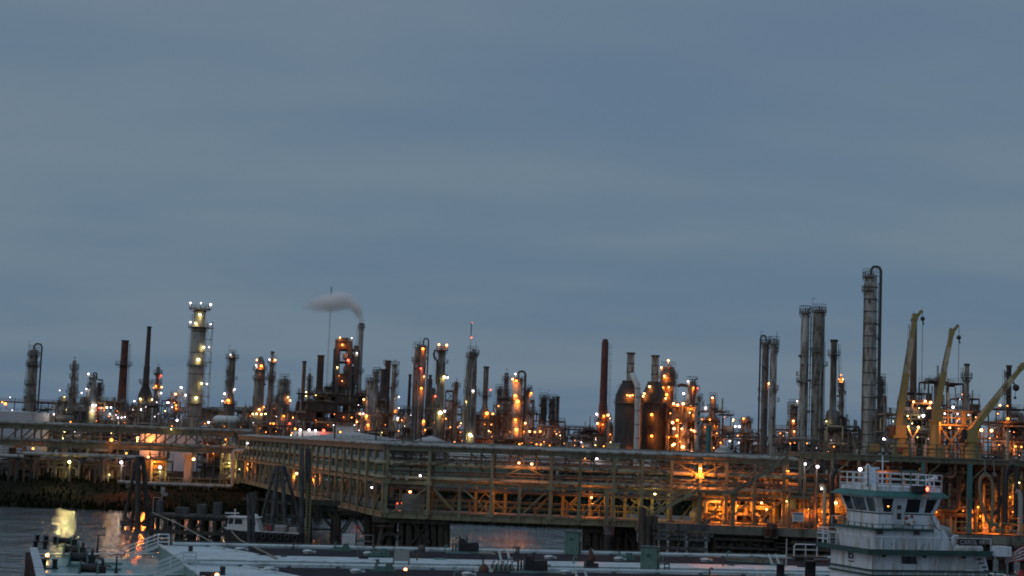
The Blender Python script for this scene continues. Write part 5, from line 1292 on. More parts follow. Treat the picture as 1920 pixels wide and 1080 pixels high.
mb = MB(); c_ = to_local(t, P(1711.5, 822, 187)); mb.tube((0, 0, -.3), c_, .16); a, b = to_local(t, P(1703, 802, 187)), to_local(t, P(1722, 803, 187)); mb.bar(c_, a, .1); mb.bar(c_, b, .1); part('pole', mb, PIPEG, t)
lamp(t, 1703, 800, 187, 'p', 3, 1.2); lamp(t, 1722, 801, 187, 'p', 3, 1.2)

# ---- cranes
def crane(label, base, foot, tip, hook, w0=14, w1=10, Y=190.0, head=1, ped_top=None, wire_end=None):
    b = P(*base, Y); t = thing('loading_crane', label, 'crane', (b.x, Y, zp + .1))
    f, tp = to_local(t, P(*foot, Y)), to_local(t, P(*tip, Y)); s = sx(Y)
    mb = MB(); mb.tube((0, 0, 0), (0, 0, 1.2), 1.1, 1.0, 14); mb.tube((0, 0, 1.2), (0, 0, max(1.6, f.z - .9)), .62, .58, 14); mb.tube((0, 0, 1.0), (0, 0, 1.25), 1.3, 1.3, 14); part('pedestal', mb, YELLOW, t)
    mb = MB(); mb.box((f.x * .5, 0, f.z - .5), (1.3, 1.2, 1.4)); mb.box((f.x * .5 - .1, 0, f.z - 1.2), (1.7, 1.5, .3)); part('slew_house', mb, YELLOW, t)
    D = tp - f; u = D.normalized()
    m1, m2 = f + D * .48, f + D * .8
    mb = MB(); mb.bar(f - u * .6, m1, w0 * s, w0 * s * .8); part('boom_base', mb, YELLOW, t)
    mb = MB(); mb.bar(m1 - u * .05, m2, w0 * s * .78, w0 * s * .68); part('boom_section', mb, PIPEY, t)
    mb = MB(); mb.bar(m2 - u * .05, tp, w1 * s * .85, w1 * s * .8); part('boom_section', mb, YELLOW, t)
    hk = to_local(t, P(*hook[0], Y))
    mb = MB(); mb.bar(tp - u * .5, tp + u * .25, w1 * s * 1.05, w1 * s); mb.bar(tp - u * .4, hk, w1 * s * .6, w1 * s * .55); mb.tube(hk + Vector((0, -.2, 0)), hk + Vector((0, .2, 0)), w1 * s * .3, None, 10); part('boom_head', mb, YELLOW, t)
    e = to_local(t, P(*hook[1], Y))
    mb = MB(); mb.bar((hk.x + .2, 0, hk.z), (hk.x + .2, 0, e.z), .05); part('hook_wire', mb, DSTEEL, t)
    mb = MB(); mb.ball((hk.x + .2, 0, hk.z + (e.z - hk.z) * hook[2]), .28, 8, 6); mb.bar((hk.x + .2, 0, hk.z + (e.z - hk.z) * hook[2] - .2), (hk.x + .35, 0, hk.z + (e.z - hk.z) * hook[2] - .7), .12); part('hook_block', mb, BLACK, t)
    n_ = Vector((0, -1, 0)).cross(u).normalized()
    if n_.z > 0: n_ = -n_
    mb = MB(); mb.tube(Vector((f.x * .5, -.2, f.z - 1.5)), f + D * .22 + n_ * .2, .16, .12, 8); part('lift_cylinder', mb, STEEL, t)
    sd = -1 if u.x > 0 else 1
    mb = MB(); mb.tube((f.x - .9, -.5, f.z - .2), (f.x - .9, .5, f.z - .2), .42, None, 12); mb.tube((f.x - 1.0, -.5, f.z - 1.0), (f.x - 1.0, .5, f.z - 1.0), .45, None, 12); mb.box((f.x - .6, 0, f.z - .6), (.6, .8, 1.2)); part('winch', mb, BLACK, t)
    mb = MB(); o_ = u.cross(Vector((0, 1, 0))) * (w0 * s * .62)
    if o_.x > 0: o_ = -o_
    mb.bar(f + o_, f + D * .8 + o_ * .7, .09)
    for i in range(7): q = f + D * (.1 + .1 * i); mb.bar(q, q + o_ * (1 - .03 * i), .07)
    part('hydraulic_line', mb, STEEL, t)
    return t
crane('yellow crane with the steepest and tallest boom, leftmost of the three', (1690, 845), (1684, 800), (1716, 592), ((1727, 584), (1729, 745), .085), 12, 10)
crane('yellow crane with a steep middle boom beside the orange lit access tower', (1753, 845), (1756, 770), (1785, 620), ((1795, 611), (1796, 720), .2), 10.5, 9)
crane('yellow crane with a low slanting boom reaching out of the right frame edge', (1822, 850), (1821, 808), (1917, 686), ((1927, 676), (1931, 745), .3), 13, 10)
t = bpy.data.objects['loading_crane.002']
mb = MB(); a = to_local(t, P(1905, 727, 190)); b = to_local(t, P(1899, 715, 190)); mb.bar(b, a, .15); mb.ball(a, .42, 8, 6); mb.bar(a, a + Vector((-.1, 0, -1.1)), .05); mb.ball(a + Vector((-.1, 0, -1.2)), .18, 8, 6); part('float_block', mb, BLACK, t)

# ---- dock pipework and equipment
def D(label, x0, x1, yt, Y, **k): return structure(label, x0, x1, yt, Y, base=ZD, group='pipe manifolds on the loading dock', name='pipe_manifold', **k)
D('orange lit manifold of pumps and pipes on the dock right of the stairs', 1312, 1372, 928, 190, levels=2, seed=61, depth=6, vessels=4, npipes=16, mt=OLIVE, lamps=[(1349, 950, 'o', 1.6, 1.6), (1350, 963, 'o', 1.4, 1.6)])
D('orange lit manifold of valves on the dock under the pipe rack', 1374, 1452, 922, 191, levels=2, seed=62, depth=6, vessels=5, npipes=18, mt=OLIVE, lamps=[(1428, 943, 'p', 3.4, 2.2), (1437, 955, 'p', 2.4, 1.6), (1383, 948, 'o', 1.6, 1.8), (1376, 962, 'o', 1.2, 1.6)])
D('dull grey manifold frame on the dock behind the white notice board', 1482, 1528, 928, 186, levels=2, seed=63, depth=5, vessels=3, npipes=10, mt=OLIVED, lamps=[(1475, 940, 'p', 2, .8), (1516, 955, 'o', 1.2, 1.4)])
D('bright orange lit frame on the dock left of the white tugboat', 1530, 1590, 930, 192, levels=2, seed=64, depth=5, vessels=3, npipes=12, mt=OLIVE, lamps=[(1567, 943, 'p', 4, 2.2), (1541, 960, 'o', 1.4, 2.6), (1536, 975, 'o', 1.2, 1.6)])
D('dark tall manifold under the crane platform behind the tugboat', 1590, 1735, 872, 190, levels=4, seed=65, depth=7, vessels=6, npipes=26, mt=DSTEEL, lamps=[(1655, 884, 'o', 1.2, .6)])
D('dark tall manifold with teal risers under the crane platform right of the tugboat', 1745, 1830, 872, 190, levels=4, seed=66, depth=7, vessels=6, npipes=26, mt=DSTEEL, lamps=[(1806, 958, 'o', 1.4, .6), (1756, 960, 'o', 1.2, 1)])
D('dark manifold with orange glow behind the hanging hoses at the right edge', 1832, 1935, 880, 191, levels=4, seed=67, depth=7, vessels=6, npipes=28, mt=DSTEEL, lamps=[(1834, 951, 'o', 3.2, 1.8), (1878, 925, 'o', 2.8, 1), (1894, 932, 'o', 2.6, .8), (1838, 968, 'o', 1.6, 1.8), (1862, 975, 'o', 1.8, 1.8), (1865, 987, 'o', 2.4, 1.2), (1847, 990, 'r', 1.6, .6), (1911, 905, 'y', 1.6, .6), (1899, 960, 'o', 1.2, .8)])
t = thing('pipe_rack', 'orange lit horizontal pipe rack above the dock right of the stairs', 'pipe rack', (P(1460, 930, 195).x, 195, ZD)); W = P(1760, 930, 195).x - P(1320, 930, 195).x; x0 = P(1320, 930, 195).x - t.location.x
for i in range(8):
    x = x0 + W * i / 7
    mb = MB(); mb.bar((x, 0, 0), (x, 0, 6.2), .3); mb.bar((x, 4, 0), (x, 4, 6.2), .3)
    for z in (3.2, 4.6, 5.8): mb.bar((x, 0, z), (x, 4, z), .22)
    part('rack_bent', mb, OLIVE, t)
for i, (z, y, r) in enumerate(((5.9, .4, .3), (5.9, 1.4, .2), (5.9, 2.6, .25), (4.75, .3, .25), (4.7, 1.2, .18), (4.7, 2.4, .22), (3.45, .3, .34), (3.4, 1.4, .25), (3.4, 2.6, .2))):
    mb = MB(); mb.tube((x0 - 1, y, z), (x0 + W, y, z), r, r, 10); part('pipe', mb, PIPEY if i % 2 == 0 else PIPEG, t)
for L in ((1472, 883, 'p', 3, 1.4), (1478, 883.5, 'o', 2.4, 1), (1400, 890, 'o', 1.4, 2.4), (1410, 921, 'o', 1.4, 2.4), (1530, 941, 'o', 2, 1)):
    lc = lamp(t, L[0], L[1], 194, *L[2:]); mb = MB(); mb.bar((lc.x, 0, 5.8), (lc.x, 0, lc.z + .3), .12); mb.bar((lc.x, 0, lc.z + .3), lc, .1); part('lamp_arm', mb, OLIVE, t)
stair('lower stair flight lit yellow climbing from the front trestle to the mid landing', (1214, 971), (1312, 918), 182.6, mt=OLIVE)
stair('upper stair flight in shadow climbing from the mid landing to the crane platform', (1378, 922), (1478, 858), 182.6, mt=OLIVED)
t = thing('stair_landing', 'steel landing with railings between the two stair flights', 'landing', (P(1345, 925, 182.6).x, 182.4, ZD))
zl = zat(1345, 922, 182.6) - ZD; W = (1380 - 1308) * sx(182.6)
mb = MB(); mb.box((0, .8, zl), (W, 2, .3)); part('floor', mb, OLIVED, t)
mb = MB(); mb.rail([(-W / 2, -.1, zl + .15), (W / 2, -.1, zl + .15)], 1.2, 1, .08); mb.rail([(-W / 2, 1.7, zl + .15), (W / 2, 1.7, zl + .15)], 1.2, 1, .08); part('handrail', mb, OLIVED, t)
for x in (-W / 2 + .3, W / 2 - .3):
    mb = MB(); mb.bar((x, .3, 0), (x, .3, zl), .34); mb.bar((x, 1.6, 0), (x, 1.6, zl), .3); part('column', mb, OLIVED, t)
# floodlights of the dock
def dpole(label, px, py, kind, rpx, power, Y=184.5): return pole(label, px, py, Y, kind, rpx, power, ZD)
dpole('dock floodlight, white oval, left one of the bright pair under the crane platform', 1510, 870, 'w', 4.2, .5)
dpole('dock floodlight, white oval, right one of the bright pair under the crane platform', 1533, 875, 'w', 4.4, .5)
dpole('dock floodlight, white oval, just left of the tugboat radar mast', 1613, 880, 'w', 4.2, .5)
t = thing('light_pole', 'pale gooseneck lamp post on the dock left of the tugboat', 'light pole', (P(1545, 985, 183.6).x, 183.6, ZD))
mb = MB(); mb.pipe([(0, 0, 0)] + [to_local(t, P(a, b, 183.6)) for a, b in ((1546, 925), (1546, 917), (1544, 912), (1540, 911), (1537, 914))], .22, 10); part('pole', mb, PIPEY, t)
lamp(t, 1540.5, 916.5, 183.2, 'w', 2.4, 0)
t = thing('pipe_loop', 'black swan-necked riser pipe on the dock just left of the tugboat', 'pipe', (P(1560, 985, 184).x, 184, ZD))
mb = MB(); mb.pipe([(0, 0, 0)] + [to_local(t, P(a, b, 184)) for a, b in ((1560, 898), (1561, 890), (1564, 885), (1569, 882))], .32, 10); part('pipe', mb, BLACK, t)
t = thing('notice_board', 'white notice board with blue heading on the dock edge', 'sign', (P(1496, 990, 182.2).x, 182.3, ZD))
z0, z1 = zat(1496, 978, 182.2) - ZD, zat(1496, 961, 182.2) - ZD
mb = MB(); mb.box((0, 0, (z0 + z1) / 2), (1.3, .08, z1 - z0)); part('board', mb, SIGNW, t)
mb = MB(); mb.box((0, -.045, z1 - .16), (1.2, .02, .18)); part('heading', mb, SIGNB, t)
mb = MB()
for k in range(4): mb.box((0, -.045, z1 - .42 - k * .14), (1.0 - .15 * (k % 2), .02, .05))
part('text_line', mb, SIGNB, t)
mb = MB(); mb.bar((-.6, .08, -.1), (-.6, .08, z1), .08); mb.bar((.6, .08, -.1), (.6, .08, z1), .08); part('leg', mb, STEEL, t)
t = thing('booth', 'grey open frame shelter above the white notice board', 'shelter', (P(1498, 980, 184.5).x, 184.5, ZD))
zt_ = zat(1498, 933, 184.5) - ZD
mb = MB(); mb.box((0, .6, zt_), (2.6, 2, .25)); part('roof', mb, OLIVED, t)
mb = MB(); mb.box((-.7, 1.2, zt_ - .7), (1.1, .2, 1.2)); part('panel', mb, TEALP, t)
for x in (-1.2, 1.2): mb = MB(); mb.bar((x, 0, 0), (x, 0, zt_), .18); mb.bar((x, 1.4, 0), (x, 1.4, zt_), .18); part('post', mb, OLIVED, t)
t = thing('drum', 'orange lit steel drum at the dock edge left of the notice board', 'drum', (P(1447, 985, 182.2).x, 182.2, ZD - .9))
mb = MB(); mb.lathe([(0, .55), (.05, .6), (.7, .6), (.72, .64), (.8, .64), (1.4, .6), (1.45, .55)], 16); part('body', mb, BRICKR, t)
mb = MB(); mb.box((0, .3, -.1), (1.4, 1.0, .2)); part('shelf', mb, OLIVED, t)
t = thing('railing', 'yellow dock edge railing right of the tugboat', 'railing', (P(1850, 990, 182.9).x, 183.2, ZD))
x0, x1 = P(1745, 985, 183).x - t.location.x, P(1960, 985, 183).x - t.location.x
mb = MB(); mb.rail([(x0, 0, 0), (x1, 0, 0)], 1.5, 2.6, .1, 1); part('rail', mb, YELLOW, t)
t = thing('railing', 'dull dock edge railing left of the tugboat', 'railing', (P(1410, 990, 182.9).x, 183.2, ZD))
x0, x1 = P(1310, 985, 183).x - t.location.x, P(1600, 985, 183).x - t.location.x
mb = MB(); mb.rail([(x0, 0, 0), (x1, 0, 0)], 1.2, 2.6, .08, 1); part('rail', mb, OLIVED, t)
# hoses
def hose(label, pts, r, mt, Y=184.6):
    w = P(pts[-1][0], pts[-1][1], Y); t = thing('loading_hose', label, 'hose', (w.x, Y, ZD), group='loading hoses hung under the crane platform')
    Q = [to_local(t, P(a, b, Y)) for a, b in pts]; S_ = []
    for i in range(len(Q) - 1):
        p0, p1, p2, p3 = Q[max(0, i - 1)], Q[i], Q[i + 1], Q[min(len(Q) - 1, i + 2)]
        for k in range(5):
            u = k / 5; S_.append(.5 * ((2 * p1) + (p2 - p0) * u + (2 * p0 - 5 * p1 + 4 * p2 - p3) * u * u + (3 * p1 - p0 - 3 * p2 + p3) * u ** 3))
    S_.append(Q[-1]); mb = MB(); mb.pipe(S_, r, 8); part('hose', mb, mt, t)
    mb = MB(); q = min(S_, key=lambda v: -v.z); mb.bar(q, (q.x, q.y + .5, 8.4 + .1), .1); mb.box((q.x, q.y, q.z + .1), (.5, .4, .4)); part('hanger', mb, STEEL, t)
hose('olive hanging hose, long loop with its bend near the dock railing', [(1870, 985), (1860, 978), (1862, 930), (1859, 900), (1850, 891), (1840, 895), (1837, 915), (1842, 950), (1850, 972), (1860, 990)], .2, OLIVE)
hose('dark hanging hose with a low bend between the olive loop and the pale post', [(1872, 985), (1873, 930), (1870, 900), (1866, 892), (1860, 897), (1858, 930), (1862, 962), (1872, 955), (1876, 930)], .2, BLACK, 185)
hose('black hose in a tall narrow arch near the right frame edge', [(1885, 985), (1886, 930), (1887, 890), (1893, 874), (1901, 874), (1906, 890), (1905, 930), (1904, 970)], .28, BLACK, 184.8)
t = thing('pipe_loop', 'pale gooseneck vent on the dock at the right frame edge', 'pipe', (P(1913, 985, 184.4).x, 184.4, ZD))
mb = MB(); mb.pipe([(0, 0, 0)] + [to_local(t, P(a, b, 184.4)) for a, b in ((1913, 935), (1912, 926), (1909, 922), (1905, 921))], .28, 10); part('pipe', mb, PIPEG, t)

# ---- pile bents, cribs and dolphins
def bent(label, piles, ztop, Y, braces=(), walers=(), rows=(0, 4.5), cap=None, name='pile_bent', cat='piles', mt=TIMBER, wmt=TIMBER):
    xc = sum(p[0] for p in piles) / len(piles); o = P(xc, 1000, Y); t = thing(name, label, cat, (o.x, Y, -2.5))
    for dy in rows:
        for k, p in enumerate(piles):
            a, b, w = p[0], p[1], p[2] * sx(Y)
            zt_ = ztop if len(p) < 4 else zat(a, p[3], Y)
            A = P(a, 960, Y).x - o.x; B = P(b, 1020, Y).x - o.x
            B2 = A + (B - A) * 1.0
            mb = MB(); mb.tube((A, dy, zt_ + 2.5), (B2 + (B2 - A) * .3, dy, 0), w / 2 * .92, w / 2 * 1.06, 10); part('pile', mb, mt, t)
    r0 = rows[0]
    for br in braces:
        mb = MB(); mb.bar(to_local(t, P(*br[0], Y)) + Vector((0, r0 - .5, 0)), to_local(t, P(*br[1], Y)) + Vector((0, r0 - .5, 0)), .3, .22); part('brace', mb, wmt, t)
        if len(rows) > 1: mb = MB(); mb.bar(to_local(t, P(*br[1], Y)) + Vector((0, rows[-1], 0)), to_local(t, P(*br[0], Y)) + Vector((0, rows[-1], 0)), .3, .22); part('brace', mb, wmt, t)
    for wl_ in walers:
        x0, x1, yy, hh = wl_
        for dy in rows[:1] if len(wl_) == 4 else rows:
            a, b = to_local(t, P(x0, yy, Y)), to_local(t, P(x1, yy + (x1 - x0) * .0384, Y))
            mb = MB(); mb.bar(a + Vector((0, dy - .75, 0)), b + Vector((0, dy - .75, 0)), .35, hh * sx(Y)); part('waler', mb, wmt, t)
    if cap:
        a, b = P(cap[0], 960, Y).x - o.x, P(cap[1], 960, Y).x - o.x
        for dy in rows: mb = MB(); mb.box(((a + b) / 2, dy, ztop + 2.5 + .25), (b - a, .7, .5)); part('pile_cap', mb, mt, t)
    return t
ZB = 4.2
bent('pile bent with a wide inverted V brace below the near end of the angled trestle', [(626, 625, 12), (690, 692, 18), (702, 704, 14)], ZB, 200, [((665, 960), (632, 1008)), ((655, 958), (682, 1002)), ((606, 968), (624, 990))], [(580, 626, 991, 3), (628, 690, 1012, 4)], (0, 5.5), (616, 712))
bent('massive dark crib with crossed timbers under the corner of the front trestle', [(722, 706, 12), (735, 728, 14), (753, 753, 11), (768, 768, 14), (784, 784, 13), (800, 800, 14), (815, 815, 10), (828, 829, 13), (838, 838, 9)], ZB, 188.5,
     [((722, 985), (752, 1018)), ((772, 978), (806, 1018)), ((806, 978), (772, 1018)), ((745, 975), (712, 1016))], [(702, 842, 974, 8), (722, 752, 1001, 4), (705, 740, 985, 3)], (0, 2.5, 5), (698, 844))
bent('dark pile cluster with a fat round column below the right end of the front trestle', [(1104, 1104, 14), (1118, 1118, 15), (1130, 1130, 12), (1162, 1162, 12), (1176, 1176, 10), (1190, 1192, 10)], ZB, 189,
     [((1172, 995), (1196, 1034)), ((1178, 990), (1204, 1036)), ((1098, 992), (1106, 1014))], [(1094, 1166, 994, 8), (1092, 1106, 1020, 4)], (0, 3, 6), (1096, 1200))
t = thing('pile', 'fat round capped column standing in the water under the right end of the front trestle', 'pile', (P(1141, 1000, 186.6).x, 186.4, -2.5))
mb = MB(); mb.lathe([(0, .5), (6.1, .55), (6.15, .62), (6.4, .62), (6.45, .55), (7.15, .68)], 18); part('column', mb, TIMBERG, t)
bent('timber fender dolphin with three long horizontal walers right of the pile cluster', [(1206, 1206, 12, 952), (1217, 1217, 14, 968), (1229, 1229, 12, 968), (1246, 1246, 11), (1266, 1262, 12), (1280, 1285, 12), (1302, 1302, 14), (1318, 1318, 10)], ZB + .5, 178,
     [((1270, 992), (1285, 1030)), ((1284, 992), (1268, 1030)), ((1312, 990), (1330, 975))], [(1222, 1330, 985, 12), (1222, 1336, 1000, 5), (1226, 1330, 1008, 6), (1232, 1324, 1026, 6)], (0, 2.2), None, name='fender_dolphin', cat='dolphin', mt=TIMBER, wmt=TIMBERG)
bent('broad dark timber crib full of crossed logs under the loading dock', [(1344, 1344, 14), (1358, 1358, 13), (1374, 1372, 14), (1392, 1394, 15), (1408, 1406, 13), (1424, 1424, 15), (1440, 1442, 14), (1458, 1456, 14), (1474, 1474, 13), (1490, 1490, 13), (1510, 1508, 13), (1530, 1530, 14), (1552, 1552, 14)], ZB + .3, 184,
     [((1350, 998), (1400, 1034)), ((1400, 998), (1352, 1034)), ((1420, 998), (1470, 1036)), ((1470, 998), (1420, 1036)), ((1380, 1010), (1440, 1030)), ((1395, 1034), (1470, 1012))], [(1338, 1480, 997, 12), (1336, 1480, 1009, 5), (1338, 1470, 1025, 5), (1450, 1590, 1003, 8), (1450, 1590, 1015, 7), (1456, 1590, 1027, 6)], (0, 2.2, 4.5), None, name='fender_crib', cat='fender', wmt=TIMBER)
bent('dark timber piles under the loading dock at the right frame edge', [(1600, 1600, 14), (1680, 1680, 14), (1760, 1760, 14), (1800, 1800, 14), (1840, 1840, 14), (1880, 1880, 14), (1920, 1920, 14)], ZB + .3, 185, [], [(1740, 1960, 1004, 14), (1740, 1960, 1024, 8), (1740, 1960, 1040, 8)], (0, 5), None)
bent('dark piles under the landward end of the angled trestle', [(470, 470, 9), (500, 500, 8), (520, 520, 8), (548, 548, 9), (590, 590, 10)], ZB, 262, [], [(455, 640, 935, 5)], (0, 5), None)
def dolphin(label, legs, top, Y, cross=(), capw=None, mt=TIMBER, lash=True):
    o = P(top[0], top[1], Y); t = thing('mooring_dolphin', label, 'dolphin', (o.x, Y, -2.5))
    zt_ = o.z + 2.5
    for (tx, bx, by, w, dy) in legs:
        a = Vector((P(tx, top[1], Y).x - o.x, dy * .25, zt_)); b = to_local(t, P(bx, by, Y)); b = Vector((b.x, dy, b.z)); b = a + (b - a) * ((zt_) / max(.1, zt_ - b.z))
        mb = MB(); mb.tube(a, b, w * sx(Y) / 2 * .9, w * sx(Y) / 2 * 1.1, 10); part('pile', mb, mt, t)
    for c in cross: mb = MB(); mb.bar(to_local(t, P(*c[0], Y)) + Vector((0, -.7, 0)), to_local(t, P(*c[1], Y)) + Vector((0, -.7, 0)), .3, .3); part('cross_timber', mb, mt, t)
    if lash:
        mb = MB(); mb.tube((0, 0, zt_ - 1.0), (0, 0, zt_ - .7), capw * sx(Y) / 2, None, 14); mb.tube((0, 0, zt_ - 2.0), (0, 0, zt_ - 1.8), capw * sx(Y) / 2 * 1.1, None, 14); part('wire_lashing', mb, DSTEEL, t)
    return t
dolphin('tall three-legged timber dolphin standing in the water at left', [(257, 231, 985, 6, 0), (260, 262, 990, 10, -1.2), (268, 282, 985, 7, 0), (266, 270, 975, 8, 2), (262, 244, 960, 6, 2)], (262, 856), 225, [((228, 978), (283, 979)), ((230, 983), (283, 984)), ((232, 969), (262, 980)), ((262, 986), (290, 960))], 19)
dolphin('taller grey timber dolphin spreading its legs in front of the angled trestle', [(517, 488, 985, 6, 0), (521, 512, 1000, 8, -1.5), (529, 540, 1000, 8, -1.5), (533, 570, 1005, 7, 0), (527, 530, 1000, 6, 3)], (525, 873), 205, [((505, 940), (548, 944)), ((498, 965), (556, 968))], 24, TIMBERG)
dolphin('single thick blue-grey mooring pile with a dark twin left of the V brace', [(566, 566, 1010, 9, 0), (577, 577, 1010, 11, 1.5)], (570, 840), 196, [], 20, TIMBERG, lash=False)
dolphin('square double mooring pile standing in front of the small white workboat', [(466, 467, 1010, 7, 0), (474, 473, 1010, 8, .4)], (470, 925), 186, [], 14, TIMBERG, lash=False)
t = thing('ladder', 'narrow yellow lit ladder beside the thick blue-grey mooring pile', 'ladder', (P(578, 960, 194).x, 194, 0))
mb = MB(); zt_ = zat(578, 905, 194)
for x in (-.25, .25): mb.bar((x, 0, 0), (x, 0, zt_), .1)
for i in range(int(zt_ / .4)): mb.bar((-.25, 0, .3 + i * .4), (.25, 0, .3 + i * .4), .05)
part('rail', mb, YELLOW, t)
t = thing('walkway', 'small dark walkway platform between the mooring pile and the angled trestle', 'walkway', (P(605, 945, 198).x, 198, 0))
zz = zat(605, 942, 198); mb = MB(); mb.box((0, 0, zz), (4.2, 2, .6)); part('deck', mb, TIMBER, t)
mb = MB(); mb.bar((-1.6, 0, -2.5), (-1.6, 0, zz), .4); mb.bar((1.6, 0, -2.5), (1.6, 0, zz), .4); mb.bar((-1.4, 0, zz - 2), (0, 0, zz - .3), .2); mb.bar((1.4, 0, zz - 2), (0, 0, zz - .3), .2); part('pile', mb, TIMBER, t)
mb = MB(); mb.rail([(-2, -.9, zz + .3), (2, -.9, zz + .3)], 1.1, 1.3, .07); part('handrail', mb, OLIVED, t)
# low dark timber dock behind the barges at left
t = thing('timber_dock', 'low dark timber dock on crossed piles behind the left barge', 'dock', (P(385, 970, 205).x, 205, -2.5))
a, b = to_local(t, P(283, 962, 205)), to_local(t, P(480, 970, 205)); zz = zat(380, 966, 205) + 2.5
mb = MB(); mb.box(((a.x + b.x) / 2, 1.5, zz - .3), (b.x - a.x, 4, .6)); part('deck', mb, TIMBER, t)
mb = MB(); mb.box(((a.x + b.x) / 2, -.6, zz - .15), (b.x - a.x, .25, .3)); part('kerb', mb, TIMBERG, t)
for i in range(9):
    x = a.x + (b.x - a.x) * (i + .2) / 8.4
    for dy in (-.2, 2.8): mb = MB(); mb.tube((x, dy, 0), (x, dy, zz - .6), .3, .28, 8); part('pile', mb, TIMBER, t)
for i in range(4):
    x = a.x + (b.x - a.x) * (i + .2) / 4.2; mb = MB(); mb.bar((x, -.5, zz - 3.6), (x + 3, -.5, zz - .8), .3); part('brace', mb, TIMBER, t)
for z in (zz - 2.2, zz - 3.4): mb = MB(); mb.bar((a.x, -.7, z), (b.x * .8, -.7, z), .4, .5); part('waler', mb, TIMBER, t)
for px, hh, ww in ((296, 1.6, .7), (376, 1.3, 1.1), (405, 1.6, .9), (340, .8, 1.6)):
    q = to_local(t, P(px, 960, 206)); mb = MB(); mb.box((q.x, 1.8, zz + hh / 2), (ww, 1.6, hh)); part('locker', mb, TIMBERG, t)
t = thing('life_ring_stand', 'white life-ring stand on the bank edge right of the timber dolphin', 'stand', (P(304, 930, 268).x, 268, .2))
mb = MB(); zq = zat(304, 915, 268) - .2; mb.bar((0, 0, -.5), (0, 0, zq), .12); mb.bar((-1.4, 0, -.5), (-1.4, 0, zq - 1.6), .12); mb.bar((-1.4, 0, zq - 1.6), (0, 0, zq - 1.6), .1); mb.box((.1, -.1, zq - .4), (.6, .3, 1.1)); mb.box((.5, -.1, zq - 1), (.8, .3, .5)); part('frame', mb, PIPEG, t)

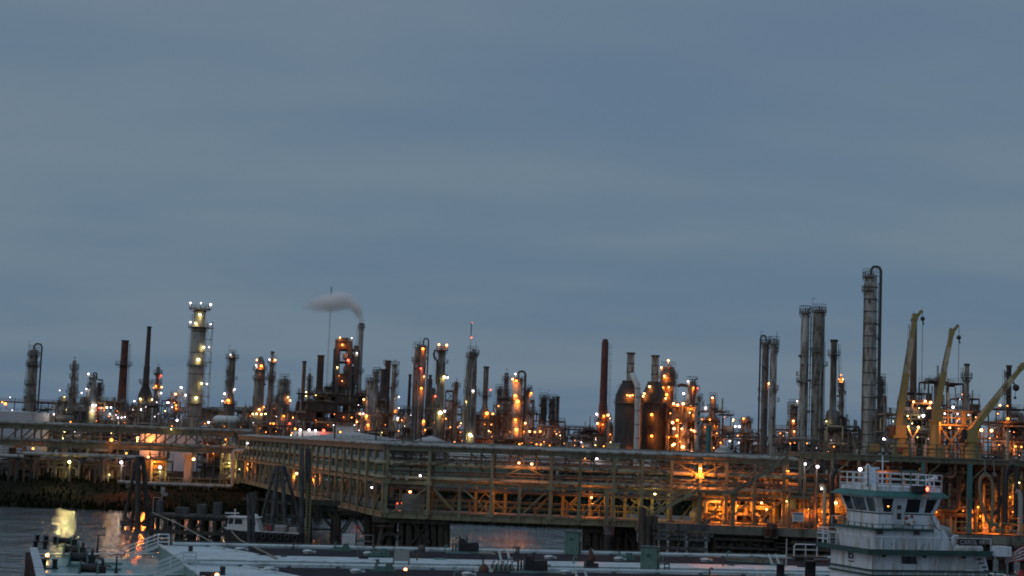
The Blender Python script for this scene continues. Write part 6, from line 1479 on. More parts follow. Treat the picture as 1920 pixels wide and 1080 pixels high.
# ================================================================== BARGES
RB = R(14.3)
def barge(label, O, L, Wd, near):
    t = thing('tank_barge', label, 'barge', (O.x, O.y, 0), RB)
    h = 1.75                                                   # bow deck
    x0, zt_ = 11.6, 3.05
    mb = MB()
    prof = [(0, 1.0), (0, h), (x0 + 2.2, h), (x0 + 2.2, zt_ - .35), (L, zt_ - .35), (L, -1), (9, -1)]
    n = len(prof)
    SH_ = 1.2
    vs = [(x, -.02, z) for x, z in prof] + [(x + (SH_ if x < 1 or x == 9 else 0), -Wd + .02, z) for x, z in prof]
    mb.add(vs, [tuple(range(n)), tuple(range(2 * n - 1, n - 1, -1))] + [(i, i + n, (i + 1) % n + n, (i + 1) % n) for i in range(n)])
    part('hull', mb, HULL, t)
    mb = MB(); mb.add([(.35, -.1, h + .02), (SH_ + .35, -Wd + .1, h + .02), (x0 + 1.5, -Wd + .1, h + .02), (x0 + .1, -.1, h + .02)], [(0, 1, 2, 3)]); part('bow_deck', mb, BTEAL, t)
    # bow bulwark: wide flat coaming, with rubbing timbers below
    mb = MB(); zc_ = h + .85
    qd = [(-.1, 0), (.6, 0), (SH_ + .6, -Wd), (SH_ - .1, -Wd)]
    mb.add([(x, y, zc_ - .12) for x, y in qd] + [(x, y, zc_) for x, y in qd], [(0, 1, 2, 3), (7, 6, 5, 4), (0, 4, 5, 1), (1, 5, 6, 2), (2, 6, 7, 3), (3, 7, 4, 0)])
    mb.add([(.5, 0, h), (.58, 0, zc_ - .12), (SH_ + .58, -Wd, zc_ - .12), (SH_ + .5, -Wd, h)], [(0, 1, 2, 3)]); part('bow_coaming', mb, mat('coaming_grey', (.42, .47, .5), .45, 0, .15, .5, RUST, .2), t)
    mb = MB(); mb.add([(-.02, 0, -.5), (-.02, 0, zc_ - .13), (SH_ - .02, -Wd, zc_ - .13), (SH_ - .02, -Wd, -.5)], [(0, 1, 2, 3)]); part('bow_plating', mb, HULL, t)
    mb = MB()
    for i in range(8): y = -1 - i * (Wd - 2) / 7; xx = -y * SH_ / Wd - .25; mb.bar((xx, y, -.9), (xx, y, h + .5), .34, .3)
    part('rubbing_strake', mb, HULL, t)
    mb = MB(); mb.tube((.6, -.1, h + .25), (x0, -.1, h + .5), .09); mb.tube((SH_ + .7, -Wd + .1, h + .3), (x0, -Wd + .1, h + .4), .08); part('deck_edge_pipe', mb, BWHITE, t)
    # raised cargo trunk
    mb = MB()
    pr = [(x0, -.35), (x0 + 1.4, -Wd + 1.6), (L - 1, -Wd + 1.6), (L - 1, -.35)]
    vs = [(x, y, h) for x, y in pr] + [(x, y, zt_) for x, y in pr]
    mb.add(vs, [(0, 1, 5, 4)[::-1], (1, 2, 6, 5)[::-1], (2, 3, 7, 6)[::-1], (3, 0, 4, 7)[::-1], (4, 5, 6, 7)[::-1]])
    part('cargo_trunk', mb, BWHITE, t)
    mb = MB(); mb.add([(x0 - .02, -.4, h + .03), (x0 + 1.38, -Wd + .9, h + .03), (x0 + 1.38, -Wd + .9, zt_ - .12), (x0 - .02, -.4, zt_ - .12)], [(0, 1, 2, 3)])
    mb.add([(x0 - .05, -.4, h + .03), (x0 + 1.35, -Wd + .9, h + .03), (x0 + 1.35, -Wd + .9, zt_ - .12), (x0 - .05, -.4, zt_ - .12)], [(0, 1, 2, 3)])
    part('front_plating', mb, BTEAL, t)
    mb = MB(); mb.bar((x0, -.35, zt_ + .05), (x0 + 1.4, -Wd + .9, zt_ + .05), .28, .14); part('trunk_edge', mb, BWHITE, t)
    # dark non-skid decks
    dx0 = to_local(t, G(402, 1028, zt_)).x if not near else to_local(t, G(462, 1064, zt_)).x
    mb = MB(); mb.add([(dx0, -1.0, zt_ + .012), (dx0 + 3.4, -10.3, zt_ + .012), (L - 3, -10.3, zt_ + .012), (L - 3, -1.0, zt_ + .012)], [(0, 3, 2, 1)[::-1]])
    part('non_skid_deck', mb, BDARK, t)
    mb = MB(); mb.bar((dx0 - .1, -1.1, zt_ + .07), (dx0 + 3.3, -10.4, zt_ + .07), .22, .12)
    part('deck_coaming', mb, BWHITE, t)
    mb = MB(); mb.span((x0 + 1.6, -Wd + .1, zt_ - .34), (L, -Wd + 1.58, zt_ - .3)); part('side_deck', mb, mat('barge_side_grey', (.33, .36, .37), .5, 0, .15, .4, RUST, .2, streak=False), t)
    mb = MB(); mb.tube((x0 + 1.5, -Wd + 3.8, zt_ + .1), (L - 2, -Wd + 3.8, zt_ + .1), .09)
    part('deck_pipe', mb, BWHITE, t)
    mb = MB(); mb.add([(x0 + 1.5, -Wd + 1.7, zt_ + .008), (L - 1.2, -Wd + 1.7, zt_ + .008), (L - 1.2, -Wd + 3.6, zt_ + .008), (x0 + 1.3, -Wd + 3.6, zt_ + .008)], [(0, 1, 2, 3)]); part('walkway_strip', mb, BTEAL, t)
    # far side header pipe on low saddles
    mb = MB(); mb.tube((x0 + 1.2, -.6, zt_ + .2), (L - 6, -.6, zt_ + .2), .15, None, 12); part('header_pipe', mb, BWHITE, t)
    mb = MB()
    k = int(L / 4)
    for i in range(4, k): mb = MB(); mb.box((i * 4, -.6, zt_ + .04), (.3, .4, .12)); part('pipe_saddle', mb, DGREEN, t)
    # seam plates and fittings
    for i in range(5):
        mb = MB(); mb.box((x0 + 14 + i * 13.5, -Wd + 3.1, zt_ + .02), (.09, 5.2, .03)); part('deck_seam', mb, BTEAL, t)
    # stair rails up from the bow deck
    for yy in (-.9, -1.9):
        mb = MB()
        a, b = Vector((x0 - 3.2, yy, h)), Vector((x0 - .2, yy, zt_))
        for q in (.4, .75, 1.1): mb.tube(a + Vector((0, 0, q)), b + Vector((0, 0, q)), .035); mb.tube(b + Vector((0, 0, q)), b + Vector((1.0, 0, q)), .035)
        for k in range(4): p = a.lerp(b, k / 3); mb.tube(p, p + Vector((0, 0, 1.1)), .045)
        mb.tube(b + Vector((1, 0, 0)), b + Vector((1, 0, 1.1)), .045); mb.bar(a, b, .08, .25)
        part('stair_rail', mb, BWHITE, t)
    for i in range(6):
        f = (i + .5) / 6; mb = MB(); mb.box((x0 - 3.2 + 3 * f, -1.4, h + (zt_ - h) * f), (.3, 1.0, .05)); part('tread', mb, STEEL, t)
    mb = MB(); mb.box((x0 + 2.4, -.4 * Wd, zt_ + .3), (.35, 1.0, .6)); part('vent_slot', mb, BLACK, t)
    mb = MB(); mb.box((x0 - 4.5, -Wd * .62, h + .12), (1.8, .5, .2)); part('deck_hatch', mb, BTEAL, t)
    mb = MB(); mb.box((x0 - 4.2, -Wd * .35, h + .12), (1.6, .45, .2)); part('deck_hatch', mb, BTEAL, t)
    mb = MB(); mb.span((1, -Wd * .5 - .06, h + .03), (x0 - 3, -Wd * .5 + .06, h + .12)); part('deck_pipe', mb, BWHITE, t)
    return t
O1 = G(58, 1018, 3.0)
nrm = Vector((math.sin(RB), -math.cos(RB), 0))
WB = 21.2
O2 = O1 + nrm * (WB + .5) + Vector((math.cos(RB), math.sin(RB), 0)) * 1.2
barge1 = barge('far tank barge with a pale trunk and dark deck strip, lying nearest the trestle', O1, 92, WB, False)
barge2 = barge('near tank barge with a pale trunk, cut off by the bottom of the frame', O2, 92, WB, True)
ZT = 3.05
def hatch(b, px, py):
    w = G(px, py, ZT); l = to_local(b, w)
    mb = MB(); mb.lathe([(0, .42), (.16, .42), (.17, .5), (.24, .5), (.34, .25)], 12); mb.box((.55, 0, .14), (.35, .25, .2))
    part('tank_hatch', mb, BWHITE, b, l)
for px, py in ((450, 1033), (577, 1037.5), (690, 1041), (1029, 1048), (1160, 1051), (1322, 1053)): hatch(barge1, px, py)
for px, py in ((505, 1071), (667, 1074.5), (472, 1056), (627, 1059), (836, 1063), (876, 1080), (1060, 1076), (1424, 1073)): hatch(barge2, px, py)

# goose-neck vents, stanchions and deck lines on the barges
for b_, nm_, off in ((barge1, 'far', 0), (barge2, 'near', 3)):
    for i in range(14):
        x = 24 + off + i * 4.9; y = (-1.7, -9.6, -12.6)[i % 3]
        mb = MB(); mb.pipe([(x, y, ZT), (x, y, ZT + .55), (x + .12, y, ZT + .68), (x + .28, y, ZT + .62), (x + .3, y, ZT + .5)], .07, 7); part('gooseneck_vent', mb, BOOTH if i % 2 else DSTEEL, b_)
    for i in range(10):
        x = 22 + off + i * 7.1; mb = MB(); mb.box((x, -11.3 - .4 * (i % 2), ZT + .07), (.5 + .3 * (i % 3), .4, .12)); part('deck_fitting', mb, (DGREEN, BDARK, BTEAL)[i % 3], b_)
    for i in range(18):
        x = 15 + i * 4.2; mb = MB(); mb.bar((x, -.3, ZT - .2), (x, -.3, ZT + .45), .05); part('stanchion', mb, DGREEN, b_)
    mb = MB(); mb.bar((15, -.3, ZT + .43), (86, -.3, ZT + .43), .03); part('life_line', mb, ROPE, b_)
# bow deck machinery
def winch(label, px, py, s_=1.0, z=1.78):
    w = G(px, py, z); t = thing('mooring_winch', label, 'winch', tuple(w), RB)
    mb = MB(); mb.box((0, 0, .1), (1.9 * s_, 1.5 * s_, .2)); mb.box((-.75 * s_, 0, .65), (.16, 1.4 * s_, 1.1 * s_)); mb.box((.75 * s_, 0, .65), (.16, 1.4 * s_, 1.1 * s_)); part('frame', mb, BOOTH, t)
    mb = MB(); mb.tube((-.7 * s_, 0, .8 * s_), (.7 * s_, 0, .8 * s_), .38 * s_, None, 12); mb.tube((-.72 * s_, 0, .8 * s_), (-.6 * s_, 0, .8 * s_), .66 * s_, None, 14); mb.tube((.6 * s_, 0, .8 * s_), (.72 * s_, 0, .8 * s_), .66 * s_, None, 14); part('rope_drum', mb, BLACK, t)
    mb = MB(); mb.box((1.15 * s_, .1, .55 * s_), (.6 * s_, .9 * s_, .9 * s_)); mb.tube((1.15 * s_, .1, 1.0 * s_), (1.15 * s_, .1, 1.5 * s_), .12); part('drive_motor', mb, BLACK, t)
    return t
winch('bow mooring winch farthest back on the far barge bow', 120, 1027, .85)
winch('bow mooring winch in the middle of the barge bows, with an angled drum', 133, 1044, .9)
winch('big bow mooring winch nearest the orange deck lamp', 146, 1062, 1.0)
winch('bow mooring winch cut by the bottom of the frame', 165, 1083, .95)
def bitts(label, px, py, z=1.78):
    w = G(px, py, z); t = thing('mooring_bitts', label, 'bollard', tuple(w), RB)
    for x in (-.45, .45): mb = MB(); mb.lathe([(0, .2), (.6, .2), (.62, .27), (.72, .27), (.75, .2)], 10, (x, 0, .08)); part('post', mb, BLACK, t)
    mb = MB(); mb.box((0, 0, .04), (1.5, .6, .08)); part('base_plate', mb, BLACK, t)
for lab, px, py in (('pair of black bitts at the bow corner of the far barge', 78, 1018), ('pair of black bitts right of the bow corner on the far barge', 94, 1020), ('small pair of bitts just inside the bow coaming', 75, 1030), ('pair of bitts on the near barge bow below the orange deck lamp', 92, 1066)): bitts(lab, px, py)
t = thing('deck_lamp', 'small orange lamp glowing on the bow deck beside the coaming', 'lamp', tuple(G(88, 1050, 1.78))); mb = MB(); mb.box((0, 0, .15), (.3, .3, .3)); part('base', mb, BLACK, t)
w_ = t.location; o = link('lamp', lamp_mesh('p'), None, t, (0, 0, .42)); o.scale = (.17,) * 3
ld = bpy.data.lights.new('lamp_light', 'POINT'); ld.energy = 60; ld.color = (1, .5, .12); lo = bpy.data.objects.new('lamp_light', ld); COL.objects.link(lo); lo.parent = t; lo.location = (0, -.2, .75)
def davit(label, px, yb, yt, arm=.6):
    w = G(px, yb, 1.78); t = thing('light_mast', label, 'mast', tuple(w)); H = P(px, yt, w.y).z - w.z
    mb = MB(); mb.tube((0, 0, 0), (0, 0, H), .09, .07, 8); mb.tube((0, 0, 0), (0, 0, .8), .2, .1, 8); mb.bar((-.3, 0, H * .97), (arm, 0, H * .97), .08); mb.bar((arm, 0, H * .9), (arm, 0, H + .35), .08); part('post', mb, BLACK, t)
davit('thin dark mast with a crossarm on the far barge bow deck', 182, 1043, 1002); davit('thin dark mast with a crossarm on the near barge bow deck', 217, 1082, 1038)
def rope(label, pts, r=.07, name='mooring_rope', mt=None):
    t0 = pts[0]; t = thing(name, label, 'rope', tuple(t0)); Q = [Vector(p) - Vector(t0) for p in pts]
    mb = MB(); mb.pipe(Q, r, 6); part('strand', mb, mt or ROPE, t)
rope('dark mooring line lying across the near barge bow deck', [G(a, b, 1.86) for a, b in ((150, 1050), (165, 1054), (180, 1057), (195, 1061), (207, 1063))], .12, mt=TIMBER)
rope('dark mooring line lying across the far barge bow deck', [G(a, b, 1.86) for a, b in ((160, 1043), (172, 1045), (186, 1046), (192, 1049))], .14, mt=TIMBER)
rope('pale rope sagging from the workboat bow to the barge deck', [P(433, 994, 193), P(440, 1003, 186), P(449, 1012, 178), P(462, 1019, 168), G(478, 1027, ZT + .3), G(497, 1036, ZT + .15), G(519, 1047, ZT + .1)], .09)
rope('long taut line from the timber dock down to the far barge', [P(286, 961, 203), P(330, 980, 190), P(402, 1019, 160)], .07)
# sign boards
def board(label, x0, x1, y0, y1, yb, mt, z=ZT):
    w = G((x0 + x1) / 2, yb, z); t = thing('sign_board', label, 'sign', tuple(w), RB); s = sx(w.y)
    W = (x1 - x0) * s / .97; za, zb_ = P((x0 + x1) / 2, y1, w.y).z - w.z, P((x0 + x1) / 2, y0, w.y).z - w.z
    mb = MB(); mb.box((0, 0, (za + zb_) / 2), (W, .07, zb_ - za)); part('board', mb, mt, t)
    mb = MB()
    for k in range(3): mb.box((.1 * (k - 1), -.045, zb_ - .3 - k * (zb_ - za - .3) / 3), (W * (.55 if k % 2 else .7), .02, .06))
    part('text_line', mb, TANKG, t)
    for x in (-W / 2, W / 2): mb = MB(); mb.bar((x, .06, 0), (x, .06, zb_), .1); part('leg', mb, BLACK, t)
board('pale board on two legs at the far side of the far barge', 641, 665, 1001, 1023, 1027, SIGNW)
board('grey-green warning board on two legs standing on the near barge', 738, 766, 1032, 1052, 1066, mat('board_grey', (.33, .37, .35), .6, 0, .1, .5))
t = thing('flag', 'small dark pennant on a staff beside the pale board', 'flag', tuple(G(667, 1029, ZT))); w = t.location; H = P(667, 983, w.y).z - w.z
mb = MB(); mb.tube((0, 0, 0), (0, 0, H), .05); part('staff', mb, BLACK, t)
mb = MB(); mb.add([(0, .03, H), (.3, .05, H - .15), (.42, 0, H - .3), (.05, .02, H - .42), (0, -.03, H), (.3, -.01, H - .15), (.42, -.06, H - .3), (.05, -.04, H - .42)], [(0, 1, 2, 3), (7, 6, 5, 4), (0, 4, 5, 1), (1, 5, 6, 2), (2, 6, 7, 3)]); part('cloth', mb, RED, t)
t = thing('railing', 'short open rail frame beside the pale board on the far barge', 'railing', tuple(G(680, 1027, ZT)), RB); mb = MB(); mb.rail([(-.8, 0, 0), (1.0, 0, 0)], 1.25, .9, .06); part('rail', mb, PIPEG, t)
# vents
def dome(label, px, py, wpx, z=ZT):
    w = G(px, py, z); t = thing('vent_dome', label, 'vent', tuple(w)); r = wpx * sx(w.y) / 2
    mb = MB(); mb.lathe([(0, r * .9), (.15, r), (r * .55, r * .95), (r * 1.1, r * .6), (r * 1.4, r * .25)], 14); part('dome', mb, DSTEEL if wpx < 18 else HULL, t)
    mb = MB(); mb.box((-r - .12, -.1, .14), (.35, .3, .28)); mb.box((r + .12, -.1, .14), (.35, .3, .28)); part('foot', mb, BWHITE, t)
    mb = MB(); mb.tube((-r * .2, 0, r * 1.3), (-r * .2, 0, r * 1.3 + .7), .07); mb.bar((-r * .2 - .3, 0, r * 1.3 + .7), (-r * .2 + .3, 0, r * 1.3 + .7), .09); part('wheel_valve', mb, BLACK, t)
dome('small grey dome vent on the far barge right of the grey-green board', 790, 1033, 17); dome('larger brown dome vent with a valve wheel on the near barge', 907, 1072, 21)
def pump(label, px, py, wpx):
    w = G(px, py, ZT); t = thing('cargo_pump', label, 'pump', tuple(w), RB); s = wpx * sx(w.y) / 3.0
    mb = MB(); mb.box((0, 0, .1 * s), (3.2 * s, 1.3 * s, .2 * s)); part('skid', mb, BTEAL, t)
    mb = MB(); mb.box((.75 * s, 0, .75 * s), (1.5 * s, 1.0 * s, 1.0 * s)); mb.box((.75 * s, -.52 * s, .7 * s), (1.1 * s, .08 * s, .6 * s)); mb.tube((.75 * s, 0, 1.2 * s), (1.4 * s, 0, 1.2 * s), .14 * s); part('engine_block', mb, BLACK, t)
    mb = MB(); mb.box((-.45 * s, 0, .85 * s), (.9 * s, .95 * s, 1.25 * s)); mb.tube((-.45 * s, 0, 1.45 * s), (-.45 * s, 0, 1.75 * s), .3 * s, None, 12); mb.tube((.1 * s, 0, 1.2 * s), (.1 * s, 0, 1.9 * s), .09 * s); mb.tube((-.75 * s, 0, 1.4 * s), (-.75 * s, 0, 2.0 * s), .12 * s); part('pump_head', mb, BLACK, t)
    for k, x in enumerate((-1.6, -1.25)): mb = MB(); mb.tube((x * s, 0, 0), (x * s, 0, 1.15 * s), .11 * s, None, 8); mb.tube((x * s, 0, 1.15 * s), (x * s, 0, 1.75 * s), .05 * s); part('strut_cylinder', mb, BLACK, t)
    mb = MB(); mb.bar((-1.6 * s, 0, 1.75 * s), (-.75 * s, 0, 1.8 * s), .07 * s); part('control_arm', mb, BLACK, t)
    mb = MB(); mb.box((2.2 * s, -.9 * s, .06), (2.6 * s, .5 * s, .1), -.5); mb.box((-1.2 * s, -1.1 * s, .06), (3 * s, .4 * s, .1)); part('deck_plank', mb, BTEAL, t)
pump('black diesel cargo pump on the far barge against the open water', 873, 1037, 46)
pump('black diesel cargo pump on the near barge right of the pipe manifold', 998, 1073, 52)
t = thing('pipe_manifold', 'knot of valves and pipe ends on the near barge left of its black pump', 'manifold', tuple(G(942, 1073, ZT)), RB)
for k in range(5):
    x = -.8 + k * .4; mb = MB(); mb.pipe([(x, .5, .1), (x, .5, .5), (x, .4, .62), (x, -.1, .62), (x, -.3, .5), (x, -.3, .1)], .09, 8); mb.tube((x, -.1, .6), (x, -.1, .9 + .15 * (k % 2)), .04); part('pipe', mb, BOOTH if k % 2 else STEEL, t)
    mb = MB(); mb.torus((x, -.1, .9 + .15 * (k % 2)), .14, .03, 'z', 12, 5); part('valve_wheel', mb, BLACK, t)
mb = MB(); mb.tube((-1.2, .5, .2), (1.2, .5, .2), .13, None, 10); part('header', mb, STEEL, t)
t = thing('valve_mast', 'dark T-shaped valve stand on the far barge above the manifold', 'valve', tuple(G(972, 1041, ZT))); mb = MB(); mb.tube((0, 0, 0), (0, 0, .75), .09); mb.tube((-.2, 0, 0), (-.2, 0, .7), .07); mb.bar((-.6, 0, .75), (.15, 0, .75), .12); mb.bar((-.4, 0, .72), (-.4, 0, 1.0), .08); part('stem', mb, BLACK, t)
def boom(label, a, b, zb_=ZT):
    w = G(*b, zb_); t = thing('hose_boom', label, 'boom', tuple(w)); top = P(a[0], a[1], w.y) - w
    mb = MB(); mb.tube((0, 0, 0), top, .11, .08, 8); part('spar', mb, BWHITE, t)
    mb = MB(); mb.box((0, 0, .1), (.5, .5, .2)); part('foot', mb, BTEAL, t)
boom('white leaning spar standing by the manifold, left of a pair', (935, 1030), (942, 1061)); boom('white leaning spar on the far barge, right of the pair above the manifold', (950, 1030), (956, 1050))
boom('white leaning spar at the bottom edge left of the green booth', (1077, 1065), (1083, 1086)); boom('second white leaning spar at the bottom edge left of the green booth', (1095, 1066), (1101, 1086))
boom('white leaning spar near the tugboat, left of a pair', (1441, 1039), (1449, 1060)); boom('white leaning spar near the tugboat, right of a pair', (1454, 1039), (1462, 1060))
def booth(label, x0, x1, yt, yb, mt):
    w = G((x0 + x1) / 2, yb, ZT); t = thing('control_booth', label, 'booth', tuple(w), RB - .5); s = sx(w.y); W = (x1 - x0) * s * .72; H = P((x0 + x1) / 2, yt, w.y).z - w.z
    mb = MB(); mb.box((0, 0, H / 2), (W, W * .8, H)); part('cabinet', mb, mt, t)
    mb = MB(); mb.box((0, 0, H + .04), (W + .15, W * .8 + .15, .1)); part('roof', mb, DGREEN, t)
    mb = MB(); mb.box((W / 2 + .03, 0, H * .48), (.05, W * .6, H * .88)); d_ = part('door', mb, DGREEN, t)
    mb = MB(); mb.box((W / 2 + .07, -W * .12, H * .72), (.03, W * .2, H * .2)); part('pane', mb, SIGNW, d_)
    mb = MB(); mb.box((-.05, -W * .4 - .03, H * .7), (W * .22, .05, H * .12)); part('vent', mb, DGREEN, t)
booth('green steel booth on the far barge against the open water', 1055, 1092, 998, 1039, BOOTH); booth('larger green steel booth on the near barge in front of the fender dolphin', 1196, 1240, 1026, 1074, BOOTH)
t = thing('vertical_pump', 'rusty red-brown upright pump on a black skid left of the larger green booth', 'pump', tuple(G(1108, 1071, ZT)), RB)
mb = MB(); mb.box((0, 0, .35), (1.1, .8, .7)); mb.box((-.3, -.1, .8), (.4, .5, .4)); part('skid', mb, BLACK, t)
mb = MB(); mb.tube((0, 0, .6), (0, 0, 1.5), .26, .22, 10); mb.tube((0, 0, 1.5), (0, 0, 1.95), .14, .12, 10); mb.box((.25, 0, 1.1), (.3, .3, .4)); part('pump_column', mb, BRICKR, t)
mb = MB(); mb.ball((.05, -.18, 1.8), .07); mb.box((.35, -.45, .15), (.2, .1, .15)); part('gauge', mb, WHITE, t)
t = thing('step_stand', 'small black A-shaped frame on the near barge right of the larger green booth', 'frame', tuple(G(1250, 1073, ZT)), RB); mb = MB()
mb.bar((-.25, 0, 0), (-.2, 0, .75), .08); mb.bar((.25, 0, 0), (.2, 0, .75), .08); mb.bar((-.25, 0, .4), (.25, 0, .4), .08); mb.bar((-.22, 0, .75), (.22, 0, .75), .09); part('frame', mb, BLACK, t)
t = thing('stern_frame', 'white rounded rail frame on a plate left of the tugboat', 'railing', tuple(G(1510, 1052, ZT)), RB)
s_ = sx(t.location.y); H = P(1510, 1021, t.location.y).z - t.location.z; W = 46 * s_
mb = MB(); mb.pipe([(-W / 2, 0, .5), (-W / 2, 0, H - .2), (-W / 2 + .15, 0, H), (W / 2 - .15, 0, H), (W / 2, 0, H - .2), (W / 2, 0, .5)], .07, 8); mb.tube((-W / 2, 0, H * .68), (W / 2, 0, H * .68), .05); mb.tube((0, 0, .5), (0, 0, H), .05); part('rail', mb, WHITE, t)
mb = MB(); mb.box((.3, .2, .42), (W + 1.2, 1.6, .16)); mb.box((0, .2, .17), (W * .6, 1, .34)); part('platform', mb, DSTEEL, t)
for lab, px, py, w_, h_ in (('short fat black bollard post left of the tugboat', 1463, 1082, 15, 24), ('taller fat black bollard post close to the tugboat bow', 1519, 1086, 20, 34)):
    w = G(px, py, ZT); t = thing('bollard', lab, 'bollard', tuple(w)); s = sx(w.y); mb = MB(); mb.lathe([(0, w_ * s / 2), (h_ * s * .9, w_ * s / 2), (h_ * s * .92, w_ * s * .56), (h_ * s, w_ * s * .56)], 16); part('post', mb, BLACK, t)
t = thing('pole', 'thin pale pole on the barge left of the white rail frame', 'pole', tuple(G(1474, 1062, ZT))); mb = MB(); mb.tube((0, 0, 0), (0, 0, P(1474, 1010, t.location.y).z - ZT), .07, .06); part('shaft', mb, PIPEG, t)
t = thing('gangway', 'grey sloping ramp lying across the dark deck of the far barge near the dolphin', 'ramp', tuple(G(1415, 1055, ZT)), RB - .62); mb = MB(); mb.box((0, 0, .12), (5.5, .8, .16)); part('deck', mb, BTEAL, t); mb = MB(); mb.box((0, -.4, .25), (5.5, .06, .2)); mb.box((0, .4, .25), (5.5, .06, .2)); part('side_rail', mb, STEEL, t)
for px, py, lab in ((712, 1043, 'low dark valve block on the far barge below the pale board'), (640, 1033, 'grey machinery block on the far barge left end of the pale board'), (720, 1071, 'low grey machinery block on the near barge left of the grey-green board'), (1172, 1050, 'small dark box on the far barge left of the larger green booth')):
    t = thing('valve_block', lab, 'valve', tuple(G(px, py, ZT)), RB); mb = MB(); mb.box((0, 0, .25), (1.6, .7, .3)); mb.box((.4, 0, .5), (.5, .5, .4)); mb.tube((-.6, 0, .3), (-.6, 0, .9), .09); mb.box((-.1, -.3, .1), (2.2, .3, .18)); part('block', mb, BOOTH, t); mb = MB(); mb.torus((-.6, 0, .9), .2, .04, 'z', 10, 5); part('valve_wheel', mb, BLACK, t)
t = thing('light_box', 'black housing with a red lamp at the front of the near barge trunk', 'lamp', tuple(G(393, 1082, ZT)), RB); mb = MB(); mb.box((0, 0, .2), (1.5, .35, .38)); mb.box((0, 0, .02), (.8, .3, .06)); part('housing', mb, BLACK, t); o = link('lamp', lamp_mesh('p'), None, t, (.52, -.22, .18)); o.scale = (.15,) * 3
t = thing('light_box', 'small amber lamp on the near barge in front of the grey-green board', 'lamp', tuple(G(760, 1073, ZT))); mb = MB(); mb.box((0, 0, .08), (.3, .3, .16)); part('housing', mb, BLACK, t); o = link('lamp', lamp_mesh('p'), None, t, (0, 0, .22)); o.scale = (.13,) * 3

# ================================================================== TUGBOAT
RT = R(18)
OT = P(1647, 963, 110.0)
TUG = thing('tugboat', 'white river pushboat with green trim and a flared glazed wheelhouse at lower right', 'boat', (OT.x, OT.y, 0), RT)
t = TUG
def zz(py, px=1650): return P(px, py, 110).z
zS, zWT, zR0, zR1, zD1, zD2 = zz(963), zz(932), zz(930), zz(920), zz(990), zz(1031)
Lx_, Wy = 4.35, 4.2
def frustum(mb, x0, x1, y0, y1, z0, z1, fl=0.0):
    vs = [(x0, y0, z0), (x1, y0, z0), (x1, y1, z0), (x0, y1, z0), (x0 - fl, y0 - fl, z1), (x1 + fl, y0 - fl, z1), (x1 + fl, y1 + fl, z1), (x0 - fl, y1 + fl, z1)]
    mb.add(vs, [(0, 3, 2, 1), (4, 5, 6, 7), (0, 1, 5, 4), (1, 2, 6, 5), (2, 3, 7, 6), (3, 0, 4, 7)])
FLR = .38
hw = zWT - zS
mb = MB(); frustum(mb, 0, Lx_, 0, Wy, zS, zWT + .1, FLR * (hw + .1) / hw); mb.span((0, 0, zD1), (Lx_, Wy, zS - .002)); part('wheelhouse', mb, TWHITE, t)
mb = MB(); mb.box((Lx_ / 2, Wy / 2, zS), (Lx_ + .06, Wy + .06, .07)); part('sill_band', mb, DGREEN, t)
def win(pts, n):
    mb = MB(); v = [Vector(p) for p in pts]; n = Vector(n); o = n * .05
    mb.add([p + o for p in v] + [p - o * .2 for p in v], [(0, 1, 2, 3), (7, 6, 5, 4), (0, 4, 5, 1), (1, 5, 6, 2), (2, 6, 7, 3), (3, 7, 4, 0)])
    w = part('window', mb, GLASS, t)
    mb = MB()
    c = sum(v, Vector()) / 4
    for i in range(4): a = v[i] + (v[i] - c) * .04 + n * .03; b = v[(i + 1) % 4] + (v[(i + 1) % 4] - c) * .04 + n * .03; mb.bar(a, b, .06, .06)
    part('frame', mb, TWHITE, w)
zwb, zwt = zS + .1, zWT - .06
def sidew(x0, x1, x0t=None, x1t=None, zb_=None):
    zb_ = zb_ or zwb
    x0t = x0 if x0t is None else x0t; x1t = x1 if x1t is None else x1t
    f = lambda z: -FLR * (z - zS) / hw
    win([(x0, f(zb_), zb_), (x1, f(zb_), zb_), (x1t, f(zwt), zwt), (x0t, f(zwt), zwt)], (0, -1, .25))
sidew(.35, .95, .0, .95); sidew(2.0, 3.1); sidew(3.5, 4.05, 3.5, 4.4)
def frontw(y0, y1, y0t, y1t):
    f = lambda z: -FLR * (z - zS) / hw
    win([(f(zwb), y0, zwb), (f(zwt), y0t, zwt), (f(zwt), y1t, zwt), (f(zwb), y1, zwb)][::-1], (-1, 0, .25))
frontw(.15, 1.1, -.05, 1.05); frontw(1.3, 2.85, 1.25, 2.9); frontw(3.05, 3.95, 3.1, 4.2)
# door with slits
mb = MB(); mb.box((1.5, -.12, (zD1 + zWT) / 2), (.85, .1, zWT - zD1 - .1)); d_ = part('door', mb, mat('door_pale', (.45, .5, .52), .5, 0, .08, .5), t)
for a, b in ((.62, .9), (.3, .5)): mb = MB(); mb.box((1.5, -.18, zD1 + (zWT - zD1) * (a + b) / 2), (.3, .05, (zWT - zD1) * (b - a))); part('pane', mb, GLASS, d_)
mb = MB(); mb.bar((1.0, -.3, zS - .75), (2.0, -.3, zS - .75), .05); part('grab_rail', mb, TWHITE, t)
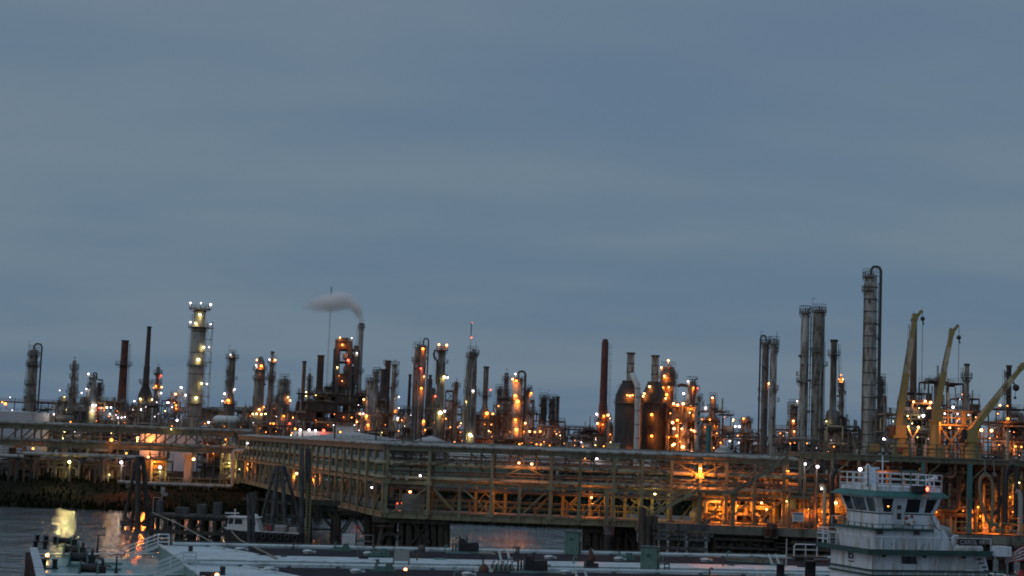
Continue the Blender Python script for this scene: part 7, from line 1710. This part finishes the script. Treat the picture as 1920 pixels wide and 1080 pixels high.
# roof
mb = MB()
ov = .78
vs = [(-ov - .2, -ov, zR0), (Lx_ + ov, -ov, zR0), (Lx_ + ov, Wy + ov, zR0), (-ov - .2, Wy + ov, zR0), (-ov + .35, -ov + .35, zR1), (Lx_ + ov - .35, -ov + .35, zR1), (Lx_ + ov - .35, Wy + ov - .35, zR1), (-ov + .35, Wy + ov - .35, zR1)]
mb.add(vs, [(0, 3, 2, 1), (4, 5, 6, 7), (0, 1, 5, 4), (1, 2, 6, 5), (2, 3, 7, 6), (3, 0, 4, 7)]); part('roof', mb, TGREEN, t)
mb = MB(); mb.span((-ov + .45, -ov + .45, zR1 + .002), (Lx_ + ov - .45, Wy + ov - .45, zR1 + .3)); part('roof_coaming', mb, TWHITE, t)
zr = zR1 + .02; rx0, rx1, ry0, ry1 = -ov + .4, Lx_ + ov - .4, -ov + .4, Wy + ov - .4
mb = MB(); mb.rail([(rx0, ry0, zr), (rx1, ry0, zr), (rx1, ry1, zr), (rx0, ry1, zr), (rx0, ry0, zr)], 1.15, 1.0, .06, 2); part('handrail', mb, TWHITE, t)
# radar, mast, lights
q = Vector((.35, 1.6, zR1 + .3))
mb = MB(); mb.lathe([(0, .42), (.35, .45), (.5, .4), (.75, .42), (.95, .36), (1.05, .2)], 14, q); mb.lathe([(0, .3), (.2, .32), (.75, .3), (.85, .12)], 12, q + Vector((-.45, -.3, .1))); part('radar_pedestal', mb, TWHITE, t)
mb = MB(); mb.box(q + Vector((0, 0, 1.2)), (1.15, .22, .16)); mb.lathe([(0, .3), (.12, .3), (.2, .1)], 12, q + Vector((0, 0, 1.0))); part('radar_scanner', mb, TWHITE, t)
mb = MB(); mb.lathe([(0, .2), (.5, .2), (.7, .05)], 10, q + Vector((-.4, -.2, .8))); part('radome', mb, TWHITE, t)
for xx, yy in ((-.5, .6), (3.0, 2.0)): mb = MB(); mb.tube((xx, yy, zR1 + .2), (xx, yy, zR1 + 1.7), .04); part('aerial', mb, DSTEEL, t)
mb = MB(); mb.box((3.1, 1, zR1 + 1.35), (.9, .6, .1)); mb.tube((3.1, 1, zR1), (3.1, 1, zR1 + 1.3), .06); part('antenna_plate', mb, TGREEN, t)
mb = MB(); mb.tube((3.55, -.2, zR1 + .72), (4.35, -.3, zR1 + 1.0), .13, .17, 10); mb.tube((3.9, -.2, zR1), (3.9, -.2, zR1 + .8), .06); part('searchlight', mb, TWHITE, t)
mb = MB(); mb.box((2.75, -.62, zR1 + .22), (1.0, .35, .4)); part('light_housing', mb, BLACK, t)
o = link('lamp', lamp_mesh('r'), None, t, (3.3, -.68, zR1 + .22)); o.scale = (.17, .17, .2)
mb = MB(); mb.box((3.32, -.45, zR1 + .2), (.35, .3, .5)); part('light_screen', mb, BLACK, t)
# bridge walkway and house 2
mb = MB(); mb.span((-.9, -.75, zD1 - .14), (3.9, Wy + .7, zD1 - .004)); part('bridge_deck', mb, DGREEN, t)
mb = MB()
for x in [-.85 + .78 * i for i in range(7)]: mb.bar((x, -.72, zD1), (x, -.72, zD1 + .28), .05)
for y in [-.7 + .78 * i for i in range(7)]: mb.bar((-.87, y, zD1), (-.87, y, zD1 + .28), .05)
mb.bar((-.87, -.72, zD1 + .28), (3.9, -.72, zD1 + .28), .05); mb.bar((-.87, -.72, zD1 + .28), (-.87, Wy + .7, zD1 + .28), .05); part('toe_rail', mb, TGREEN, t)
mb = MB(); frustum(mb, -.35, 4.5, -.25, Wy + .3, zD2 + .012, zD1 - .145, .25); part('upper_house', mb, TWHITE, t)
mb = MB(); mb.box((2.1, -.35, zD2 + (zD1 - zD2) * .62), (4.95, .02, .04)); mb.box((-.5, 2.1, zD2 + (zD1 - zD2) * .62), (.02, 4.4, .04)); part('weld_line', mb, DGREEN, t)
for x in (-.35, 2.5): mb = MB(); mb.box((x, -.82, zD1 - .2), (.34, .24, .34)); mb.bar((x, -.7, zD1 - .1), (x, -.82, zD1 - .1), .1); part('horn_light', mb, BLACK, t)
# aft fairing
mb = MB(); prof = [(4.5, zS - .05), (Lx_ + .35, zS), (6.0, zD2 + .01), (4.6, zD2 + .01), (4.4, zD1)]
prof = [(3.95, zS - .04), (4.36, zS - .04), (6.05, zD2 + .01), (4.2, zD2 + .01)]
n = len(prof); mb.add([(x, -.2, z) for x, z in prof] + [(x, Wy + .2, z) for x, z in prof], [tuple(range(n))[::-1], tuple(range(n, 2 * n))] + [(i, (i + 1) % n, (i + 1) % n + n, i + n) for i in range(n)]); part('aft_fairing', mb, TWHITE, t)
mb = MB(); mb.pipe([(3.95, -.29, zS - .1), (4.3, -.29, zS - .8), (4.75, -.29, zD1 - .15), (4.4, -.29, zD1 - .45), (3.9, -.29, zD1 - .5)], .03, 6); part('cable', mb, BLACK, t)
# deck 2
mb = MB(); mb.span((-1.3, -1.0, zD2 - .2), (8.4, 6.2, zD2)); part('boat_deck', mb, DGREEN, t)
mb = MB(); mb.span((-1.33, -1.03, zD2 - .26), (8.43, -1.0, zD2 + .1)); mb.span((-1.33, -1.0, zD2 - .26), (-1.3, 6.2, zD2 + .1)); part('deck_edge', mb, DGREEN, t)
mb = MB(); mb.rail([(8.3, -.95, zD2), (-1.25, -.95, zD2), (-1.25, 6.1, zD2)], .95, .92, .05, 0); part('handrail', mb, TWHITE, t)
mb = MB(); mb.rail([(-1.25, 4.6, zD2), (-1.25, 6.1, zD2), (.4, 6.1, zD2)], 1.15, .7, .06, 2); part('handrail', mb, TWHITE, t)
# house 1 (main)
mb = MB(); x1, x2 = 8.35, 9.9
z0 = 2.2
prof = [(-.55, z0), (x2, z0), (x1, zD2 - .21), (-.55, zD2 - .21)]
mb.add([(x, -.2, z) for x, z in prof] + [(x, 5.4, z) for x, z in prof], [(0, 1, 2, 3)[::-1] if 0 else (0, 1, 2, 3), (7, 6, 5, 4), (0, 4, 5, 1), (1, 5, 6, 2), (2, 6, 7, 3), (3, 7, 4, 0)]); part('main_house', mb, TWHITE, t)
mb = MB(); mb.box((5.05, -.22, (zD2 + z0) / 2 - .1), (.78, .1, zD2 - z0 - .25)); part('door', mb, MATS['door_pale'], t)
mb = MB(); zc_ = zz(1051, 1708); mb.add([(1.75, -.25, zc_ - .26), (2.95, -.25, zc_ - .26), (2.85, -.25, zc_ + .24), (1.75, -.25, zc_ + .24), (1.75, -.19, zc_ - .26), (2.95, -.19, zc_ - .26), (2.85, -.19, zc_ + .24), (1.75, -.19, zc_ + .24)], [(0, 1, 2, 3), (0, 4, 5, 1), (1, 5, 6, 2), (2, 6, 7, 3), (3, 7, 4, 0)]); w_ = part('window', mb, GLASS, t)
mb = MB(); mb.bar((2.3, -.27, zc_ - .26), (2.3, -.27, zc_ + .24), .05); part('frame', mb, HULL, w_)
# letter B on the front face (faces the bow, local -x)
mb = MB(); bz, by, hh, ww, th = zz(1043, 1612), 2.55, .62, .62, .09
def seg(y0, y1, za, zb_): mb.span((-.6, by - y0, bz + za), (-.552, by - y1, bz + zb_))
seg(-ww / 2, -ww / 2 + th * 1.4, -hh / 2, hh / 2)
for za in (-hh / 2, -th / 2, hh / 2 - th): seg(-ww / 2 - .08, ww / 2 - .1, za, za + th)
seg(ww / 2 - .16, ww / 2 - .03, .05, hh / 2 - .05); seg(ww / 2 - .12, ww / 2 + .01, -hh / 2 + .06, -.03)
mb.span((-.6, by - .38, bz - hh / 2 - .22), (-.552, by + .34, bz - hh / 2 - .15)); part('letter_mark', mb, BLACK, t)
for z in (zz(1069), zz(1078)):
    mb = MB(); mb.span((-.72, -.42, z - .07), (9.9, -.2, z + .05)); mb.span((-.75, -.2, z - .07), (-.55, 5.4, z + .05)); part('rub_rail', mb, DGREEN, t)
mb = MB()
for i in range(9): x = -.4 + i * 1.1; mb.bar((x, -.36, zz(1078)), (x, -.36, zz(1069)), .06)
part('guard_stay', mb, TWHITE, t)
for i in range(6):
    mb = MB(); q = i / 6; x = x1 - .5 + (x2 - x1) * q * .8; z = zD2 - .5 - q * 1.6; mb.box((x, -.28, z), (.32, .14, .1)); part('louvre', mb, DGREEN, t)
mb = MB(); mb.span((-7, -2.6, -1), (20, 9, 2.2)); part('hull', mb, HULL, t)
mb = MB(); mb.span((-7.05, -2.65, 1.7), (20.05, 9.05, 2.19)); part('hull_band', mb, BLACK, t)

for xx in (.62, 2.55, 3.95): mb = MB(); mb.bar((xx, -.42, zWT - .15), (xx + .18, -.2, zS + .35), .03); part('wiper', mb, BLACK, t)
for yy in (.6, 2.0, 3.5): mb = MB(); mb.bar((-.5, yy, zWT - .12), (-.22, yy + .15, zS + .35), .03); part('wiper', mb, BLACK, t)
mb = MB(); mb.rail([(-.85, -.7, zD1 + .02), (3.85, -.7, zD1 + .02)], .55, .8, .03, 0); mb.rail([(-.85, -.7, zD1 + .02), (-.85, Wy + .6, zD1 + .02)], .55, .8, .03, 0); part('handrail', mb, TWHITE, t)
for xx, zc2 in ((.9, .55), (3.4, .55)): mb = MB(); mb.torus((xx, -.3, zD2 + zc2), .16, .035, 'y', 14, 6); part('porthole_rim', mb, DGREEN, t)
for xx in (-.2, 1.2, 3.9, 6.3, 7.6): mb = MB(); mb.bar((xx, -.215, zD2 - .3), (xx, -.215, 2.4), .02); part('weld_line', mb, MATS['door_pale'], t)
for xx in (.3, 3.5, 6.6): mb = MB(); mb.box((xx, -.27, zD2 - .4), (.2, .14, .14)); part('deck_light', mb, DSTEEL, t)
mb = MB(); mb.box((7.2, -.25, zD2 - .9), (.8, .1, .5)); part('vent_grille', mb, MATS['door_pale'], t)
mb = MB(); mb.pipe([(6.0, .2, zD2 + .02), (6.0, .2, zD2 + .9), (6.15, .2, zD2 + 1.05), (6.4, .2, zD2 + 1.0)], .1, 8); part('vent_pipe', mb, TWHITE, t)
mb = MB(); mb.tube((1.6, 2.2, zR1 + .3), (1.6, 2.2, zR1 + 2.9), .06, .04); mb.bar((1.1, 2.2, zR1 + 2.0), (2.1, 2.2, zR1 + 2.0), .05); mb.bar((1.25, 2.2, zR1 + 2.5), (1.95, 2.2, zR1 + 2.5), .04); part('signal_mast', mb, TWHITE, t)
mb = MB(); mb.box((1.6, 2.1, zR1 + 2.55), (.16, .16, .22)); part('mast_light', mb, BLACK, t)
o = link('emissive_dot', lamp_mesh('o'), None, t, (.62, -.2, zwb + .42)); o.scale = (.07, .05, .05)  # emissive orange dot set just proud of the side window glass
# name board over the boat deck rail
mb = MB(); bx = (to_local(t, P(1778, 1015, 112)).x, to_local(t, P(1832, 1015, 112)).x); bz = to_local(t, P(1805, 1015, 112)).z
mb.span((bx[0], -.98, bz - .24), (bx[1], -.92, bz + .24)); nb_ = part('name_board', mb, BLACK, t)
def lettering(txt, size, parent, loc, mt):
    c = bpy.data.curves.new('lettering', 'FONT'); c.body = txt; c.size = size; c.extrude = .01
    o = bpy.data.objects.new('lettering', c); COL.objects.link(o)
    me = bpy.data.meshes.new_from_object(o.evaluated_get(bpy.context.evaluated_depsgraph_get())); bpy.data.objects.remove(o)
    return link('lettering', me, mt, parent, loc, (math.pi / 2, 0, 0))
try: lettering('CAROL W', .42, nb_, (bx[0] + .12, -1.0, bz - .14), TANKG)
except Exception as ex: print('lettering', ex)
# things on the tug
t = thing('life_ring', 'red and white life ring hung on the side of the tugboat wheelhouse', 'life ring', tuple(TUG.matrix_basis @ Vector((2.35, -.2, zz(976, 1703)))), RT)
for k in range(8):
    a0 = k * math.pi / 4; mb = MB(); pts = [(.3 * math.cos(a0 + i * math.pi / 16), 0, .3 * math.sin(a0 + i * math.pi / 16)) for i in range(5)]
    mb.pipe(pts, .085, 8); part('ring_segment', mb, RED if k % 2 else WHITE, t)
mb = MB(); mb.tube((0, .02, 0), (0, .06, 0), .26, None, 16); part('backing_plate', mb, TWHITE, t)
def tl(x, y, z): return tuple(TUG.matrix_basis @ Vector((x, y, z)))
t = thing('covered_machine', 'beige tarpaulin-covered machine on the tugboat boat deck', 'machine', tl(6.9, 3.4, zD2), RT)
mb = MB(); mb.box((0, 0, .35), (1.9, 1.2, .7)); part('base', mb, BLACK, t)
mb = MB(); mb.pipe([(-.95, 0, .75), (-.8, 0, 1.0), (0, 0, 1.05), (.7, 0, .95), (.95, 0, .7)], [.3, .55, .62, .55, .3], 12); part('cover', mb, TARP, t)
t = thing('dinghy', 'small white upturned dinghy on the aft end of the boat deck', 'dinghy', tl(7.3, .2, zD2), RT)
mb = MB(); mb.pipe([(-1.1, 0, .1), (-.8, 0, .16), (0, 0, .2), (.7, 0, .18), (1.0, 0, .1)], [.12, .34, .42, .4, .25], 12); part('hull', mb, WHITE, t)
t = thing('locker', 'white box on the stern of the tugboat under the striped flag', 'box', tl(10.9, 1.5, 2.2), RT)
zb_ = zz(1055, 1880) - 2.2 + .3; mb = MB(); mb.box((0, 0, zb_ + .2), (1.1, .8, .7)); part('box', mb, TWHITE, t)
mb = MB(); mb.bar((-.5, 0, 0), (-.5, 0, zb_), .1); mb.bar((.5, 0, 0), (.5, 0, zb_), .1); mb.bar((-.6, 0, zb_ + .2), (-1.2, 0, zb_ - .2), .06); mb.bar((.55, 0, zb_ + .1), (1.8, 0, zb_), .08); part('leg', mb, PIPEG, t)
t = thing('vent_cowl', 'dull red cone-shaped cowl at the stern of the tugboat', 'vent', tl(10.6, -1.2, 2.2), RT); hh = zz(1072, 1893) - 2.2
mb = MB(); mb.lathe([(0, .75), (hh * .5, .6), (hh * .85, .32), (hh, .12)], 14); part('cone', mb, RED, t); mb = MB(); mb.box((0, -.5, hh * .55), (.5, .1, .3)); part('plate', mb, PIPEG, t)
t = thing('flag', 'red and white striped flag drooping from a staff at the right frame edge', 'flag', tl(13.1, 1.6, 2.2), RT)
fw = P(1924, 1028, 114); H = to_local(t, fw).z
mb = MB(); mb.tube((0, 0, 0), (0, 0, H + .4), .05); part('staff', mb, BLACK, t)
for k in range(9):
    mb = MB(); vs = []; m_ = 10
    for i in range(m_ + 1):
        u = i / m_
        for e_ in (0, 1):
            q = (k + e_) / 9; x = -1.75 * u; z = H + .2 - .55 * u - q * (1.15 - .5 * u) - .25 * u * u
            vs.append((x, .14 * math.sin(u * 7 + q * 2), z))
    mb.add(vs, [(2 * i, 2 * i + 1, 2 * i + 3, 2 * i + 2) for i in range(m_)], True); mb.add([(v[0], v[1] + .012, v[2]) for v in vs], [(2 * i, 2 * i + 2, 2 * i + 3, 2 * i + 1) for i in range(m_)], True)
    part('stripe', mb, RED if k % 2 == 0 else WHITE, t)

# ================================================================== SMALL WORKBOAT
YWB = 193
o_ = P(492, 1000, YWB); t = thing('workboat', 'small white-cabined workboat with a dark hull moored behind the far barge', 'boat', (o_.x, YWB, 0), R(-4))
def bl(px, py): return to_local(t, P(px, py, YWB))
zd = bl(492, 995).z
mb = MB(); prof = [(-4.9, zd + .3, .25), (-4.2, zd + .15, 1.0), (-2.5, zd, 1.5), (4.7, zd - .1, 1.5)]
vs = []
for x, z, w in prof: vs += [(x, -w, z), (x + (.9 if x < -3 else .2), -w * .8, -.5), (x + (.9 if x < -3 else .2), w * .8, -.5), (x, w, z)]
fs = []
for i in range(3): a, b = i * 4, (i + 1) * 4; fs += [(a, a + 1, b + 1, b), (a + 1, a + 2, b + 2, b + 1), (a + 2, a + 3, b + 3, b + 2), (a + 3, a, b, b + 3)]
fs += [(0, 3, 2, 1), (12, 13, 14, 15)]; mb.add(vs, fs); part('hull', mb, BLACK, t)
mb = MB(); mb.bar((-4.4, -1.02, zd + .2), (-2.5, -1.55, zd + .04), .12); mb.bar((-2.5, -1.55, zd + .04), (4.7, -1.55, zd - .06), .12); part('gunwale', mb, WHITE, t)
for i in range(7): mb = MB(); mb.torus((-1.4 + i * .95, -1.62, zd - .55), .3, .12, 'y', 12, 6); part('tyre_fender', mb, BLACK, t)
zrf = bl(470, 971).z; x0, x1 = bl(426, 985).x, bl(486, 985).x
mb = MB(); pr = [(x0 + .1, zd), (x1 + .3, zd), (x1 - .15, zrf), (x0 + .35, zrf)]; m_ = len(pr)
mb.add([(x, -1.15, z) for x, z in pr] + [(x, 1.15, z) for x, z in pr], [(0, 1, 2, 3), (7, 6, 5, 4)] + [(i, i + 4, (i + 1) % 4 + 4, (i + 1) % 4)[::1] for i in range(4)]); part('cabin', mb, WHITE, t)
mb = MB(); mb.span((x0 + .1, -1.35, zrf), (x1 + .1, 1.35, zrf + .12)); part('cabin_roof', mb, WHITE, t)
za, zb2 = zd + .72, zrf - .12
for a, b, c, d in ((x0 + .3, x0 + .85, x0 + .42, x0 + .95), (x0 + 1.05, x0 + 2.0, x0 + 1.15, x0 + 2.0), (x1 - 1.15, x1 - .15, x1 - 1.15, x1 - .35)):
    mb = MB(); mb.add([(a, -1.18, za), (b, -1.18, za), (d, -1.18, zb2), (c, -1.18, zb2), (a, -1.1, za), (b, -1.1, za), (d, -1.1, zb2), (c, -1.1, zb2)], [(0, 1, 2, 3), (0, 4, 5, 1), (1, 5, 6, 2), (2, 6, 7, 3), (3, 7, 4, 0)]); part('window', mb, GLASS, t)
mb = MB(); mb.tube((x0 + .8, 0, zrf), (x0 + .8, 0, zrf + .7), .08); mb.ball((x0 + .8, 0, zrf + .85), .12); mb.bar((x0 - .4, 0, zrf + .45), (x0 + 1.3, 0, zrf + .5), .14); part('mast', mb, WHITE, t)
mb = MB(); mb.ball((x1 - .6, 0, zrf + .15), .5, 12, 6, .7); part('radome', mb, WHITE, t)
mb = MB(); mb.rail([(x1 + .5, -1.3, zd), (4.5, -1.3, zd - .1)], .9, 1.1, .05); part('handrail', mb, STEEL, t)
mb = MB(); mb.box((2.2, 0, zd + .35), (1.3, 1.2, .7)); mb.box((3.6, .3, zd + .25), (.9, .9, .5)); part('deck_box', mb, TANKG, t)
w_ = t.matrix_basis @ Vector((1.0, -1.3, zd + .42))
t2 = thing('life_ring', 'dull red life ring on the workboat rail behind the cabin', 'life ring', tuple(w_)); mb = MB(); mb.torus((0, -.05, 0), .3, .08, 'y', 16, 6); part('ring', mb, RED, t2)

SC.render.film_transparent = False
print('lights', NL[0], 'objects', len(bpy.data.objects))
